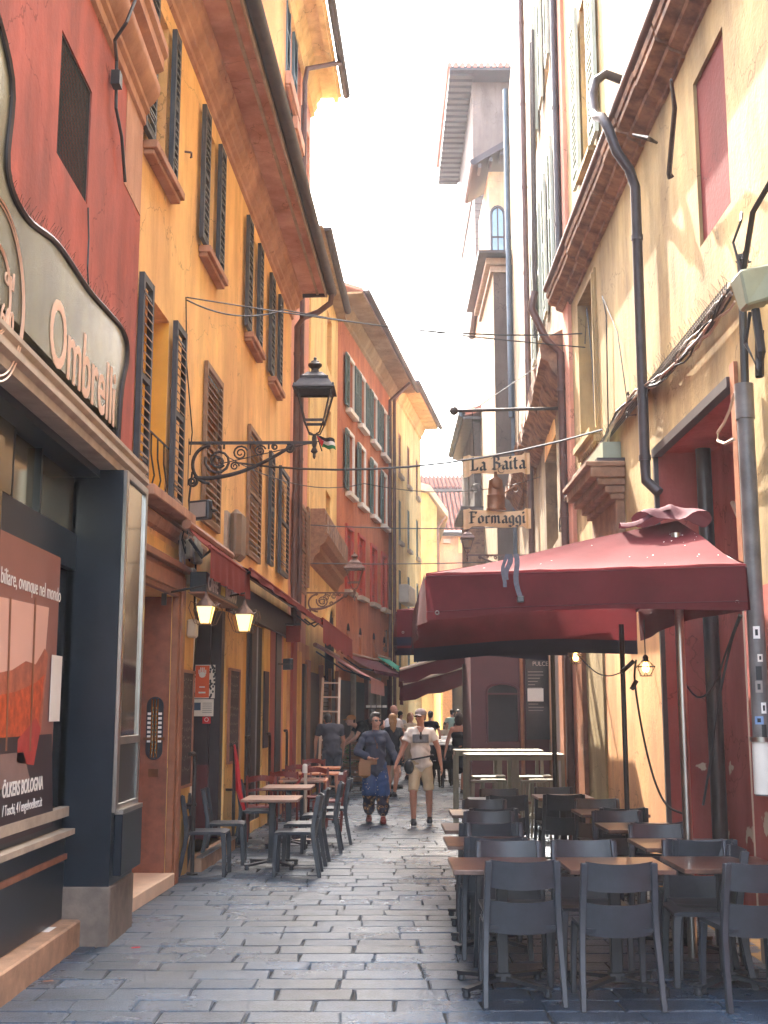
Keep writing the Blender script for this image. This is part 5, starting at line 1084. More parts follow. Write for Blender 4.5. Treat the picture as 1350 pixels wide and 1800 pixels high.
# ---------------------------------------------------------------- far right towers and houses
def block(name, label, Y0, Y1, x0, x1, z1, mats, parts=None, front=0, left=1):
    t = bld(name, label, 'building', ((x0+x1)/2, (Y0+Y1)/2, 0)); mb = MB(); v = [(x0, Y0, 0), (x1, Y0, 0), (x1, Y1, 0), (x0, Y1, 0), (x0, Y0, z1), (x1, Y0, z1), (x1, Y1, z1), (x0, Y1, z1)]
    mb.mi = front; mb.add(v, [(0, 1, 5, 4), (1, 2, 6, 5), (2, 3, 7, 6), (4, 5, 6, 7)]); mb.mi = left; mb.add(v, [(3, 0, 4, 7)]); mb.build('wall', mats, t); return t
X = lambda px, py, Y: at(px, py, Y).x
Z = lambda px, py, Y: at(px, py, Y).z
x = X(872, 800, 30); zt = Z(880, 462, 30)
b3 = block('corner_house', 'narrow house with shade-toned grey brown front, sun-toned cream side and stone capital at the top', 30, 34.0, x, 6, zt, [M['greybrown'], M['cream']])  # shade and sunlight are painted into its front and side colours
mb = MB()
for k, (p, dz) in enumerate(((.08, -.28), (.2, -.1))): mb.box(x-p, 6, 30-p, 34, zt+dz, zt+dz+.16)
mb.build('capital_molding', M['stone'], b3); MB().box(x-.42, 6, 29.5, 34.2, zt+.08, zt+.16).build('roof', M['gutter'], b3)
MB().tube([(x+.45, 29.93, zt), (x+.45, 29.93, 0)], .06, 8).build('downpipe', M['bluepipe'], b3, smooth=True)
x4 = X(860, 400, 36); z4a = Z(870, 302, 36)
b4 = block('turret_house', 'pale turret with an arched blue window under a wide tiled eave', 36, 40, x4, 7, z4a, [M['cream'], M['cream']])
wa, wb = X(863, 400, 35.95), X(887, 400, 35.95); za, zb_ = Z(870, 456, 35.95), Z(870, 378, 35.95)
mb = MB(); P = [(wa, za), (wb, za), (wb, zb_)]+[((wa+wb)/2+(wb-wa)/2*math.cos(PI*i/8), zb_+.28*math.sin(PI*i/8)) for i in range(9)]+[(wa, zb_)]; mb.prism(P, 'y', 35.96, 35.99); f_ = mb.build('arched_window', M['glassblue'], b4)
mb = MB(); mb.tube([(p[0], 35.94, p[1]) for p in P[1:]+P[:2]], .05, 5); mb.box((wa+wb)/2-.02, (wa+wb)/2+.02, 35.93, 35.955, za, zb_+.25); mb.box(wa, wb, 35.93, 35.955, (za+zb_)/2-.02, (za+zb_)/2+.03); mb.build('window_frame', M['gutter'], f_)
el, er = X(830, 285, 36), 7.0; mb = MB(); za, zr = Z(830, 292, 35.4), Z(905, 250, 35.4)
k_ = (zr-za)/(X(905, 250, 35.4)-el); mb.add([(el, 35.3, za), (er, 35.3, za+k_*(er-el)), (er, 38.2, za+k_*(er-el)), (el, 38.2, za)]+[(el, 35.3, za+.22), (er, 35.3, za+k_*(er-el)+.22), (er, 38.2, za+k_*(er-el)+.22), (el, 38.2, za+.22)], [(0, 1, 2, 3), (4, 5, 6, 7), (0, 1, 5, 4), (1, 2, 6, 5), (2, 3, 7, 6), (3, 0, 4, 7)]); mb.build('roof', M['shopdark'], b4)
mb = MB()
for i in range(5): xx = el+.15+i*.35; mb.box(xx, xx+.09, 35.4, 36, za+k_*(xx-el)-.14, za+k_*(xx-el)-.005)
mb.build('rafter_end', M['shopdark'], b4, kind='stuff')
MB().tube([(el-.03, 35.3, za+.1), (el-.03, 38.2, za+.1)], .1, 8).build('gutter', M['gutter'], b4, smooth=True)
x4b = X(848, 500, 36.5); bz = Z(850, 500, 36.5)
b45 = block('gutter_house', 'slim pale house side with a dark sagging gutter left of the stone capital', 36.6, 42, x4b, 7, bz, [M['cream'], M['cream']]); MB().tube([(x4b-.12, 36.5, bz+.1), (x4b-.1, 40, bz-.6)], .13, 8).build('gutter', M['gutter'], b45, smooth=True)
# brick tower
x5 = X(832, 330, 46); zt5 = Z(850, 146, 46); zm5 = Z(850, 330, 46)
b5 = bld('brick_tower', 'tall square grey brick tower with a plastered top and a wide tiled overhanging roof', 'tower', (x5+2, 48, 0))
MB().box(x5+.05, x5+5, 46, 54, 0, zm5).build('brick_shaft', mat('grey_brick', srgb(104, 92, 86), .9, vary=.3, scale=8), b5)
mb = MB(); zz = 8.0; 
while zz < zm5: mb.box(x5+.05, x5+2.2, 45.985, 45.999, zz, zz+.035); zz += .3
mb.build('brick_courses', M['greybrown'], b5, kind='stuff')
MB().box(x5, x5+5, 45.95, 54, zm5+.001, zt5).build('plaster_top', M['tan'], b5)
xe = X(790, 146, 45.2); mb = MB(); mb.box(xe, x5+6, 45.0, 55.5, zt5+.01, zt5+.2); mb.build('roof_slab', M['shopdark'], b5)
mb = MB(); yy = 45.2
while yy < 55.3: mb.box(xe+.02, x5-.002, yy, yy+.28, zt5-.12, zt5+.009); yy += .5
mb.build('soffit_rafter', M['shopdark'], b5, kind='stuff'); mb = MB(); xx = xe
while xx < x5+6: mb.tube([(xx, 44.95, zt5+.22), (xx, 55.5, zt5+.9)], .12, 6); xx += .26
mb.build('roof_tile', M['tile'], b5, kind='stuff')
# low grey house under the tower, brick wall and the awnings beneath
x6 = X(833, 800, 38); z6 = Z(840, 742, 38)
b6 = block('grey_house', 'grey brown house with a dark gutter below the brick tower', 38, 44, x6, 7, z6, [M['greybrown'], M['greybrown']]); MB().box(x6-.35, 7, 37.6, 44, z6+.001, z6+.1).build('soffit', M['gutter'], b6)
mb = MB(); mb.add([(x6-.4, 37.6, z6+.101), (7, 37.6, z6+1.3), (7, 44, z6+1.3), (x6-.4, 44, z6+.101), (x6-.4, 37.6, z6+.3), (7, 37.6, z6+1.5), (7, 44, z6+1.5), (x6-.4, 44, z6+.3)], [(0, 1, 2, 3), (4, 5, 6, 7), (0, 1, 5, 4), (1, 2, 6, 5), (2, 3, 7, 6), (3, 0, 4, 7)]); mb.build('roof', M['tile'], b6)
MB().tube([(x6-.4, 37.6, z6+.2), (x6-.4, 44, z6+.2)], .12, 8).build('gutter', M['bluepipe'], b6, smooth=True)
x7 = X(824, 950, 34.5); z7 = Z(850, 900, 34.5); b7 = block('brick_house', 'low brown brick house front behind the hanging Formaggi sign', 34.6, 37.5, x7, 6, z7, [M['brickw'], M['brickw']])
mb = MB(); rb_ = random.Random(3); zz = 3.2
while zz < z7-.2:
    xx = x7+.05+rb_.random()*.2
    while xx < x7+1.6:
        if rb_.random() < .5: mb.box(xx, xx+.22, 34.575, 34.602, zz, zz+.06)
        xx += .25
    zz += .085
mb.build('exposed_bricks', M['dirtstone'], b7, kind='stuff'); MB().box(x7-.25, 6, 34.2, 37.5, z7+.001, z7+.12).build('coping', M['gutter'], b7)
# end of the lane
yE = 76; ze = Z(800, 942, yE)
be = block('end_house', 'orange house with broad terracotta tile roofs closing the end of the lane', yE, 90, -4, 14, ze, [M['far_orange'], M['far_orange']])
def tiles(x0, x1, Y0, z0, Y1, z1, par, step=.30):
    mb = MB(); xx = x0
    while xx < x1:
        n = 7; P = []
        for i in range(n): t0 = i/n; t1 = (i+1)/n; P += [(xx, Y0+(Y1-Y0)*t0, z0+(z1-z0)*t0+.05), (xx, Y0+(Y1-Y0)*t1-.02, z0+(z1-z0)*t1)]
        mb.tube(P, .105, 6); xx += step
    mb.build('roof_tile', M['far_tile'], par, smooth=40, kind='stuff'); MB().add([(x0, Y0, z0-.1), (x1, Y0, z0-.1), (x1, Y1, z1-.1), (x0, Y1, z1-.1)], [(0, 1, 2, 3)]).build('roof_deck', mat('roof_deck_dark', srgb(52, 30, 26), 1, spec=0), par)
tiles(0, 9, yE-.6, ze+.15, 83, Z(800, 866, 83), be); tiles(-1, 9, 84, Z(800, 858, 84), 90, Z(800, 836, 90), be)
MB().box(-1, 10, 83, 84.5, ze, Z(800, 860, 83)).build('upper_wall', M['greybrown'], be); MB().tube([(0, yE-.7, ze+.1), (9, yE-.7, ze+.1)], .13, 8).build('gutter', M['gutter'], be, smooth=True)
mb = MB(); xx = .5
while xx < 8: mb.box(xx, xx+.45, yE-.4, yE, ze-.5, ze-.25); xx += 1.1
mb.build('cornice_block', M['stone'], be, kind='stuff')
wa, wb = X(806, 980, yE), X(820, 980, yE); MB().box(wa, wb, yE-.06, yE-.01, Z(810, 972, yE), Z(810, 945, yE)).build('window_shutter', M['yellow'], be)
yF = 60; zf = Z(760, 890, yF); xr = X(768, 900, yF)
b8 = block('yellow_end_house', 'small bright yellow house with a sharply angled eave before the tiled roofs', yF, 70, -3, xr, zf, [M['far_yellow'], M['far_yellow']])
mb = MB(); a = [(xr-3.5, zf+1.9), (xr-.35, zf+1.0), (xr+.55, zf-.35), (xr+.55, zf-.65), (xr-.4, zf+.65), (xr-3.5, zf+1.5)]; mb.prism(a, 'y', yF-.5, yF+10); mb.build('roof', M['stone'], b8)
MB().prism([(-3, zf), (xr-.02, zf), (xr-.45, zf+.64), (xr-3.5, zf+1.48)], 'y', yF+.01, yF+9).build('gable', M['far_yellow'], b8); MB().tube([(xr+.5, yF-.3, zf-.5), (xr+.05, yF-.1, zf-1.1), (xr+.05, yF-.1, 0)], .07, 7).build('downpipe', M['copperpipe'], b8, smooth=True)
yA = 52; xa_ = X(800, 1200, yA); b9 = block('arcade_house', 'ochre house with a tall dark archway at the far right of the lane', yA, 60, X(775, 1200, yA), 8, 7.5, [M['orange_low'], M['orange_low']])
mb = MB(); c_ = X(816, 1200, yA); r_ = .62; mb.prism([(c_+r_*math.cos(PI*i/10), 3.1+r_*math.sin(PI*i/10)) for i in range(11)]+[(c_-r_, 0), (c_+r_, 0)], 'y', yA-.02, yA-.005); mb.build('archway', M['interior'], b9)  # flat panel, its near-black colour stands in for shade under the arch
MB().box(X(786, 1200, yA)-.2, X(786, 1200, yA)+.2, yA-.2, yA-.001, 0, 3.6).build('stone_pier', M['brickw'], b9)
MB().box(X(775, 1200, yA)-.1, 8, yA-.3, yA, 3.9, 4.1).build('string_course', M['stone'], b9) if 0 else None
# ---------------------------------------------------------------- hanging sign La Baita / Formaggi
GL = {'L': (.62, [[(.06, .9), (.2, .95), (.2, .08)], [(.06, .05), (.54, .05)], [(.5, .05), (.52, .24)]]), 'a': (.5, [[(.1, .5), (.24, .6), (.38, .5), (.38, .08), (.48, 0)], [(.38, .34), (.14, .26), (.12, .08), (.24, 0), (.38, .1)]]),
 'B': (.68, [[(.22, .95), (.22, .05)], [(.02, .8), (.2, .98), (.5, .9), (.52, .66), (.26, .54)], [(.28, .54), (.56, .42), (.56, .14), (.32, 0), (.08, .1)]]), 'i': (.3, [[(.06, .5), (.15, .58), (.15, .08), (.25, 0)], [(.11, .88), (.17, .76)]]),
 't': (.38, [[(.16, .82), (.16, .1), (.3, 0)], [(.02, .58), (.32, .58)]]), 'F': (.62, [[(.2, .95), (.2, .05)], [(.06, .92), (.56, .90)], [(.2, .52), (.46, .50)], [(.05, .04), (.34, .04)], [(.54, .92), (.54, .76)]]),
 'o': (.52, [[(.12, .45), (.26, .6), (.42, .46), (.42, .12), (.26, 0), (.12, .12), (.12, .45)]]), 'r': (.42, [[(.06, .5), (.15, .58), (.15, .06), (.24, 0)], [(.15, .44), (.28, .6), (.4, .5)]]),
 'm': (.8, [[(.06, .5), (.15, .58), (.15, 0)], [(.15, .46), (.28, .6), (.38, .5), (.38, 0)], [(.38, .46), (.52, .6), (.62, .5), (.62, .08), (.72, 0)]]), 'g': (.5, [[(.12, .45), (.26, .6), (.4, .5), (.4, -.16), (.26, -.3), (.08, -.2)], [(.12, .45), (.12, .12), (.26, 0), (.4, .1)]])}
def blackletter(txt, O, U, V, size, width, m, par):
    tot = sum(GL[c][0] if c != ' ' else .35 for c in txt); kx = width/tot; mb = MB(); O = Vector(O); U = Vector(U); V = Vector(V); N = U.cross(V); x = 0
    for c in txt:
        if c == ' ': x += .35; continue
        for st in GL[c][1]:
            for (ax, ay), (bx, by) in zip(st, st[1:]):
                nb = (.075, .05); q = []
                A = [(ax-nb[0], ay-nb[1]), (ax+nb[0], ay+nb[1]), (bx+nb[0], by+nb[1]), (bx-nb[0], by-nb[1])]
                vs = [O+U*((x+p[0])*kx)+V*(p[1]*size)+N*d for d in (0, .006) for p in A]; mb.add(vs, [(0, 1, 2, 3), (4, 5, 6, 7), (0, 1, 5, 4), (1, 2, 6, 5), (2, 3, 7, 6), (3, 0, 4, 7)])
        x += GL[c][0]
    return mb.build('letters', m, par)
Ys = 17.6; W = WR2
t = bld('hanging_sign', 'old hanging sign with two parchment scrolls reading La Baita and Formaggi around a bronze bell', 'sign', tuple(at(872, 862, Ys)))
for (p0, p1, pt, pb, sk, txt, l0, l1, lb, hgt) in ((815, 932, 802, 832, -.06, 'La Baita', 826, 924, 828, .25), (815, 934, 898, 926, -.02, 'Formaggi', 824, 924, 920, .22)):
    A = at(p0, (pt+pb)/2, Ys); Bq = at(p1, (pt+pb)/2, Ys); wv = (Bq-A); hh = at(p0, pt, Ys).z-at(p0, pb, Ys).z
    def rib(u, v, d=0.): return tuple(A+wv*u+Vector((0, -.03*math.sin(u*PI*3)+d+(.05 if u < .08 or u > .92 else 0), (v-.5)*hh*(1.25 if (u < .1 or u > .9) else 1)+.05*(u-.5)*(1 if sk < -.03 else .2)+.012*math.sin(u*7))))
    mb = MB(); mb.grid(24, 3, rib); mb.grid(24, 3, lambda u, v: rib(u, v, .018)); mb.add([rib(u/24, v, d) for v in (0, 1) for u in range(25) for d in (0, .018)], [(v*50+2*u, v*50+2*u+1, v*50+2*u+3, v*50+2*u+2) for v in (0, 1) for u in range(24)])
    mb.build('scroll', mat('parchment_board', srgb(222, 190, 146), .7, vary=.2, scale=6), t, smooth=30)
    o = at(l0, lb, Ys-.06); blackletter(txt, o, (1, 0, .05 if sk < -.03 else .01), (0, 0, 1), hgt*.85, at(l1, lb, Ys-.06).x-o.x, M['blackprint'], t)
bc = at(872, 897, Ys); mb = MB(); k = (at(872, 838, Ys).z-bc.z)
mb.lathe([(.15, 0), (.15, .05*k), (.135, .08*k), (.13, .42*k), (.14, .44*k), (.125, .47*k), (.105, .8*k), (.1, .9*k), (.06, .97*k), (.03, 1.0*k), (.02, 1.15*k)], tuple(bc), 14, sx=1, sy=.6); mb.build('bell', M['bronze'], t, smooth=35)
mb = MB(); mb.ell(tuple(bc+Vector((0, -.075, .78*k))), (.075, .02, .085), 12, 6); mb.tube([tuple(bc+Vector((.12, 0, .5*k))), tuple(bc+Vector((.3, 0, .75*k)))], .012, 5); mb.build('bell_disc', M['bronze'], t, smooth=True)
mb = MB(); ct = at(872, 806, Ys); rodz = Z(880, 720, Ys)
for dx in (-.35, .35): mb.tube([(ct.x+dx, Ys, rodz), (ct.x+dx*.95, Ys, ct.z-.05)], .006, 4)
for dx in (-.4, .42): mb.tube([(bc.x+dx, Ys+.02, at(872, 830, Ys).z), (bc.x+dx, Ys+.02, at(872, 905, Ys).z)], .006, 4)
for dx, dz in ((-.3, .33), (.3, .33), (.1, .62)): mb.tube([(bc.x+dx+.09*math.cos(i*.7)*(1-i/14), Ys+.02, bc.z+dz+.09*math.sin(i*.7)*(1-i/14)) for i in range(12)], .006, 4)
mb.build('iron_scrolls', M['iron'], t)
mb = MB(); xw = W.P(Ys, 0, 0)[0]; xo = X(798, 722, Ys); mb.tube([(xw, Ys, rodz+.02), (xo, Ys, rodz-.02)], .025, 8); mb.ell((xo, Ys, rodz-.02), (.07, .07, .07), 12, 8); mb.tube([(xw, Ys, rodz+.9), (xo+.3, Ys, rodz)], .006, 4); mb.build('iron_rod', M['iron'], t, smooth=40)
# right lantern
base = W.P(24.4, .02, Z(822, 976, 24.4)); wall_lantern(base, (-1, 0, 0), base[0]-X(822, 976, 24.4), .56, 'small reddish iron lantern on the right wall under the Formaggi scroll', m=M['copperpipe'], drop=.3, scale=.6)
# ---------------------------------------------------------------- overhead wires
def wire(pts, r, label, m=M['cable'], sag=.0):
    P = [Vector(p) for p in pts]; out = []
    for a, b in zip(P, P[1:]):
        for i in range(10): u = i/10; out.append(a+(b-a)*u-Vector((0, 0, sag*4*u*(1-u))))
    out.append(P[-1]); tag(MB().tube(out, r, 5).build('overhead_wire', m, smooth=True), label, 'wire', 'wires across the lane')
wa = WL2.P(WL2.Y(327, 523, .05), .06, WL2.z(327, 523, .05))
wire([wa, WR1.P(14.6, .05, WR1.z(1082, 528))], .008, 'taut upper wire from the orange wall across to the ochre wall, highest of all', sag=.05)
wire([(wa[0], wa[1], wa[2]-.03), at(500, 545, 13), WR1.P(14.8, .05, WR1.z(1060, 530))], .009, 'upper wire sagging slightly just below the highest one', sag=.12)
wire([WL2.P(15.4, .05, WL2.z(395, 800)), WR1.P(13.6, .05, WR1.z(1055, 770)+.0)], .014, 'thick wire crossing at the foot of the big lantern bracket', sag=.25)
wire([WL2.P(14.8, .05, WL2.z(400, 812)), at(640, 850, 18), WR2.P(21, .05, Z(960, 838, 21))], .007, 'thin wire crossing behind the hanging La Baita sign', sag=.2)
wire([WL2.P(24.3, .05, WL2.z(545, 928)), WR2.P(24.3, .05, Z(880, 925, 24.3))], .012, 'wire crossing at the height of the Formaggi scroll', sag=.06)
wire([WL2.P(24.4, .05, WL2.z(545, 994)), WR2.P(26, .05, Z(870, 985, 26))], .012, 'lowest wire crossing just above the parasols', sag=.04)
cb = MB(WR1.P); cb.tube([(14.6, .05, WR1.z(1078, 528)), (14.4, .05, 6.7), (14.2, .04, 6.0), (14.1, .04, 4.9)], .008, 5); cb.tube([(13.4, .04, 6.5), (13.2, .04, 6.2), (13.3, .04, 4.8)], .008, 5); cb.tube([(13.4, .04, 6.5), (12.6, .04, 5.8), (12.2, .04, 4.9)], .006, 5)
tag(cb.build('wall_cable', M['cable'], smooth=True), 'thin black cables dropping down the ochre wall beside the upper window', 'cable')
# ================================================================ PARASOLS
def parasol(label, x0, x1, y0, y1, zl, zr, peak, val, navy=0., back=0., poles=(), grommets=True, slit=False):
    t = bld('parasol', label, 'parasol', ((x0+x1)/2, (y0+y1)/2, 0), 'wine red square parasols over the tables'); pk = Vector(peak)
    C = [Vector((x0, y0, zl)), Vector((x1, y0, zr)), Vector((x1, y1, zr)), Vector((x0, y1, zl))]
    mb = MB()
    for i in range(4):
        a, b = C[i], C[(i+1) % 4]
        def fn(u, v, a=a, b=b, i=i):
            p = a+(b-a)*u; q = p+(pk-p)*v; s = math.sin(PI*u); q.z -= (.05*math.sin(PI*v)*s+.03*math.sin(PI*min(1, v*1.6))*(1-v)); q.z += .006*math.sin(u*23+v*5+i)*(1-v)
            return q
        mb.grid(14, 10, fn)
    mb.build('canopy', M['parasol'], t, smooth=60)
    vb = MB(); nb = MB(); seed = x0*3+y0
    for i in range(4):
        a, b = C[i], C[(i+1) % 4]; o = Vector(((b-a).y, -(b-a).x, 0)).normalized()
        def off(u, v): return o*(.012+.012*math.sin(u*19+seed+i)*v+.02*math.sin(u*7+i)*v)
        lo = lambda u: val*(1+.05*math.sin(u*5+seed)-.06*math.sin(PI*u))
        vb.grid(24, 5, lambda u, v: a+(b-a)*u+off(u, v)-Vector((0, 0, v*lo(u)+.001)))
        if navy or (back and i == 2): nb.grid(24, 2, lambda u, v: a+(b-a)*u+off(u, 1)-Vector((0, 0, lo(u)+.0005+v*(navy or back))))
    vb.build('valance', M['parasol'], t, smooth=60)
    if navy or back: nb.build('dark_hem', M['parasol_dark'], t, smooth=60)
    # ribs and poles
    rb_ = MB()
    for c in C: rb_.tube([c-Vector((0, 0, .03)), pk-Vector((0, 0, .06))], .014, 5)
    rb_.build('ribs', M['darkmetal'], t)
    for (x, y, z, r_, m) in poles: MB().tube([(x, y, 0), (x, y, z)], r_, 12).build('pole', m, t, smooth=True)
    if grommets:
        for c in (C[0], C[1]):
            s = 1 if c is C[0] else -1; p = c+Vector((s*.07, -.025, -val+.04)); MB().tube([p+Vector((.012*math.cos(i*PI/5), 0, .012*math.sin(i*PI/5))) for i in range(11)], .004, 4).build('grommet', M['steel'], t)
    return t
p1 = parasol('wine red parasol with a crumpled cap on top, nearest on the right', .28, 2.40, 7.9, 11.35, 2.60, 2.67, (2.26, 9.1, 3.15), .30, 0, .13, [(2.16, 8.75, 3.0, .034, M['steel'])])
p2 = parasol('wine red parasol with a navy hem, directly behind the nearest one', .33, 2.10, 11.6, 13.7, 2.70, 2.70, (1.4, 12.6, 3.05), .27, .10, 0, [(2.22, 11.2, 2.5, .024, M['black'])])
p3 = parasol('wine red parasol with navy hem reaching farthest left over the lane', .15, 2.25, 13.9, 16.5, 2.86, 2.80, (1.4, 15, 3.2), .30, .10, 0, [(2.1, 15, 2.9, .03, M['black'])])
# crumpled cap cloth on the first parasol
def cap(u, v):
    a = u*2*PI; r_ = v; x = 2.22+.30*r_*math.cos(a)-.04; y = 8.95+.24*r_*math.sin(a)
    z = 3.15+.085-.10*r_**1.5+.04*math.sin(a*3+r_*4)*r_+.035*noise.noise(Vector((x*7, y*7, 3.))); return (x, y, max(z, 3.13-.25*r_+.03))
tag(MB().grid(36, 8, cap).build('crumpled_cap', cloth('cap_cloth', srgb(84, 42, 50), .1), p1, smooth='all'))
cp = MB(); cp.grid(10, 4, lambda u, v: (2.14-.38*u, 8.77+.10*v+.03*math.sin(u*6), 3.16-.10*u+.035*math.sin(v*PI)+.03*math.sin(u*5+1))); cp.build('cap_fold', MATS['cap_cloth'], p1, smooth='all')
# seams, bleached droppings and dust specks on the sunny slope
C0_, C1_, PK = Vector((.28, 7.9, 2.60)), Vector((2.40, 7.9, 2.67)), Vector((2.26, 9.1, 3.15))
def slope(u, v):
    q = C0_+(C1_-C0_)*u; q = q+(PK-q)*v; s = math.sin(PI*u); q.z -= (.05*math.sin(PI*v)*s+.03*math.sin(PI*min(1, v*1.6))*(1-v)); q.z += .006*math.sin(u*23+v*5)*(1-v); return q+Vector((0, -.003, .005))
rs = random.Random(31); mb = MB()
for k in range(26):
    u, v = (rs.uniform(.62, .97), rs.uniform(.12, .8)) if k > 8 else (rs.random(), rs.uniform(.1, .7)); c = slope(u, v); r_ = rs.uniform(.002, .007); l = rs.uniform(1, 2.6); n = (slope(u, v+.02)-c).normalized()*r_*l; x_ = (slope(u+.02, v)-c).normalized()*r_
    mb.add([c-n, c+x_, c+n, c-x_], [(0, 1, 2, 3)])
mb.build('specks', mat('dust_specks', srgb(214, 196, 190), .9), p1, kind='stuff')
mb = MB()
for zz in (-.255, -.02): mb.tube([(.28+2.12*i/24, 7.9-.014-.012*math.sin(i/24*19+8.74)*(-zz/.3)-.02*math.sin(i/24*7)*(-zz/.3), 2.60+.07*i/24+zz*(1-.06*math.sin(PI*i/24))) for i in range(25)], .003, 4)
mb.build('hem_seam', mat('seam_thread', srgb(78, 24, 32), .9), p1)
# tied strap hanging on the front
st_ = MB(); a = at(897, 975, 7.86)
for k, (dx, l, w2) in enumerate(((-.01, .17, .018), (.025, .30, .017), (-.035, .22, .012))):
    st_.grid(2, 8, lambda u, v: (a.x+dx+(u-.5)*w2*2+.012*math.sin(v*6+k)+(.03 if k == 1 else -.02)*v, 7.86-.03-.004*k+.0*v, a.z-l*v))
o = st_.build('strap', mat('dark_strap', srgb(70, 66, 78), .5, vary=.4, scale=40), p1, smooth='all')
MB().box(a.x+.035, a.x+.08, 7.80, 7.825, a.z-.32, a.z-.28).build('buckle', M['black'], p1, bevel=.004)
# folded awnings farther along the right side
for i, (s, zz, dx) in enumerate(((22.5, 2.50, .0), (25.5, 2.28, .05), (28.5, 2.2, .1))):
    n1 = WR2.P(s, 0, 0)[0]-(.30+dx); canopy('side_awning', 'dark wine awning slanting over the right side of the lane, %s' % ['nearest of the three', 'middle one of the three', 'farthest of the three'][i], WR2, s, s+1.5, .4, zz+.65, n1, zz, .34, M['awningdark'], mv=M['awningdark'], sag=.02, cheek=.26, group='dark awnings beyond the parasols')
# bulbs
def bulb(px, py, Y, label, ztop):
    c = at(px, py, Y); t = bld('hanging_bulb', label, 'light bulb', tuple(c), 'caged bulbs under the parasols')
    MB().lathe([(.01, -.045), (.025, -.035), (.032, -.01), (.026, .02), (.014, .045)], tuple(c), 12).build('bulb', M['bulb'], t, smooth=True)
    mb = MB(); mb.lathe([(.018, .046), (.026, .05), (.026, .09), (.012, .11)], tuple(c), 10); mb.tube([tuple(c+Vector((0, 0, .1))), (c.x, c.y, ztop)], .005, 5); mb.build('socket', M['black'], t)
    mb = MB(); R_ = [(.03, .06), (.085, .005), (.05, -.075)]
    for k in range(6):
        a = k*PI/3; P = [c+Vector((r_*math.cos(a+(.52 if j == 1 else 0)), r_*math.sin(a+(.52 if j == 1 else 0)), z)) for j, (r_, z) in enumerate(R_)]; mb.tube(P, .0035, 4)
        a2 = a+PI/3; mb.tube([P[1], c+Vector((.085*math.cos(a2+.52), .085*math.sin(a2+.52), .005))], .0035, 4); mb.tube([P[2], c+Vector((.05*math.cos(a2), .05*math.sin(a2), -.075))], .0035, 4)
    mb.build('wire_cage', M['iron'], t)
bulb(1135, 1173, 10.6, 'lit bulb in a wire cage hanging before the sunlit orange wall', 2.5); bulb(1012, 1155, 13.3, 'lit caged bulb hanging farther back under the hem of the second parasol', 2.5)
# black cables looping from the parasol to the wall
cb = MB(); P = [at(1303, 1082, 8.2), at(1285, 1130, 8.4), at(1262, 1240, 8.5), at(1250, 1330, 8.6), at(1236, 1415, 8.7)]; cb.tube(smooth_poly([tuple(p) for p in P]), .010, 6)
P = [at(1300, 1080, 8.2), at(1275, 1150, 8.6), at(1255, 1205, 9.0), at(1225, 1225, 9.2), at(1190, 1180, 9.6)]; cb.tube(smooth_poly([tuple(p) for p in P]), .008, 6)
tag(cb.build('loose_cable', M['cable'], smooth=True), 'two black cables hanging loosely from the nearest parasol corner down the red wall', 'cable')
cb = MB(); P = [at(1118, 1160, 10.8), at(1116, 1200, 10.9), at(1130, 1290, 11), at(1150, 1370, 11), at(1172, 1415, 11), at(1200, 1430, 10.9)]; cb.tube(smooth_poly([tuple(p) for p in P]), .010, 6); cb.tube([tuple(at(1092, 1182, 10.9)), tuple(at(1114, 1162, 10.9))], .022, 6); cb.tube([tuple(at(1119, 1196, 10.8)), tuple(at(1110, 1212, 10.8))], .022, 6)
P = [at(1014, 1150, 12), at(1045, 1180, 11.6), at(1070, 1188, 11.2), at(1092, 1182, 10.9)]; cb.tube(smooth_poly([tuple(p) for p in P]), .006, 5)
tag(cb.build('plug_cable', M['cable'], smooth=True), 'black extension cable with plug sockets slung beside the lit bulb', 'cable')
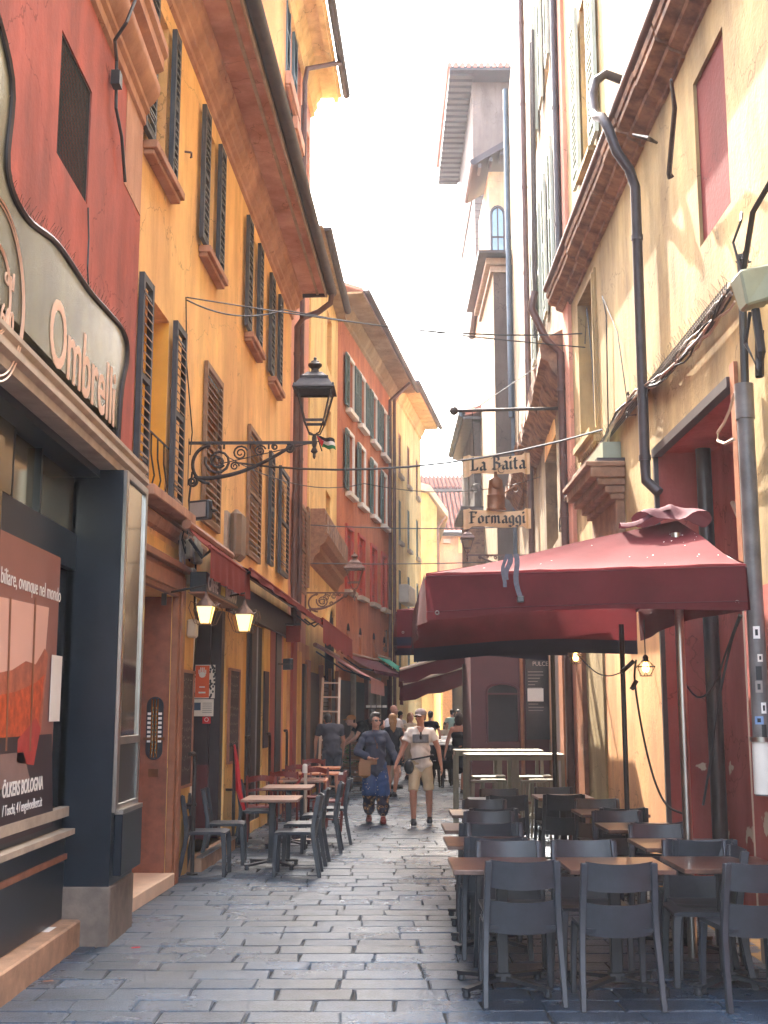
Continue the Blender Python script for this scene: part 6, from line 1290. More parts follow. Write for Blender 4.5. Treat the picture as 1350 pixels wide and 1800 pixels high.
# ================================================================ CHAIRS AND TABLES
def chair_thing(name, mt, label):
    t = empty(name, label, 'chair')
    def curved(z0, z1, w0, w1, y0, y1, th=.012, dip=.012):
        mb = MB(); K = 10
        def f(u, v, d): z = z0+(z1-z0)*v; w_ = w0+(w1-w0)*v; s = 2*u-1; return (s*w_, y0+(y1-y0)*v+.045*(s*s-1)+d, z+(.014*(s*s)-.014 if v > .9 else 0)-(dip*(1-s*s) if v < .1 else 0))
        mb.grid(K, 4, lambda u, v: f(u, v, 0)); mb.grid(K, 4, lambda u, v: f(u, v, th)); n = (K+1)*5
        e = [(i, i+1) for i in range(K)]+[(4*(K+1)+i, 4*(K+1)+i+1) for i in range(K)]+[(j*(K+1), (j+1)*(K+1)) for j in range(4)]+[(j*(K+1)+K, (j+1)*(K+1)+K) for j in range(4)]
        mb.f += [[a, b, n+b, n+a] for a, b in e]; mb.m += [0]*len(e); return mb
    curved(.668, .832, .202, .196, -.222, -.25).build('backrest', mt, t, smooth=50)
    curved(.408, .596, .206, .202, -.172, -.208).build('back_panel', mt, t, smooth=50)
    mb = MB(); mb.grid(8, 8, lambda u, v: ((2*u-1)*(.218-.012*v*0), -.205+.42*v, .452-.016*math.sin(PI*u)*math.sin(PI*min(1, v*1.1))+(.004 if .1 < v < .9 else -.006))); mb.grid(8, 8, lambda u, v: ((2*u-1)*.214, -.2+.41*v, .425)); n = 81
    e = [(i, i+1) for i in range(8)]+[(72+i, 73+i) for i in range(8)]+[(j*9, j*9+9) for j in range(8)]+[(j*9+8, j*9+17) for j in range(8)]; mb.f += [[a, b, n+b, n+a] for a, b in e]; mb.m += [0]*len(e)
    mb.build('seat', mt, t, smooth=50)
    def leg(P, w0, w1):
        mb = MB(); vs = []; K = len(P)
        for i, p in enumerate(P):
            w_ = w0+(w1-w0)*i/(K-1); dpt = w_*1.25
            vs += [(p[0]-w_/2, p[1]-dpt/2, p[2]), (p[0]+w_/2, p[1]-dpt/2, p[2]), (p[0]+w_/2, p[1]+dpt/2, p[2]), (p[0]-w_/2, p[1]+dpt/2, p[2])]
        mb.add(vs, [(0, 3, 2, 1), tuple(4*(K-1)+i for i in range(4))]+[(4*j+i, 4*j+(i+1) % 4, 4*j+4+(i+1) % 4, 4*j+4+i) for j in range(K-1) for i in range(4)]); return mb
    for s in (-1, 1):
        leg([(s*.232, -.262, 0), (s*.226, -.225, .2), (s*.218, -.19, .40), (s*.213, -.19, .5), (s*.208, -.215, .66), (s*.203, -.245, .825)], .034, .040).build('leg', mt, t, bevel=.005, smooth=40)
        leg([(s*.215, .212, 0), (s*.21, .205, .25), (s*.202, .195, .40), (s*.2, .185, .43)], .032, .046).build('leg', mt, t, bevel=.005, smooth=40)
    return t
ch0 = chair_thing('plastic_chair', M['chair'], 'x'); used = {'c': True}
def put(proto, key, x, y, rz, label, group):
    if used.get(key, True): used[key] = False; proto.location = (x, y, 0); proto.rotation_euler = (0, 0, rz); proto['label'] = label; proto['group'] = group; return proto
    c = copy_tree(proto, (x, y, 0), rz, label); c['group'] = group; return c
def table_thing(w_, d_, mt, key_label):
    t = empty('cafe_table', key_label, 'table')
    mb = MB(); mb.box(-w_/2, w_/2, -d_/2, d_/2, .722, .75); mb.build('tabletop', mt, t, bevel=.003)
    MB().box(-.2, .2, -.2, .2, .70, .7215).build('top_plate', M['darkmetal'], t)
    MB().box(-.035, .035, -.035, .035, .06, .70).build('column', M['darkmetal'], t, bevel=.006)
    MB().box(-.05, .05, -.05, .05, .045, .1).build('hub', M['darkmetal'], t, bevel=.005)
    for k in range(4):
        a = PI/4+k*PI/2; c, s = math.cos(a), math.sin(a); mb = MB(); mb.bar((c*.04, s*.04, .07), (c*.36, s*.36, .045), .05, .022); mb.lathe([(.022, 0), (.026, .01), (.022, .045)], (c*.345, s*.345, 0), 8); mb.build('leg', M['darkmetal'], t)
    return t
tb0 = table_thing(.64, .66, M['woodtop'], 'x'); used['t'] = True
tbP = table_thing(.62, .66, M['woodlight'], 'x'); used['tp'] = True
GC = 'dark plastic chairs at the right hand tables'; GT = 'brown tables in rows under the parasols'
rj = random.Random(21)
Ls = [gnd(797, 1530, .75), gnd(787, 1487, .75), gnd(782, 1460, .75), gnd(795, 1433, .75), gnd(828, 1409, .75)]
Rs = [gnd(1203, 1528, .75), gnd(1144, 1491, .75), gnd(1070, 1459, .75), gnd(1035, 1432, .75)]
ordn = ['front', 'second', 'third', 'fourth', 'fifth and last']
tops = [tbP, tb0]
for i, e in enumerate(Ls):
    D, xc = e.y, e.x+.32; put(tb0, 't', xc, D+.33, 0, 'square brown table, %s in the row along the open lane' % ordn[i], GT)
    put(ch0, 'c', xc+.02+(.06 if i == 0 else rj.uniform(-.03, .05)), D+.10+rj.uniform(-.02, .02)*(i > 0), rj.uniform(-.03, .03), 'anthracite chair, back to us, at the %s table along the lane' % ordn[i], GC)
    put(ch0, 'c', xc+.10+rj.uniform(-.04, .04), D+.70, PI+rj.uniform(-.04, .04), 'anthracite chair facing us behind the %s table along the lane' % ordn[i], GC)
for i, e in enumerate(Rs):
    D, xc = e.y, min(e.x+.32, 2.16); put(tb0, 't', xc, D+.33, 0, 'square brown table, %s in the row against the right wall' % ordn[i], GT)
    if i == 0: put(ch0, 'c', 2.18, 7.48, .10, 'anthracite chair, back to us, cut by the right edge of the picture', GC)
    else: put(ch0, 'c', xc+.04, D+.08, rj.uniform(-.06, .06), 'anthracite chair, back to us, at the %s table against the right wall' % ordn[i], GC)
    put(ch0, 'c', xc-.02+rj.uniform(-.05, .05), D+.72, PI+rj.uniform(-.06, .06), 'anthracite chair facing us behind the %s table against the right wall' % ordn[i], GC)
e = gnd(1005, 1529, .75); xm = e.x+.31; put(tb0, 't', xm, e.y+.31, 0, 'square brown table in the middle of the front row', GT)
put(ch0, 'c', (gnd(1026, 1779).x+gnd(1168, 1779).x)/2, 7.48, .0, 'anthracite chair with its back to us in the middle of the front row', GC); put(ch0, 'c', xm-.08, e.y+.72, PI, 'anthracite chair facing us behind the middle table of the front row', GC)
e = gnd(936, 1403, .75); put(tbP, 'tp', e.x+.38, e.y+.33, 0, 'paler sunlit table at the back between the two rows', GT)
put(ch0, 'c', gnd(990, 1395, .83).x, gnd(990, 1395, .83).y+.2, 0, 'sunlit anthracite chair, back to us, alone in the gap between the rows', GC); put(ch0, 'c', gnd(978, 1385, .83).x, gnd(990, 1384, .83).y-.1, PI, 'sunlit anthracite chair facing us behind the paler back table', GC)
# extra chair turned sideways under the front right table
put(ch0, 'c', 2.05, 8.02, PI/2*.96, 'anthracite chair turned sideways beneath the front table by the right wall', GC)
# ---------------- left tables: chairs face each other across the lane axis
GL_ = 'dark plastic chairs at the left hand cafe tables'; GT2 = 'tables outside the cafe on the left'
lt = [gnd(422, 1406, .75), gnd(459, 1385, .75), gnd(489, 1372, .75)]
wl = ['nearest', 'second', 'third']
D1_ = lt[0].y
used['t2'] = True; tb2 = table_thing(.62, .72, M['woodlight'], 'x')
for i, e in enumerate(lt):
    xc = e.x+.32; yc = e.y+.36
    put(tb2, 't2', xc, yc, -.02, 'pale topped cafe table on the left, %s to us' % wl[i], GT2)
for i, (x, y, rz, lb) in enumerate(((-1.87, 13.05, -PI/2, 'nearest chair on the wall side of the left tables'), (-1.80, 14.0, -PI/2+.05, 'second chair on the wall side of the left tables'), (-1.62, 15.7, -PI/2, 'third chair on the wall side of the left tables'),
                              (-.93, 13.05, PI/2, 'nearest chair on the lane side of the left tables'), (-.90, 13.95, PI/2-.04, 'second chair on the lane side of the left tables'), (-.78, 15.1, PI/2, 'third chair on the lane side of the left tables'), (-.70, 16.1, PI/2+.05, 'fourth chair on the lane side of the left tables'))):
    put(ch0, 'c', x, y, rz, 'anthracite '+lb, GL_)
def wood_chair(label):
    t = empty('wooden_chair', label, 'chair'); m = M['redwood']
    MB().box(-.2, .2, -.2, .2, .43, .46).build('seat', m, t, bevel=.008)
    for s in (-1, 1):
        MB().bar((s*.18, -.19, 0), (s*.19, -.25, .86), .032, .032).build('leg', m, t, bevel=.006); MB().bar((s*.18, .18, 0), (s*.18, .18, .43), .034).build('leg', m, t, bevel=.006)
        MB().bar((s*.18, -.19, .2), (s*.18, .18, .2), .018).build('stretcher', m, t)
    for z, h, b_ in ((.80, .075, .03), (.66, .035, .02)):
        mb = MB(); K = 8
        for i in range(K):
            u0, u1 = i/K, (i+1)/K; f = lambda u: (-.175+.35*u, -.24-.035*math.sin(PI*u)-(z-.8)*.07, z+b_*math.sin(PI*u)); a, b = f(u0), f(u1); mb.bar(a, b, .016, h)
        mb.build('back_rail', m, t)
    for s in (-1, 1): MB().bar((s*.06, -.23, .46), (s*.07, -.262, .78), .02).build('back_slat', m, t)
    return t
wc = wood_chair('x'); used['w'] = True
lab = ['nearest, by the second hand rail', 'with its round top rail against the brown boards', 'at the reddish table', 'just behind the reddish table', 'farthest, close to the man in grey', 'low one beside the lane']
for i, (px, py, Y, rz) in enumerate(((460, 1362, 16.4, .1), (505, 1358, 17.5, -.1), (553, 1350, 18.2, PI), (520, 1345, 19.6, .2), (548, 1335, 21.4, PI-.1), (575, 1400, 17.4, PI/2))):
    put(wc, 'w', at(px, py, Y).x, Y, rz, 'red brown wooden chair on the left, '+lab[i], 'red brown wooden chairs of the cafe')
used['t3'] = True; tb3 = table_thing(.66, .66, M['awning'] if 0 else mat('orange_table_top', srgb(200, 120, 72), .35, vary=.25, scale=9, coat=.3), 'x')
for i, (px, py, Y) in enumerate(((535, 1371, 17.3), (560, 1352, 19.2), (565, 1342, 21.0))): put(tb3, 't3', at(px, py, Y).x, Y, 0, 'orange brown cafe table on the left, %s of its kind' % ['nearest', 'second', 'farthest'][i], 'orange brown tables outside the cafe')
t = empty('sugar_caddy', 'small box holder standing at the edge of the farther orange brown table', 'holder', tuple(at(600, 1372, 18.6))); MB().box(-.05, .05, -.05, .05, 0, .09).build('box', M['redwood'], t, bevel=.006); MB().box(-.035, .035, -.035, .035, .09, .12).build('packets', M['whitepaint'], t)
# beige barrier post with red belt
t = bld('barrier_post', 'slim pale post with a red belt standing behind the nearest left tables', 'post', tuple(gnd(536, 1478))); g_ = gnd(536, 1478); MB().tube([(g_.x, g_.y, 0), (g_.x, g_.y, at(536, 1345, g_.y).z)], .022, 8).build('pole', M['rope'], t, smooth=True); MB().lathe([(.14, 0), (.14, .015), (.04, .03)], tuple(g_), 14).build('base', M['rope'], t)
tp_ = at(536, 1352, g_.y); MB().lathe([(.035, 0), (.035, .1), (.02, .12)], (tp_.x, tp_.y, tp_.z-.05), 10).build('head', M['whitetrim'], t); mb = MB(); e2 = at(513, 1385, g_.y+.8); mb.grid(1, 8, lambda u, v: Vector(tp_)+(e2-Vector(tp_))*v+Vector((0, 0, -.05*u-.06*math.sin(PI*v)+.03))); mb.build('belt', M['redprint'], t)
# ---------------- grey high tables and stools on the right
used['h'] = True; used['s'] = True
def high(label, w_=.68, h_=1.12):
    t = empty('high_table', label, 'high table'); m = M['frame_grey']
    MB().box(-w_/2, w_/2, -.33, .33, h_-.03, h_).build('tabletop', m, t, bevel=.004)
    for sx in (-1, 1):
        for sy in (-1, 1): MB().bar((sx*(w_/2-.02), sy*.30, 0), (sx*(w_/2-.03), sy*.29, h_-.03), .05).build('leg', m, t, bevel=.004)
        MB().bar((sx*(w_/2-.03), -.29, h_-.06), (sx*(w_/2-.03), .29, h_-.06), .04).build('rail', m, t)
    for sy in (-1, 1): MB().bar((-w_/2+.05, sy*.29, h_-.06), (w_/2-.05, sy*.29, h_-.06), .045).build('rail', m, t)
    return t
ht = high('x')
k = 0
for Y in (16.9, 18.6):
    for px in (859, 944):
        x = at(px, 1340, 16.9).x*(1 if Y < 17 else .97); put(ht, 'h', x, Y, 0, 'grey metal high table, %s' % ['nearest, beside the open lane', 'nearest, against the wall side', 'farther back beside the open lane', 'farther back against the wall side'][k], 'grey metal high tables'); k += 1
st0 = empty('bar_stool', 'x', 'stool')
MB().box(-.17, .17, -.17, .17, .74, .765).build('seat', M['frame_grey'], st0, bevel=.005)
for sx in (-1, 1):
    for sy in (-1, 1): MB().bar((sx*.19, sy*.19, 0), (sx*.15, sy*.15, .74), .03).build('leg', M['frame_grey'], st0)
MB().bar((-.17, -.17, .28), (.17, -.17, .28), .022).bar((-.17, .17, .28), (.17, .17, .28), .022).build('footrest', M['frame_grey'], st0)
k = 0
for Y in (16.7, 17.9):
    for x in (1.36, 1.52, 2.05, 2.2):
        put(st0, 's', x+(.1 if Y > 17 else 0), Y+(.25 if k % 2 else 0), 0, 'grey bar stool tucked under the high tables, %s' % ['front left', 'left, second from the lane', 'front right beside the wall side leg', 'front, closest to the wall', 'back row closest to the lane', 'back row second from the lane', 'back row third from the lane', 'back row closest to the wall'][k], 'grey stools under the high tables'); k += 1
# ================================================================ PEOPLE
def remesh(mb, voxel, mats, name, parent, smooth_it=3, fn=None, disp=None):
    """fuse overlapping volumes into one continuous skin, smooth it, optionally add folds"""
    me = mb.mesh('tmp', mats); o = bpy.data.objects.new('tmp', me); COL.objects.link(o)
    m = o.modifiers.new('r', 'REMESH'); m.mode = 'VOXEL'; m.voxel_size = voxel; m2 = o.modifiers.new('s', 'SMOOTH'); m2.iterations = smooth_it; m2.factor = .5
    dg = bpy.context.evaluated_depsgraph_get(); dg.update(); out = bpy.data.meshes.new_from_object(o.evaluated_get(dg)); bpy.data.objects.remove(o)
    if disp:
        nrm = [v.normal.copy() for v in out.vertices]
        for v, n in zip(out.vertices, nrm): v.co += n*disp(v.co)
    if fn:                                                # material by position
        for p in out.polygons: p.material_index = fn(p.center)
    out.polygons.foreach_set('use_smooth', [True]*len(out.polygons)); out.name = name
    return inst(out, name, parent)
def cap_(mb, a, b, ra, rb, n=12, flat=1., ends=True):
    """tapered limb with rounded ends; flat squeezes it in depth (y)"""
    a = Vector(a); b = Vector(b); L = (b-a).length; d = (b-a)/L; pts = []; R = []
    if ends:
        for t in (-.98, -.7, -.35): pts.append(a+d*ra*t); R.append(ra*math.sqrt(1-t*t))
    for i in range(4): pts.append(a+(b-a)*i/3); R.append(ra+(rb-ra)*i/3)
    if ends:
        for t in (.35, .7, .98): pts.append(b+d*rb*t); R.append(rb*math.sqrt(1-t*t))
    s = len(mb.v); mb.tube(pts, R, n)
    return mb
def person(loc, rz, label, J, look, vox=.012, scale=1.):
    """J: joints of the pose in metres (facing -y); look: clothes and colours"""
    t = empty('person', label, 'person', loc, rz); t.scale = (scale,)*3
    V = Vector; g = {k: V(v) for k, v in J.items()}
    fem = look.get('fem', False); wd = look.get('wd', 1.)
    head = g['head']; neck = g['neck']; ch = g['chest']; wa = g['waist']; hp = g['hips']; turn = look.get('turn', 0); Rz = Matrix.Rotation(turn, 3, 'Z')
    hv = lambda x, y, z: tuple(head+Rz@V((x, y, z)))
    sk = MB()
    def EL(mb, c, r, n=14, m=10): mb.ell(tuple(c), r, n, m)
    # torso
    EL(sk, ch, (.155*wd, .105*wd, .17)); EL(sk, wa, (.13*wd, .10*wd, .15)); EL(sk, hp, (.16*wd, .115*wd, .13)); cap_(sk, ch+V((0, 0, -.05)), hp, .12*wd, .13*wd)
    for s, S in ((1, 'l'), (-1, 'r')):
        cap_(sk, ch+V((0, 0, .05)), g['sh'+S]+V((-s*.01, 0, -.01)), .06, .05); cap_(sk, g['sh'+S], g['el'+S], .052*wd, .040); cap_(sk, g['el'+S], g['wr'+S], .040, .026)
        cap_(sk, hp+V((s*.07, 0, -.02)), g['kn'+S], .092*wd, .056); cap_(sk, g['kn'+S], g['kn'+S]*.55+g['an'+S]*.45+V((0, .012, 0)), .055, .052); cap_(sk, g['kn'+S]*.55+g['an'+S]*.45+V((0, .012, 0)), g['an'+S], .05, .033)
        f = g['an'+S]; fd = Rz@V((0, 0, 0)); fo = V(look.get('foot', (0, -1, 0))); cap_(sk, f+V((0, .02, -.04))-fo*.02, f+fo*.13+V((0, 0, -.055)), .034, .026)
        # hand: palm, four fingers, thumb
        w_ = g['wr'+S]; hd = g.get('hd'+S, (w_-g['el'+S]).normalized()); hd = V(hd).normalized(); sd = hd.cross(V((0, 1, 0)) if abs(hd.y) < .8 else V((1, 0, 0))).normalized(); up_ = sd.cross(hd)
        fa = V((0, -1, 0)); sd = (fa-hd*fa.dot(hd)); sd = sd.normalized() if sd.length > .1 else V((1, 0, 0)); inn = V((-s, 0, 0)); inn = (inn-hd*inn.dot(hd)-sd*inn.dot(sd)); inn = inn.normalized() if inn.length > .05 else hd.cross(sd)
        for k in (-1, 0, 1): cap_(sk, w_+hd*.01, w_+hd*.085+sd*(k*.022), .022, .017, 8)
        for k, l in ((-1.5, .055), (-.5, .072), (.5, .078), (1.5, .07)):
            a = w_+hd*.085+sd*(k*.019); b = a+hd*l*.5+inn*.008; c = b+hd*l*.38+inn*.022; cap_(sk, a, b, .0105, .0095, 6); cap_(sk, b, c, .0095, .008, 6)
        a = w_+hd*.03+sd*.03; b = a+hd*.035+sd*.022+inn*.008; cap_(sk, a, b, .013, .011, 6); cap_(sk, b, b+hd*.03+inn*.012, .011, .009, 6)
    # neck and head
    cap_(sk, neck+V((0, 0, -.05)), head+V((0, .012, -.04)), .056, .052)
    EL(sk, V(hv(0, .012, .035)), (.074, .092, .088), 18, 14); EL(sk, V(hv(0, -.022, -.03)), (.058, .066, .075), 16, 12); EL(sk, V(hv(0, -.055, -.082)), (.026, .022, .020))
    cap_(sk, hv(0, -.088, .018), hv(0, -.106, -.022), .009, .014, 8); EL(sk, V(hv(0, -.078, -.052)), (.024, .012, .007)); EL(sk, V(hv(0, -.077, -.064)), (.020, .012, .007))
    for s in (1, -1): EL(sk, V(hv(s*.076, .01, -.005)), (.009, .019, .03), 8, 6); EL(sk, V(hv(s*.034, -.066, -.022)), (.02, .02, .022)); EL(sk, V(hv(s*.03, -.084, .03)), (.02, .01, .008))
    if fem:
        for s in (1, -1): EL(sk, ch+V((s*.07, -.075, -.01)), (.062, .06, .06))
    remesh(sk, vox*.62 if vox < .011 else vox, look.get('skin', M['skin']), 'body', t, 2)
    if look.get('face', True):
        e = MB(); m2 = MB()
        for s in (1, -1): e.ell(hv(s*.03, -.083, .012), (.0105, .006, .006), 8, 6); m2.ell(hv(s*.03, -.0885, .012), (.0045, .003, .005), 6, 4); m2.bar(hv(s*.014, -.093, .033), hv(s*.046, -.082, .034), .004, .006)
        e.build('eyes', M['whitepaint'], t); m2.build('pupils_and_brows', M['black'], t)
        MB().ell(hv(0, -.0865, -.058), (.019, .006, .005), 10, 6).build('lips', mat('lips', srgb(176, 92, 84), .5), t)
    def folds(k=.006, f=9.):
        return lambda c: k*noise.noise(Vector((c.x*f, c.y*f, c.z*f*.55)))+k*.6*math.sin(c.z*38+noise.noise(Vector((c.x*6, c.y*6, c.z*4)))*7)
    # top
    top = look.get('top')
    if top:
        m, sl, hem = top['m'], top.get('sleeve', .5), top.get('hem', .0); e = top.get('e', .016); c = MB(); w2 = wd
        EL(c, ch+V((0, 0, -.0)), (.158*w2+e, .112*w2+e, .155+e)); EL(c, wa, (.14*w2+e*1.3, .11*w2+e*1.3, .17)); EL(c, hp+V((0, 0, hem+.02)), (.165*w2+e, .125*w2+e, .10)); cap_(c, ch+V((0, 0, -.08)), hp+V((0, 0, .03+hem)), .128*w2+e, .13*w2+e)
        if fem:
            for s in (1, -1): EL(c, ch+V((s*.068, -.078, -.015)), (.07+e, .062+e, .07))
        if top.get('strapless'):
            c = MB(); EL(c, ch+V((0, 0, -.05)), (.155*w2+e, .115*w2+e, .11)); EL(c, wa, (.135*w2+e, .105*w2+e, .17)); EL(c, hp, (.165*w2+e, .12*w2+e, .14)); cap_(c, hp+V((0, .0, 0)), hp+V((0, 0, -.34)), .16*w2, .15*w2)
        else:
            for s, S in ((1, 'l'), (-1, 'r')):
                cap_(c, ch+V((0, 0, .075)), g['sh'+S]+V((-s*.012, 0, .0)), .078, .062); cap_(c, ch+V((s*.045, .005, .125)), g['sh'+S]+V((-s*.02, 0, .012)), .036, .045)
                a, b = g['sh'+S], g['el'+S]
                r0, r1 = top.get('sr', (.064, .062))
                if sl <= 1: cap_(c, a, a+(b-a)*sl, r0*w2, r1, ends=False); EL(c, a, (r0*.96,)*3)
                else: q = b+(g['wr'+S]-b)*(sl-1); cap_(c, a, b, r0*w2, r1*w2); cap_(c, b, q, r1*w2, top.get('cuff', .05), ends=True)
        def fm(p): return 0
        remesh(c, vox, m, top.get('name', 'shirt'), t, 3, disp=folds(top.get('fold', .007)))
    bot = look.get('bottom')
    if bot:
        m = bot['m']; L = bot.get('len', 2.); e = bot.get('e', .018); c = MB(); EL(c, hp+V((0, 0, -.01)), (.168*wd+e*.6, .125*wd+e*.6, .12))
        for s, S in ((1, 'l'), (-1, 'r')):
            a, b, d_ = hp+V((s*.075, 0, -.03)), g['kn'+S], g['an'+S]; r1 = bot.get('rk', .066)+e*.3; r2 = bot.get('ra', .05)
            if L <= 1: cap_(c, a, a+(b-a)*L, .098*wd+e*.5, r1+e, ends=False)
            else: cap_(c, a, b, .098*wd+e*.5, r1+e); q = b+(d_-b)*(L-1); cap_(c, b, q, r1+e, r2, ends=bot.get('puff', False)); 
            if bot.get('puff'): EL(c, b+(d_-b)*.55, (.10, .10, .16))
        remesh(c, vox, m if isinstance(m, list) else [m], bot.get('name', 'trousers'), t, 3, fn=bot.get('fn'), disp=folds(.006, 11))
    # shoes
    sh = look.get('shoes', M['black'])
    for S in 'lr':
        f = g['an'+S]; fo = V(look.get('foot', (0, -1, 0))); c = MB(); z0 = f.z-.09
        cap_(c, (f.x-fo.x*.045, f.y-fo.y*.045, z0+.042), (f.x+fo.x*.05, f.y+fo.y*.05, z0+.045), .046, .050); cap_(c, (f.x+fo.x*.05, f.y+fo.y*.05, z0+.04), (f.x+fo.x*.15, f.y+fo.y*.15, z0+.040), .050, .042); cap_(c, (f.x, f.y, z0+.05), (f.x, f.y, z0+.085), .040, .040)
        o = remesh(c, .009, sh, 'shoe', t, 2); so_ = MB(); so_.lathe([(.036, 0), (.038, .016)], (0, 0, 0), 10)
        for v in o.data.vertices: v.co.z = max(v.co.z, z0+.004)
        s2 = MB(); P = [(f.x+fo.x*d_+fo.y*w_, f.y+fo.y*d_-fo.x*w_) for d_, w_ in ((-.09, -.024), (-.09, .024), (-.03, .048), (.06, .052), (.15, .046), (.196, .016), (.196, -.016), (.15, -.046), (.06, -.052), (-.03, -.048))]
        s2.prism(P, 'z', z0-.003, z0+.016); s2.build('sole', look.get('sole', M['black']), o)
    # hair
    hr = look.get('hair')
    if hr:
        m, kind = hr; c = MB()
        if kind == 'short': EL(c, V(hv(0, .022, .05)), (.081, .094, .084)); EL(c, V(hv(0, .06, .0)), (.066, .05, .07))
        if kind == 'wavy':
            EL(c, V(hv(0, .028, .058)), (.090, .10, .086)); EL(c, V(hv(0, .065, .005)), (.082, .058, .085)); EL(c, V(hv(0, -.045, .105)), (.06, .045, .035))
            for s in (1, -1): EL(c, V(hv(s*.072, .02, .02)), (.025, .05, .05))
        if kind == 'bob': EL(c, V(hv(0, .022, .05)), (.088, .10, .085)); EL(c, V(hv(0, .05, -.03)), (.095, .07, .11)); EL(c, V(hv(0, .055, -.09)), (.09, .055, .06))
        if kind == 'long': EL(c, V(hv(0, .022, .05)), (.086, .098, .083)); EL(c, V(hv(0, .06, -.03)), (.088, .058, .12)); cap_(c, hv(0, .065, -.05), hv(0, .075, -.24), .075, .055)
        if kind == 'tail': EL(c, V(hv(0, .022, .048)), (.083, .096, .084)); cap_(c, hv(0, .10, .03), hv(0, .13, -.17), .035, .02)
        if kind != 'bald': remesh(c, vox, m, 'hair', t, 2, disp=lambda q: .006*noise.noise(Vector((q.x*50, q.y*50, q.z*18))))
    if look.get('cap'):
        c = MB(); mcap = look['cap']; EL(c, V(hv(0, .014, .062)), (.092, .106, .072)); remesh(c, .008, mcap, 'cap', t, 2)
        b = MB(); b.grid(10, 4, lambda u, v: hv((2*u-1)*.072*(1-.25*v*v), -.075-.075*v*math.sqrt(max(0, 1-(2*u-1)**2*.5))-.01, .05-.014*v-.022*(2*u-1)**2)); b.grid(10, 4, lambda u, v: hv((2*u-1)*.072*(1-.25*v*v), -.075-.075*v*math.sqrt(max(0, 1-(2*u-1)**2*.5))-.01, .046-.014*v-.022*(2*u-1)**2)); b.build('cap_peak', mcap, t, smooth='all')
    t['_hv'] = 0; del t['_hv']
    return t, hv, g
def pose(h=1.72, sw=.19, arm='rest', **kw):
    k = h/1.72; J = dict(hips=(0, 0, .92), waist=(0, 0, 1.10), chest=(0, .0, 1.30), neck=(0, .01, 1.46), head=(0, -.012, 1.60),
        shl=(sw*.86, .01, 1.385), shr=(-sw*.86, .01, 1.385), ell=(sw+.06, .03, 1.12), elr=(-sw-.06, .03, 1.12), wrl=(sw+.07, -.04, .88), wrr=(-sw-.07, -.04, .88),
        knl=(.10, -.02, .50), knr=(-.10, -.02, .50), anl=(.10, .02, .09), anr=(-.10, .02, .09))
    J.update(kw); return {a: (b[0]*k, b[1]*k, b[2]*k) if a[:2] != 'hd' else b for a, b in J.items()}
tee = lambda n, c: cloth(n, c, .0, .9, .12, 6)
SK = M['skin']; SK2 = mat('tanned_skin', srgb(196, 140, 114), .5, vary=.12, scale=8, spec=.35)
HB = mat('dark_hair', (.02, .015, .012), .6, vary=.5, scale=60); HG = mat('grey_dark_hair', (.05, .045, .042), .6, vary=.6, scale=50); HBL = mat('blond_hair', srgb(176, 126, 76), .6, vary=.35, scale=50)
# -- woman in the navy top
f = gnd(660, 1447); J = pose(1.66, .18, wrr=(-.10, -.20, 1.02), elr=(-.30, -.02, 1.12), ell=(.27, .03, 1.12), wrl=(.37, -.04, .87), knl=(.11, -.03, .50), knr=(-.10, -.03, .50), anl=(.12, -.12, .09), anr=(-.10, .15, .10), hdr=(.8, -.5, -.15), hdl=(.3, -.1, -1))
navytop = tee('navy_tunic', srgb(72, 76, 90))
def patn():
    m = mat('blue_patterned_trousers', srgb(40, 70, 118), .8, vary=.3, scale=10); n = m.node_tree.nodes; l = m.node_tree.links; bs = n['Principled BSDF']
    tc = n.new('ShaderNodeTexCoord'); vo = n.new('ShaderNodeTexVoronoi'); vo.inputs['Scale'].default_value = 20; l.new(tc.outputs['Object'], vo.inputs[0]); r = n.new('ShaderNodeValToRGB'); r.color_ramp.interpolation = 'CONSTANT'
    r.color_ramp.elements[0].color = srgb(206, 190, 160); r.color_ramp.elements[1].position = .17; r.color_ramp.elements[1].color = (0, 0, 0, 1); l.new(vo.outputs['Distance'], r.inputs[0])
    src = bs.inputs['Base Color'].links[0].from_socket; a = n.new('ShaderNodeMixRGB'); a.blend_type = 'LIGHTEN'; a.inputs[0].default_value = .8; l.new(src, a.inputs[1]); l.new(r.outputs[0], a.inputs[2]); l.new(a.outputs[0], bs.inputs['Base Color']); return m
def patn2():
    m = mat('black_floral_hem', (.012, .012, .02), .8, vary=.3, scale=10); n = m.node_tree.nodes; l = m.node_tree.links; bs = n['Principled BSDF']
    tc = n.new('ShaderNodeTexCoord'); vo = n.new('ShaderNodeTexVoronoi'); vo.inputs['Scale'].default_value = 16; l.new(tc.outputs['Object'], vo.inputs[0]); r = n.new('ShaderNodeValToRGB'); r.color_ramp.interpolation = 'CONSTANT'
    e = r.color_ramp.elements; e[0].color = srgb(190, 80, 60); e[1].position = .14; e[1].color = srgb(196, 160, 110)
    for p, c in ((.24, (.01, .01, .015, 1)), (.38, srgb(150, 110, 70)), (.45, (.01, .012, .03, 1))): x = e.new(p); x.color = c
    l.new(vo.outputs['Distance'], r.inputs[0]); l.new(r.outputs[0], bs.inputs['Base Color']); return m
t, hv, g = person((f.x, f.y, 0), .03, 'woman in navy tunic, sunglasses and blue patterned trousers with a tan bag', J,
    dict(fem=True, wd=1.0, turn=.45, top=dict(m=navytop, sleeve=1.72, hem=-.10, e=.022, sr=(.060, .062), cuff=.056, fold=.009, name='tunic'), bottom=dict(m=[patn(), patn2()], len=1.80, rk=.10, ra=.062, puff=True, name='patterned_trousers', fn=lambda c: 1 if c.z < .42 else 0), hair=(HG, 'wavy'), shoes=M['redwood'], face=True), vox=.0105)
gl = MB()
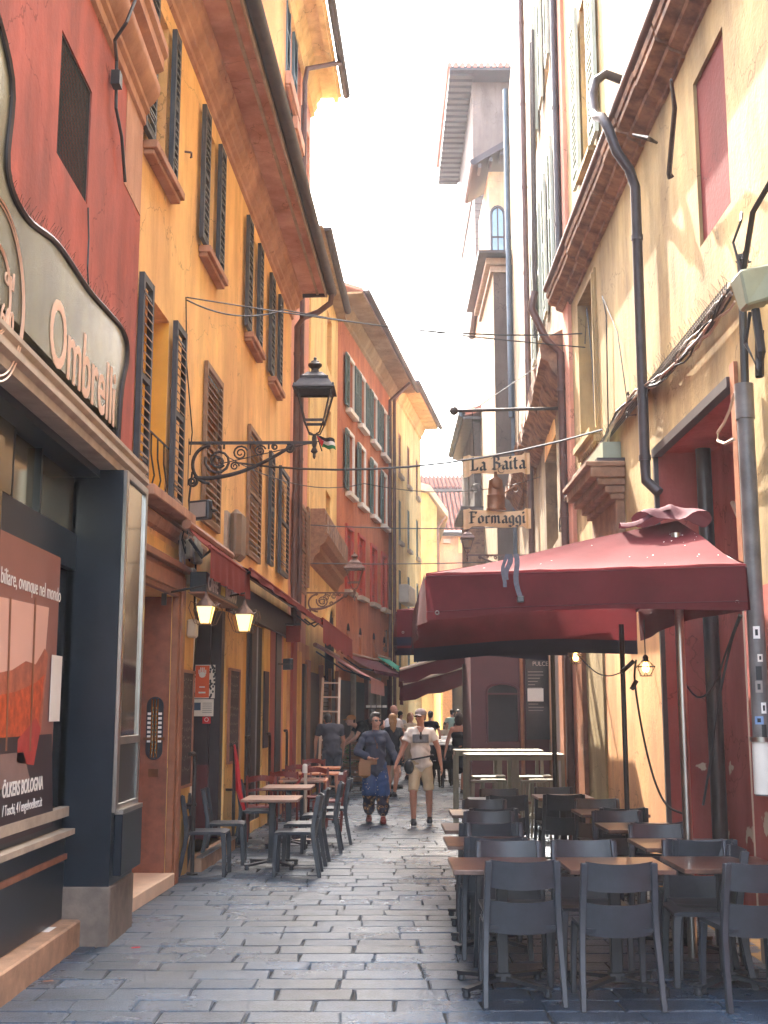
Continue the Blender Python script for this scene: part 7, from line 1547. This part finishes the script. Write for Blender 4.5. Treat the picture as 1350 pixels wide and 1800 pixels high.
for s in (1, -1): gl.ell(hv(s*.034, -.096, .012), (.026, .008, .017), 12, 6); gl.bar(hv(s*.06, -.085, .016), hv(s*.08, .0, .012), .005)
gl.bar(hv(-.012, -.102, .016), hv(.012, -.102, .016), .005); gl.build('sunglasses', M['black'], t, smooth=True)
ne = MB(); c = g['neck']; ne.add([c+Vector((-.055, -.075, -.02)), c+Vector((.065, -.075, -.02)), c+Vector((.005, -.135, -.17))], [(0, 1, 2)]); ne.build('open_neckline', SK, t)
nk = MB(); nk.tube([c+Vector((-.05, -.06, .0)), c+Vector((-.02, -.15, -.12)), c+Vector((.02, -.165, -.24))], .004, 5); nk.tube([c+Vector((.05, -.06, .0)), c+Vector((.04, -.14, -.12)), c+Vector((.02, -.165, -.24))], .004, 5); nk.ell(tuple(c+Vector((.02, -.17, -.26))), (.012, .008, .024), 8, 6); nk.build('necklace', M['bronze'], t)
bag = MB(); tn = tee('tan_canvas', srgb(164, 122, 88)); hp_ = g['hips']
bag.ell(tuple(hp_+Vector((-.17, -.13, -.06))), (.10, .055, .15), 12, 9); bag.box(-.27+hp_.x, -.08+hp_.x, hp_.y-.18, hp_.y-.09, hp_.z-.17, hp_.z+.03); bag.box(-.25+hp_.x, .02+hp_.x, hp_.y-.17, hp_.y-.10, hp_.z+.0, hp_.z+.09); remesh(bag, .012, tn, 'canvas_bag', t, 8)
# -- man in the white tee
f = gnd(740, 1450); J = pose(1.73, .185, ell=(.27, .03, 1.13), wrl=(.31, -.03, .88), elr=(-.27, .0, 1.12), wrr=(-.37, -.05, .90), hdr=(-.35, -.1, -1), anl=(.13, .12, .10), anr=(-.11, -.14, .09), knl=(.125, -.02, .50), knr=(-.115, -.13, .5))
khaki = tee('khaki_shorts', srgb(216, 194, 156)); wt = tee('cream_tee', srgb(244, 232, 216))
t, hv, g = person((f.x, f.y, 0), -.02, 'man in cream T-shirt with a picture print, grey cap and khaki shorts, black waist bag', J,
    dict(wd=1.0, turn=-.5, top=dict(m=wt, sleeve=.55, hem=-.05, e=.014, sr=(.062, .070), fold=.009, name='t_shirt'), bottom=dict(m=khaki, len=.98, rk=.062, e=.012, name='shorts'), hair=(HG, 'short'), cap=tee('grey_cap', srgb(150, 136, 132)), shoes=M['darkmetal'], sole=M['whitepaint'], skin=SK2), vox=.0105)
gl = MB()
for s in (1, -1): gl.ell(hv(s*.034, -.094, .012), (.024, .006, .012), 12, 6); gl.bar(hv(s*.06, -.085, .014), hv(s*.08, .0, .012), .004)
gl.build('glasses', M['shopdark'], t, smooth=True)
c = g['chest']; mb = MB(); mb.grid(6, 4, lambda u, v: tuple(c+Vector(((u-.5)*.24, -.150+.03*(2*u-1)**2, -.02+(v-.5)*.12)))); mb.build('shirt_print', mat('print_grey', srgb(138, 142, 146), .8, vary=.4, scale=14), t); mb = MB(); q = [c+Vector((x, -.155+.03*(abs(x)/.12)**2, -.02+z)) for x, z in ((-.12, -.06), (0, -.06), (.12, -.06), (.12, .06), (0, .06), (-.12, .06), (-.12, -.06))]; mb.tube(q, .003, 4); mb.ell(tuple(c+Vector((.0, -.165, .0))), (.018, .01, .035), 8, 6); mb.ell(tuple(c+Vector((.003, -.165, .06))), (.014, .01, .028), 8, 6); mb.build('print_frame_and_glasses', M['black'], t)
n_ = g['neck']; mb = MB(); mb.add([n_+Vector((-.06, -.085, -.01)), n_+Vector((.06, -.085, -.01)), n_+Vector((0, -.135, -.12))], [(0, 1, 2)]); mb.build('v_neckline', SK2, t)
hp_ = g['hips']; mb = MB(); P = [hp_+Vector((.19*math.cos(a), .16*math.sin(a), .075+.035*math.cos(a))) for a in [i*PI/12 for i in range(25)]]; mb.tube([tuple(p) for p in P], .014, 6); mb.build('waist_belt', M['black'], t, smooth=True)
bg_ = MB(); bg_.ell(tuple(hp_+Vector((-.18, -.14, -.06))), (.08, .06, .11), 12, 9); remesh(bg_, .012, M['black'], 'waist_bag', t, 2)
# -- woman in the black dress, seen from behind
f = gnd(808, 1396); J = pose(1.66, .17, ell=(.25, -.02, 1.12), elr=(-.23, .02, 1.12), wrl=(.30, .02, .88), wrr=(-.25, -.05, .86), anr=(-.05, -.1, .09), anl=(.06, .14, .12), knl=(.07, .0, .5))
t, hv, g = person((f.x, f.y, 0), PI-.1, 'woman with dark bob in a strapless black dress walking away beside the high tables', J, dict(fem=True, wd=.92, top=dict(m=tee('black_dress_cloth', (.012, .012, .018)), strapless=True, e=.032, name='dress'), hair=(mat('auburn_hair', (.035, .014, .01), .5, vary=.4, scale=50), 'bob'), shoes=M['black'], skin=SK2, foot=(0, -1, 0)), vox=.013)
# -- the workers and passers further back
black_t = tee('black_tee', (.014, .015, .02)); grey_t = tee('charcoal_tee', srgb(74, 72, 78)); denim = tee('dark_denim', srgb(52, 56, 66)); wt2 = tee('white_shirt', srgb(226, 216, 210)); bg2 = tee('beige_cloth', srgb(200, 178, 150))
def at_g(px, Y): return (at(px, 1300, Y).x, Y, 0)
person(at_g(584, 23.4), PI+.25, 'man in charcoal T-shirt and dark shorts bending forward beside the ladder, seen from behind', pose(1.78, .20, chest=(0, -.14, 1.26), neck=(0, -.24, 1.40), head=(.02, -.34, 1.47), shl=(.20, -.2, 1.35), shr=(-.20, -.2, 1.35), ell=(.27, -.22, 1.08), elr=(-.27, -.22, 1.08), wrl=(.26, -.3, .86), wrr=(-.27, -.3, .88), waist=(0, -.05, 1.08)), dict(wd=1.15, top=dict(m=grey_t, sleeve=.6, e=.02, hem=-.04, name='t_shirt'), bottom=dict(m=denim, len=.9, rk=.09, name='shorts'), hair=(HB, 'short'), skin=SK2, face=False), vox=.015)
person(at_g(648, 26.6), -1.25, 'man in black clothes and tan cap stooping left over the crates', pose(1.78, .19, waist=(0, -.02, 1.10), chest=(0, -.16, 1.28), neck=(0, -.28, 1.38), head=(0, -.40, 1.44), shl=(.19, -.2, 1.34), shr=(-.19, -.2, 1.34), ell=(.2, -.34, 1.10), elr=(-.2, -.34, 1.10), wrl=(.12, -.55, .95), wrr=(-.12, -.55, .95)), dict(wd=1.08, top=dict(m=black_t, sleeve=.55, e=.02, hem=-.06, name='t_shirt'), bottom=dict(m=black_t, len=1.9, name='trousers'), hair=(HB, 'short'), cap=tee('tan_cap', srgb(190, 140, 96)), face=False), vox=.015)
person(at_g(692, 27.2), .9, 'bald man in white shirt standing behind the couple, facing left', pose(1.84, .21, ell=(.27, -.05, 1.12), wrl=(.2, -.3, 1.14), elr=(-.27, -.05, 1.12), wrr=(-.1, -.32, 1.12)), dict(wd=1.2, top=dict(m=wt2, sleeve=.6, e=.025, name='shirt'), bottom=dict(m=bg2, len=1.9, name='trousers'), hair=(HG, 'bald'), skin=SK2), vox=.015)
person(at_g(690, 24.6), PI+.2, 'blond woman in black T-shirt and shorts walking away behind the couple', pose(1.64, .17, anl=(.07, .0, .09), anr=(-.05, -.04, .09)), dict(fem=True, top=dict(m=black_t, sleeve=.5, name='t_shirt'), bottom=dict(m=black_t, len=.6, rk=.085, name='shorts'), hair=(HBL, 'long'), skin=SK2), vox=.014)
person(at_g(655, 31.5), 2.6, 'grey-haired person in dark apron carrying a tray behind the woman in navy', pose(1.78, .19, wrl=(.12, -.35, 1.35), wrr=(-.12, -.35, 1.35), ell=(.24, -.15, 1.2), elr=(-.24, -.15, 1.2)), dict(top=dict(m=denim, sleeve=.5), bottom=dict(m=black_t, len=1.9), hair=(HG, 'short')), vox=.018)
t = empty('tray', 'dark tray of pale packets held up behind the woman in navy', 'tray', tuple(at(662, 1246, 31.1))); MB().box(-.3, .3, -.18, .18, 0, .03).build('tray_base', M['black'], t); mb = MB(); [mb.box(-.27+.14*i, -.16+.14*i, -.14, .14, .031, .09) for i in range(4)]; mb.build('packets', M['whitepaint'], t, kind='stuff')
person(at_g(704, 38), PI-.5, 'woman with dark ponytail in white top far down the lane', pose(1.70, .17), dict(fem=True, top=dict(m=wt2, sleeve=.8), bottom=dict(m=denim, len=1.9), hair=(HB, 'tail')), vox=.02)
person(at_g(722, 31), .5, 'woman with long brown hair and beige top behind the man in the cap', pose(1.66, .17), dict(fem=True, top=dict(m=bg2, sleeve=.4), bottom=dict(m=bg2, len=1.9), hair=(HBL, 'long')), vox=.018)
person(at_g(757, 33), PI, 'grey-haired man in black T-shirt just right of the capped man, facing away', pose(1.70, .19), dict(top=dict(m=black_t, sleeve=.5), bottom=dict(m=denim, len=1.9), hair=(HG, 'short')), vox=.018)
def seated(px, Y, rz, label, mt, hair, kind, fem=False):
    x, y, _ = at_g(px, Y); J = pose(1.70, .18, hips=(0, 0, .52), waist=(0, 0, .70), chest=(0, -.02, .92), neck=(0, -.03, 1.08), head=(0, -.05, 1.22), shl=(.18, -.01, 1.02), shr=(-.18, -.01, 1.02), ell=(.24, -.12, .80), elr=(-.24, -.12, .80), wrl=(.12, -.34, .80), wrr=(-.12, -.34, .80), knl=(.11, -.42, .50), knr=(-.11, -.42, .5), anl=(.11, -.40, .09), anr=(-.11, -.40, .09))
    person((x, y, .02), rz, label, J, dict(fem=fem, top=dict(m=mt, sleeve=.5), bottom=dict(m=denim, len=1.9), hair=(hair, kind)), vox=.02)
    st = empty('stool', 'plain stool under the seated '+label[:label.find(' seated')], 'stool', (x, y+.0, 0)); MB().box(-.18, .18, -.18, .18, .38, .41).build('seat', M['shopdark'], st); [MB().bar((a*.15, b*.15, 0), (a*.15, b*.15, .38), .03).build('leg', M['shopdark'], st) for a in (-1, 1) for b in (-1, 1)]
seated(783, 41, .6, 'woman in a beige top seated far away left of the archway', bg2, HB, 'long', True)
person(at_g(795, 43), PI, 'man in pale green T-shirt standing far away before the dark archway', pose(1.76, .2), dict(top=dict(m=tee('pale_green_tee', srgb(168, 196, 180)), sleeve=.5), bottom=dict(m=denim, len=1.9), hair=(HB, 'short'), face=False), vox=.02)
person(at_g(806, 45), PI, 'man in white T-shirt standing far away by the archway, partly hidden', pose(1.76, .2), dict(top=dict(m=wt2, sleeve=.5), bottom=dict(m=denim, len=1.9), hair=(HB, 'short'), face=False), vox=.02)
seated(802, 38, 0, 'dark-haired woman seated beyond the woman in the black dress', black_t, HB, 'bob', True)
seated(818, 36, .8, 'person in a yellowish top seated far away at the right edge of the lane', tee('yellow_top', srgb(206, 180, 120)), HBL, 'short')
# ================================================================ props of the market lane
def W3(px, py, Y): return tuple(at(px, py, Y))
Yl = 24.0; t = bld('ladder', 'pale wooden ladder leaning against the shop front on the left', 'ladder', tuple(at(572, 1340, Yl)))
A0, A1, B0, B1 = at(559, 1392, 24.0), at(568, 1192, 24.8), at(593, 1396, 23.9), at(597, 1192, 24.7)
for i, (a, b) in enumerate(((A0, A1), (B0, B1))): MB().bar(tuple(a), tuple(b), .045, .07).build('rail', mat('pale_ladder_wood', srgb(232, 196, 164), .5, vary=.15), t)
for i in range(8): u = .06+i*.128; MB().bar(tuple(A0+(A1-A0)*u), tuple(B0+(B1-B0)*u), .035, .03).build('rung', MATS['pale_ladder_wood'], t)
for i in range(4):
    p = gnd(617, 1362); c = empty('crate', 'pale wooden produce crate, %s of the stack by the stooping man' % ['bottom one', 'second from the bottom', 'third from the bottom', 'top one'][i], 'crate', (at(617, 1320, 30).x, 30, i*.25), 0, 'stack of pale crates'); m = M['woodlight']
    for s in (-1, 1):
        for k in range(2): MB().box(-.27, .27, s*.18-.008, s*.18+.008, .03+k*.1, .10+k*.1).build('slat', m, c); MB().box(s*.27-.008, s*.27+.008, -.17, .17, .03+k*.1, .10+k*.1).build('slat', m, c)
        for q in (-1, 1): MB().box(s*.25-.02, s*.25+.02, q*.16-.012, q*.16+.012, 0, .24).build('corner_post', m, c)
    MB().box(-.26, .26, -.17, .17, .0, .02).build('base', m, c)
t = bld('hand_truck', 'black two-wheeled hand truck standing beside the man in charcoal', 'hand truck', tuple(gnd(602, 1362))); x, y = at(602, 1300, 27).x, 27.0
MB().tube([(x-.18, y, .15), (x-.16, y+.15, 1.1), (x+.16, y+.15, 1.1), (x+.18, y, .15)], .02, 6).build('frame', M['darkmetal'], t, smooth=True)
for s in (-1, 1): mb = MB(); mb.tube([(x+s*.2-.03, y, .15), (x+s*.2+.03, y, .15)], .15, 18); w_ = mb.build('wheel', M['black'], t, smooth=50); MB().tube([(x+s*.2-.035, y, .15), (x+s*.2+.035, y, .15)], .05, 10).build('hub', M['steel'], w_)
# long white-topped tables farther back on the right
tw = empty('white_table', 'x', 'table'); MB().box(-.45, .45, -.35, .35, .92, .95).build('tabletop', M['whitepaint'], tw, bevel=.004)
for sx in (-1, 1):
    for sy in (-1, 1): MB().bar((sx*.38, sy*.28, 0), (sx*.4, sy*.3, .92), .04).build('leg', M['black'], tw)
used['wt'] = True
for i, (px, Y) in enumerate(((768, 28.6), (786, 30.2), (776, 32.2), (800, 34.5), (778, 37), (806, 31.6))): put(tw, 'wt', at(px, 1300, Y).x, Y, 0, 'tall white-topped table beyond the high tables, %s' % ['nearest', 'second nearest', 'third', 'fourth', 'farthest', 'half hidden by the woman in black'][i], 'white-topped tables down the lane')
used['bc'] = True; bcH = chair_thing('plastic_chair', M['black'], 'x')
for i, (px, Y) in enumerate(((760, 27.8), (782, 28.0), (792, 29.6), (766, 31.0))): put(bcH, 'bc', at(px, 1300, Y).x, Y, .3*i, 'black chair among the distant white-topped tables, %s' % ['nearest the couple', 'nearest the woman in black', 'in the second row', 'in the third row'][i], 'black chairs down the lane')
# small litter on the stones
for i, (px, py, c) in enumerate(((84, 1727, 'redprint'), (238, 1668, 'redprint'), (228, 1603, 'whitepaint'))):
    p = gnd(px, py); tag(MB().bar((p.x-.03, p.y, .008), (p.x+.03, p.y+.02, .008), .014, .006).build('litter', M['frame_wood' if i == 0 else c]), ['brown cigarette end on the stones near the shop step', 'small red scrap lying by the pilaster foot', 'small white scrap lying below the brown portal'][i], 'litter', 'litter on the paving')
# plants: small potted one by the ladder
t = bld('planter', 'dark pot with fresh green leaves on the ground beside the crates', 'plant', (at(606, 1300, 29).x, 29, 0)); x = at(606, 1300, 29).x; MB().lathe([(.12, 0), (.16, .3), (.17, .32)], (x, 29.2, 0), 12).build('pot', M['shopdark'], t)
mb = MB(); r = random.Random(3)
for i in range(140): a = r.random()*2*PI; q = Vector((x+r.gauss(0, .13), 29.2+r.gauss(0, .13), .38+r.random()*.5)); d = Vector((math.cos(a), math.sin(a), r.uniform(-.2, .8)))*.09; s = Vector((-math.sin(a), math.cos(a), .2))*.03; mb.add([q, q+d*.5+s, q+d, q+d*.5-s], [(0, 1, 2, 3)])
mb.build('foliage', mat('leaf_green', srgb(70, 110, 50), .6, vary=.4, scale=20), t, kind='stuff')
# thin bright summer haze in the air of the lane
hm = bpy.data.materials.new('haze'); hm.use_nodes = True; hn = hm.node_tree.nodes; hn.clear(); hv_ = hn.new('ShaderNodeVolumePrincipled'); ho = hn.new('ShaderNodeOutputMaterial')
hv_.inputs['Density'].default_value = .0009; hv_.inputs['Color'].default_value = (.92, .94, 1, 1); hv_.inputs['Anisotropy'].default_value = 0; hm.node_tree.links.new(hv_.outputs[0], ho.inputs['Volume'])
MB().box(-75, 75, -9, 262, -1.4, 30).build('haze', hm, kind='stuff')
# ================================================================ things built in world coordinates keep their place
for r in WORLD:
    inv = Matrix.Translation(-Vector(r.location))
    for ch in CH.get(r.name, []):
        if ch.parent == r: ch.matrix_parent_inverse = inv
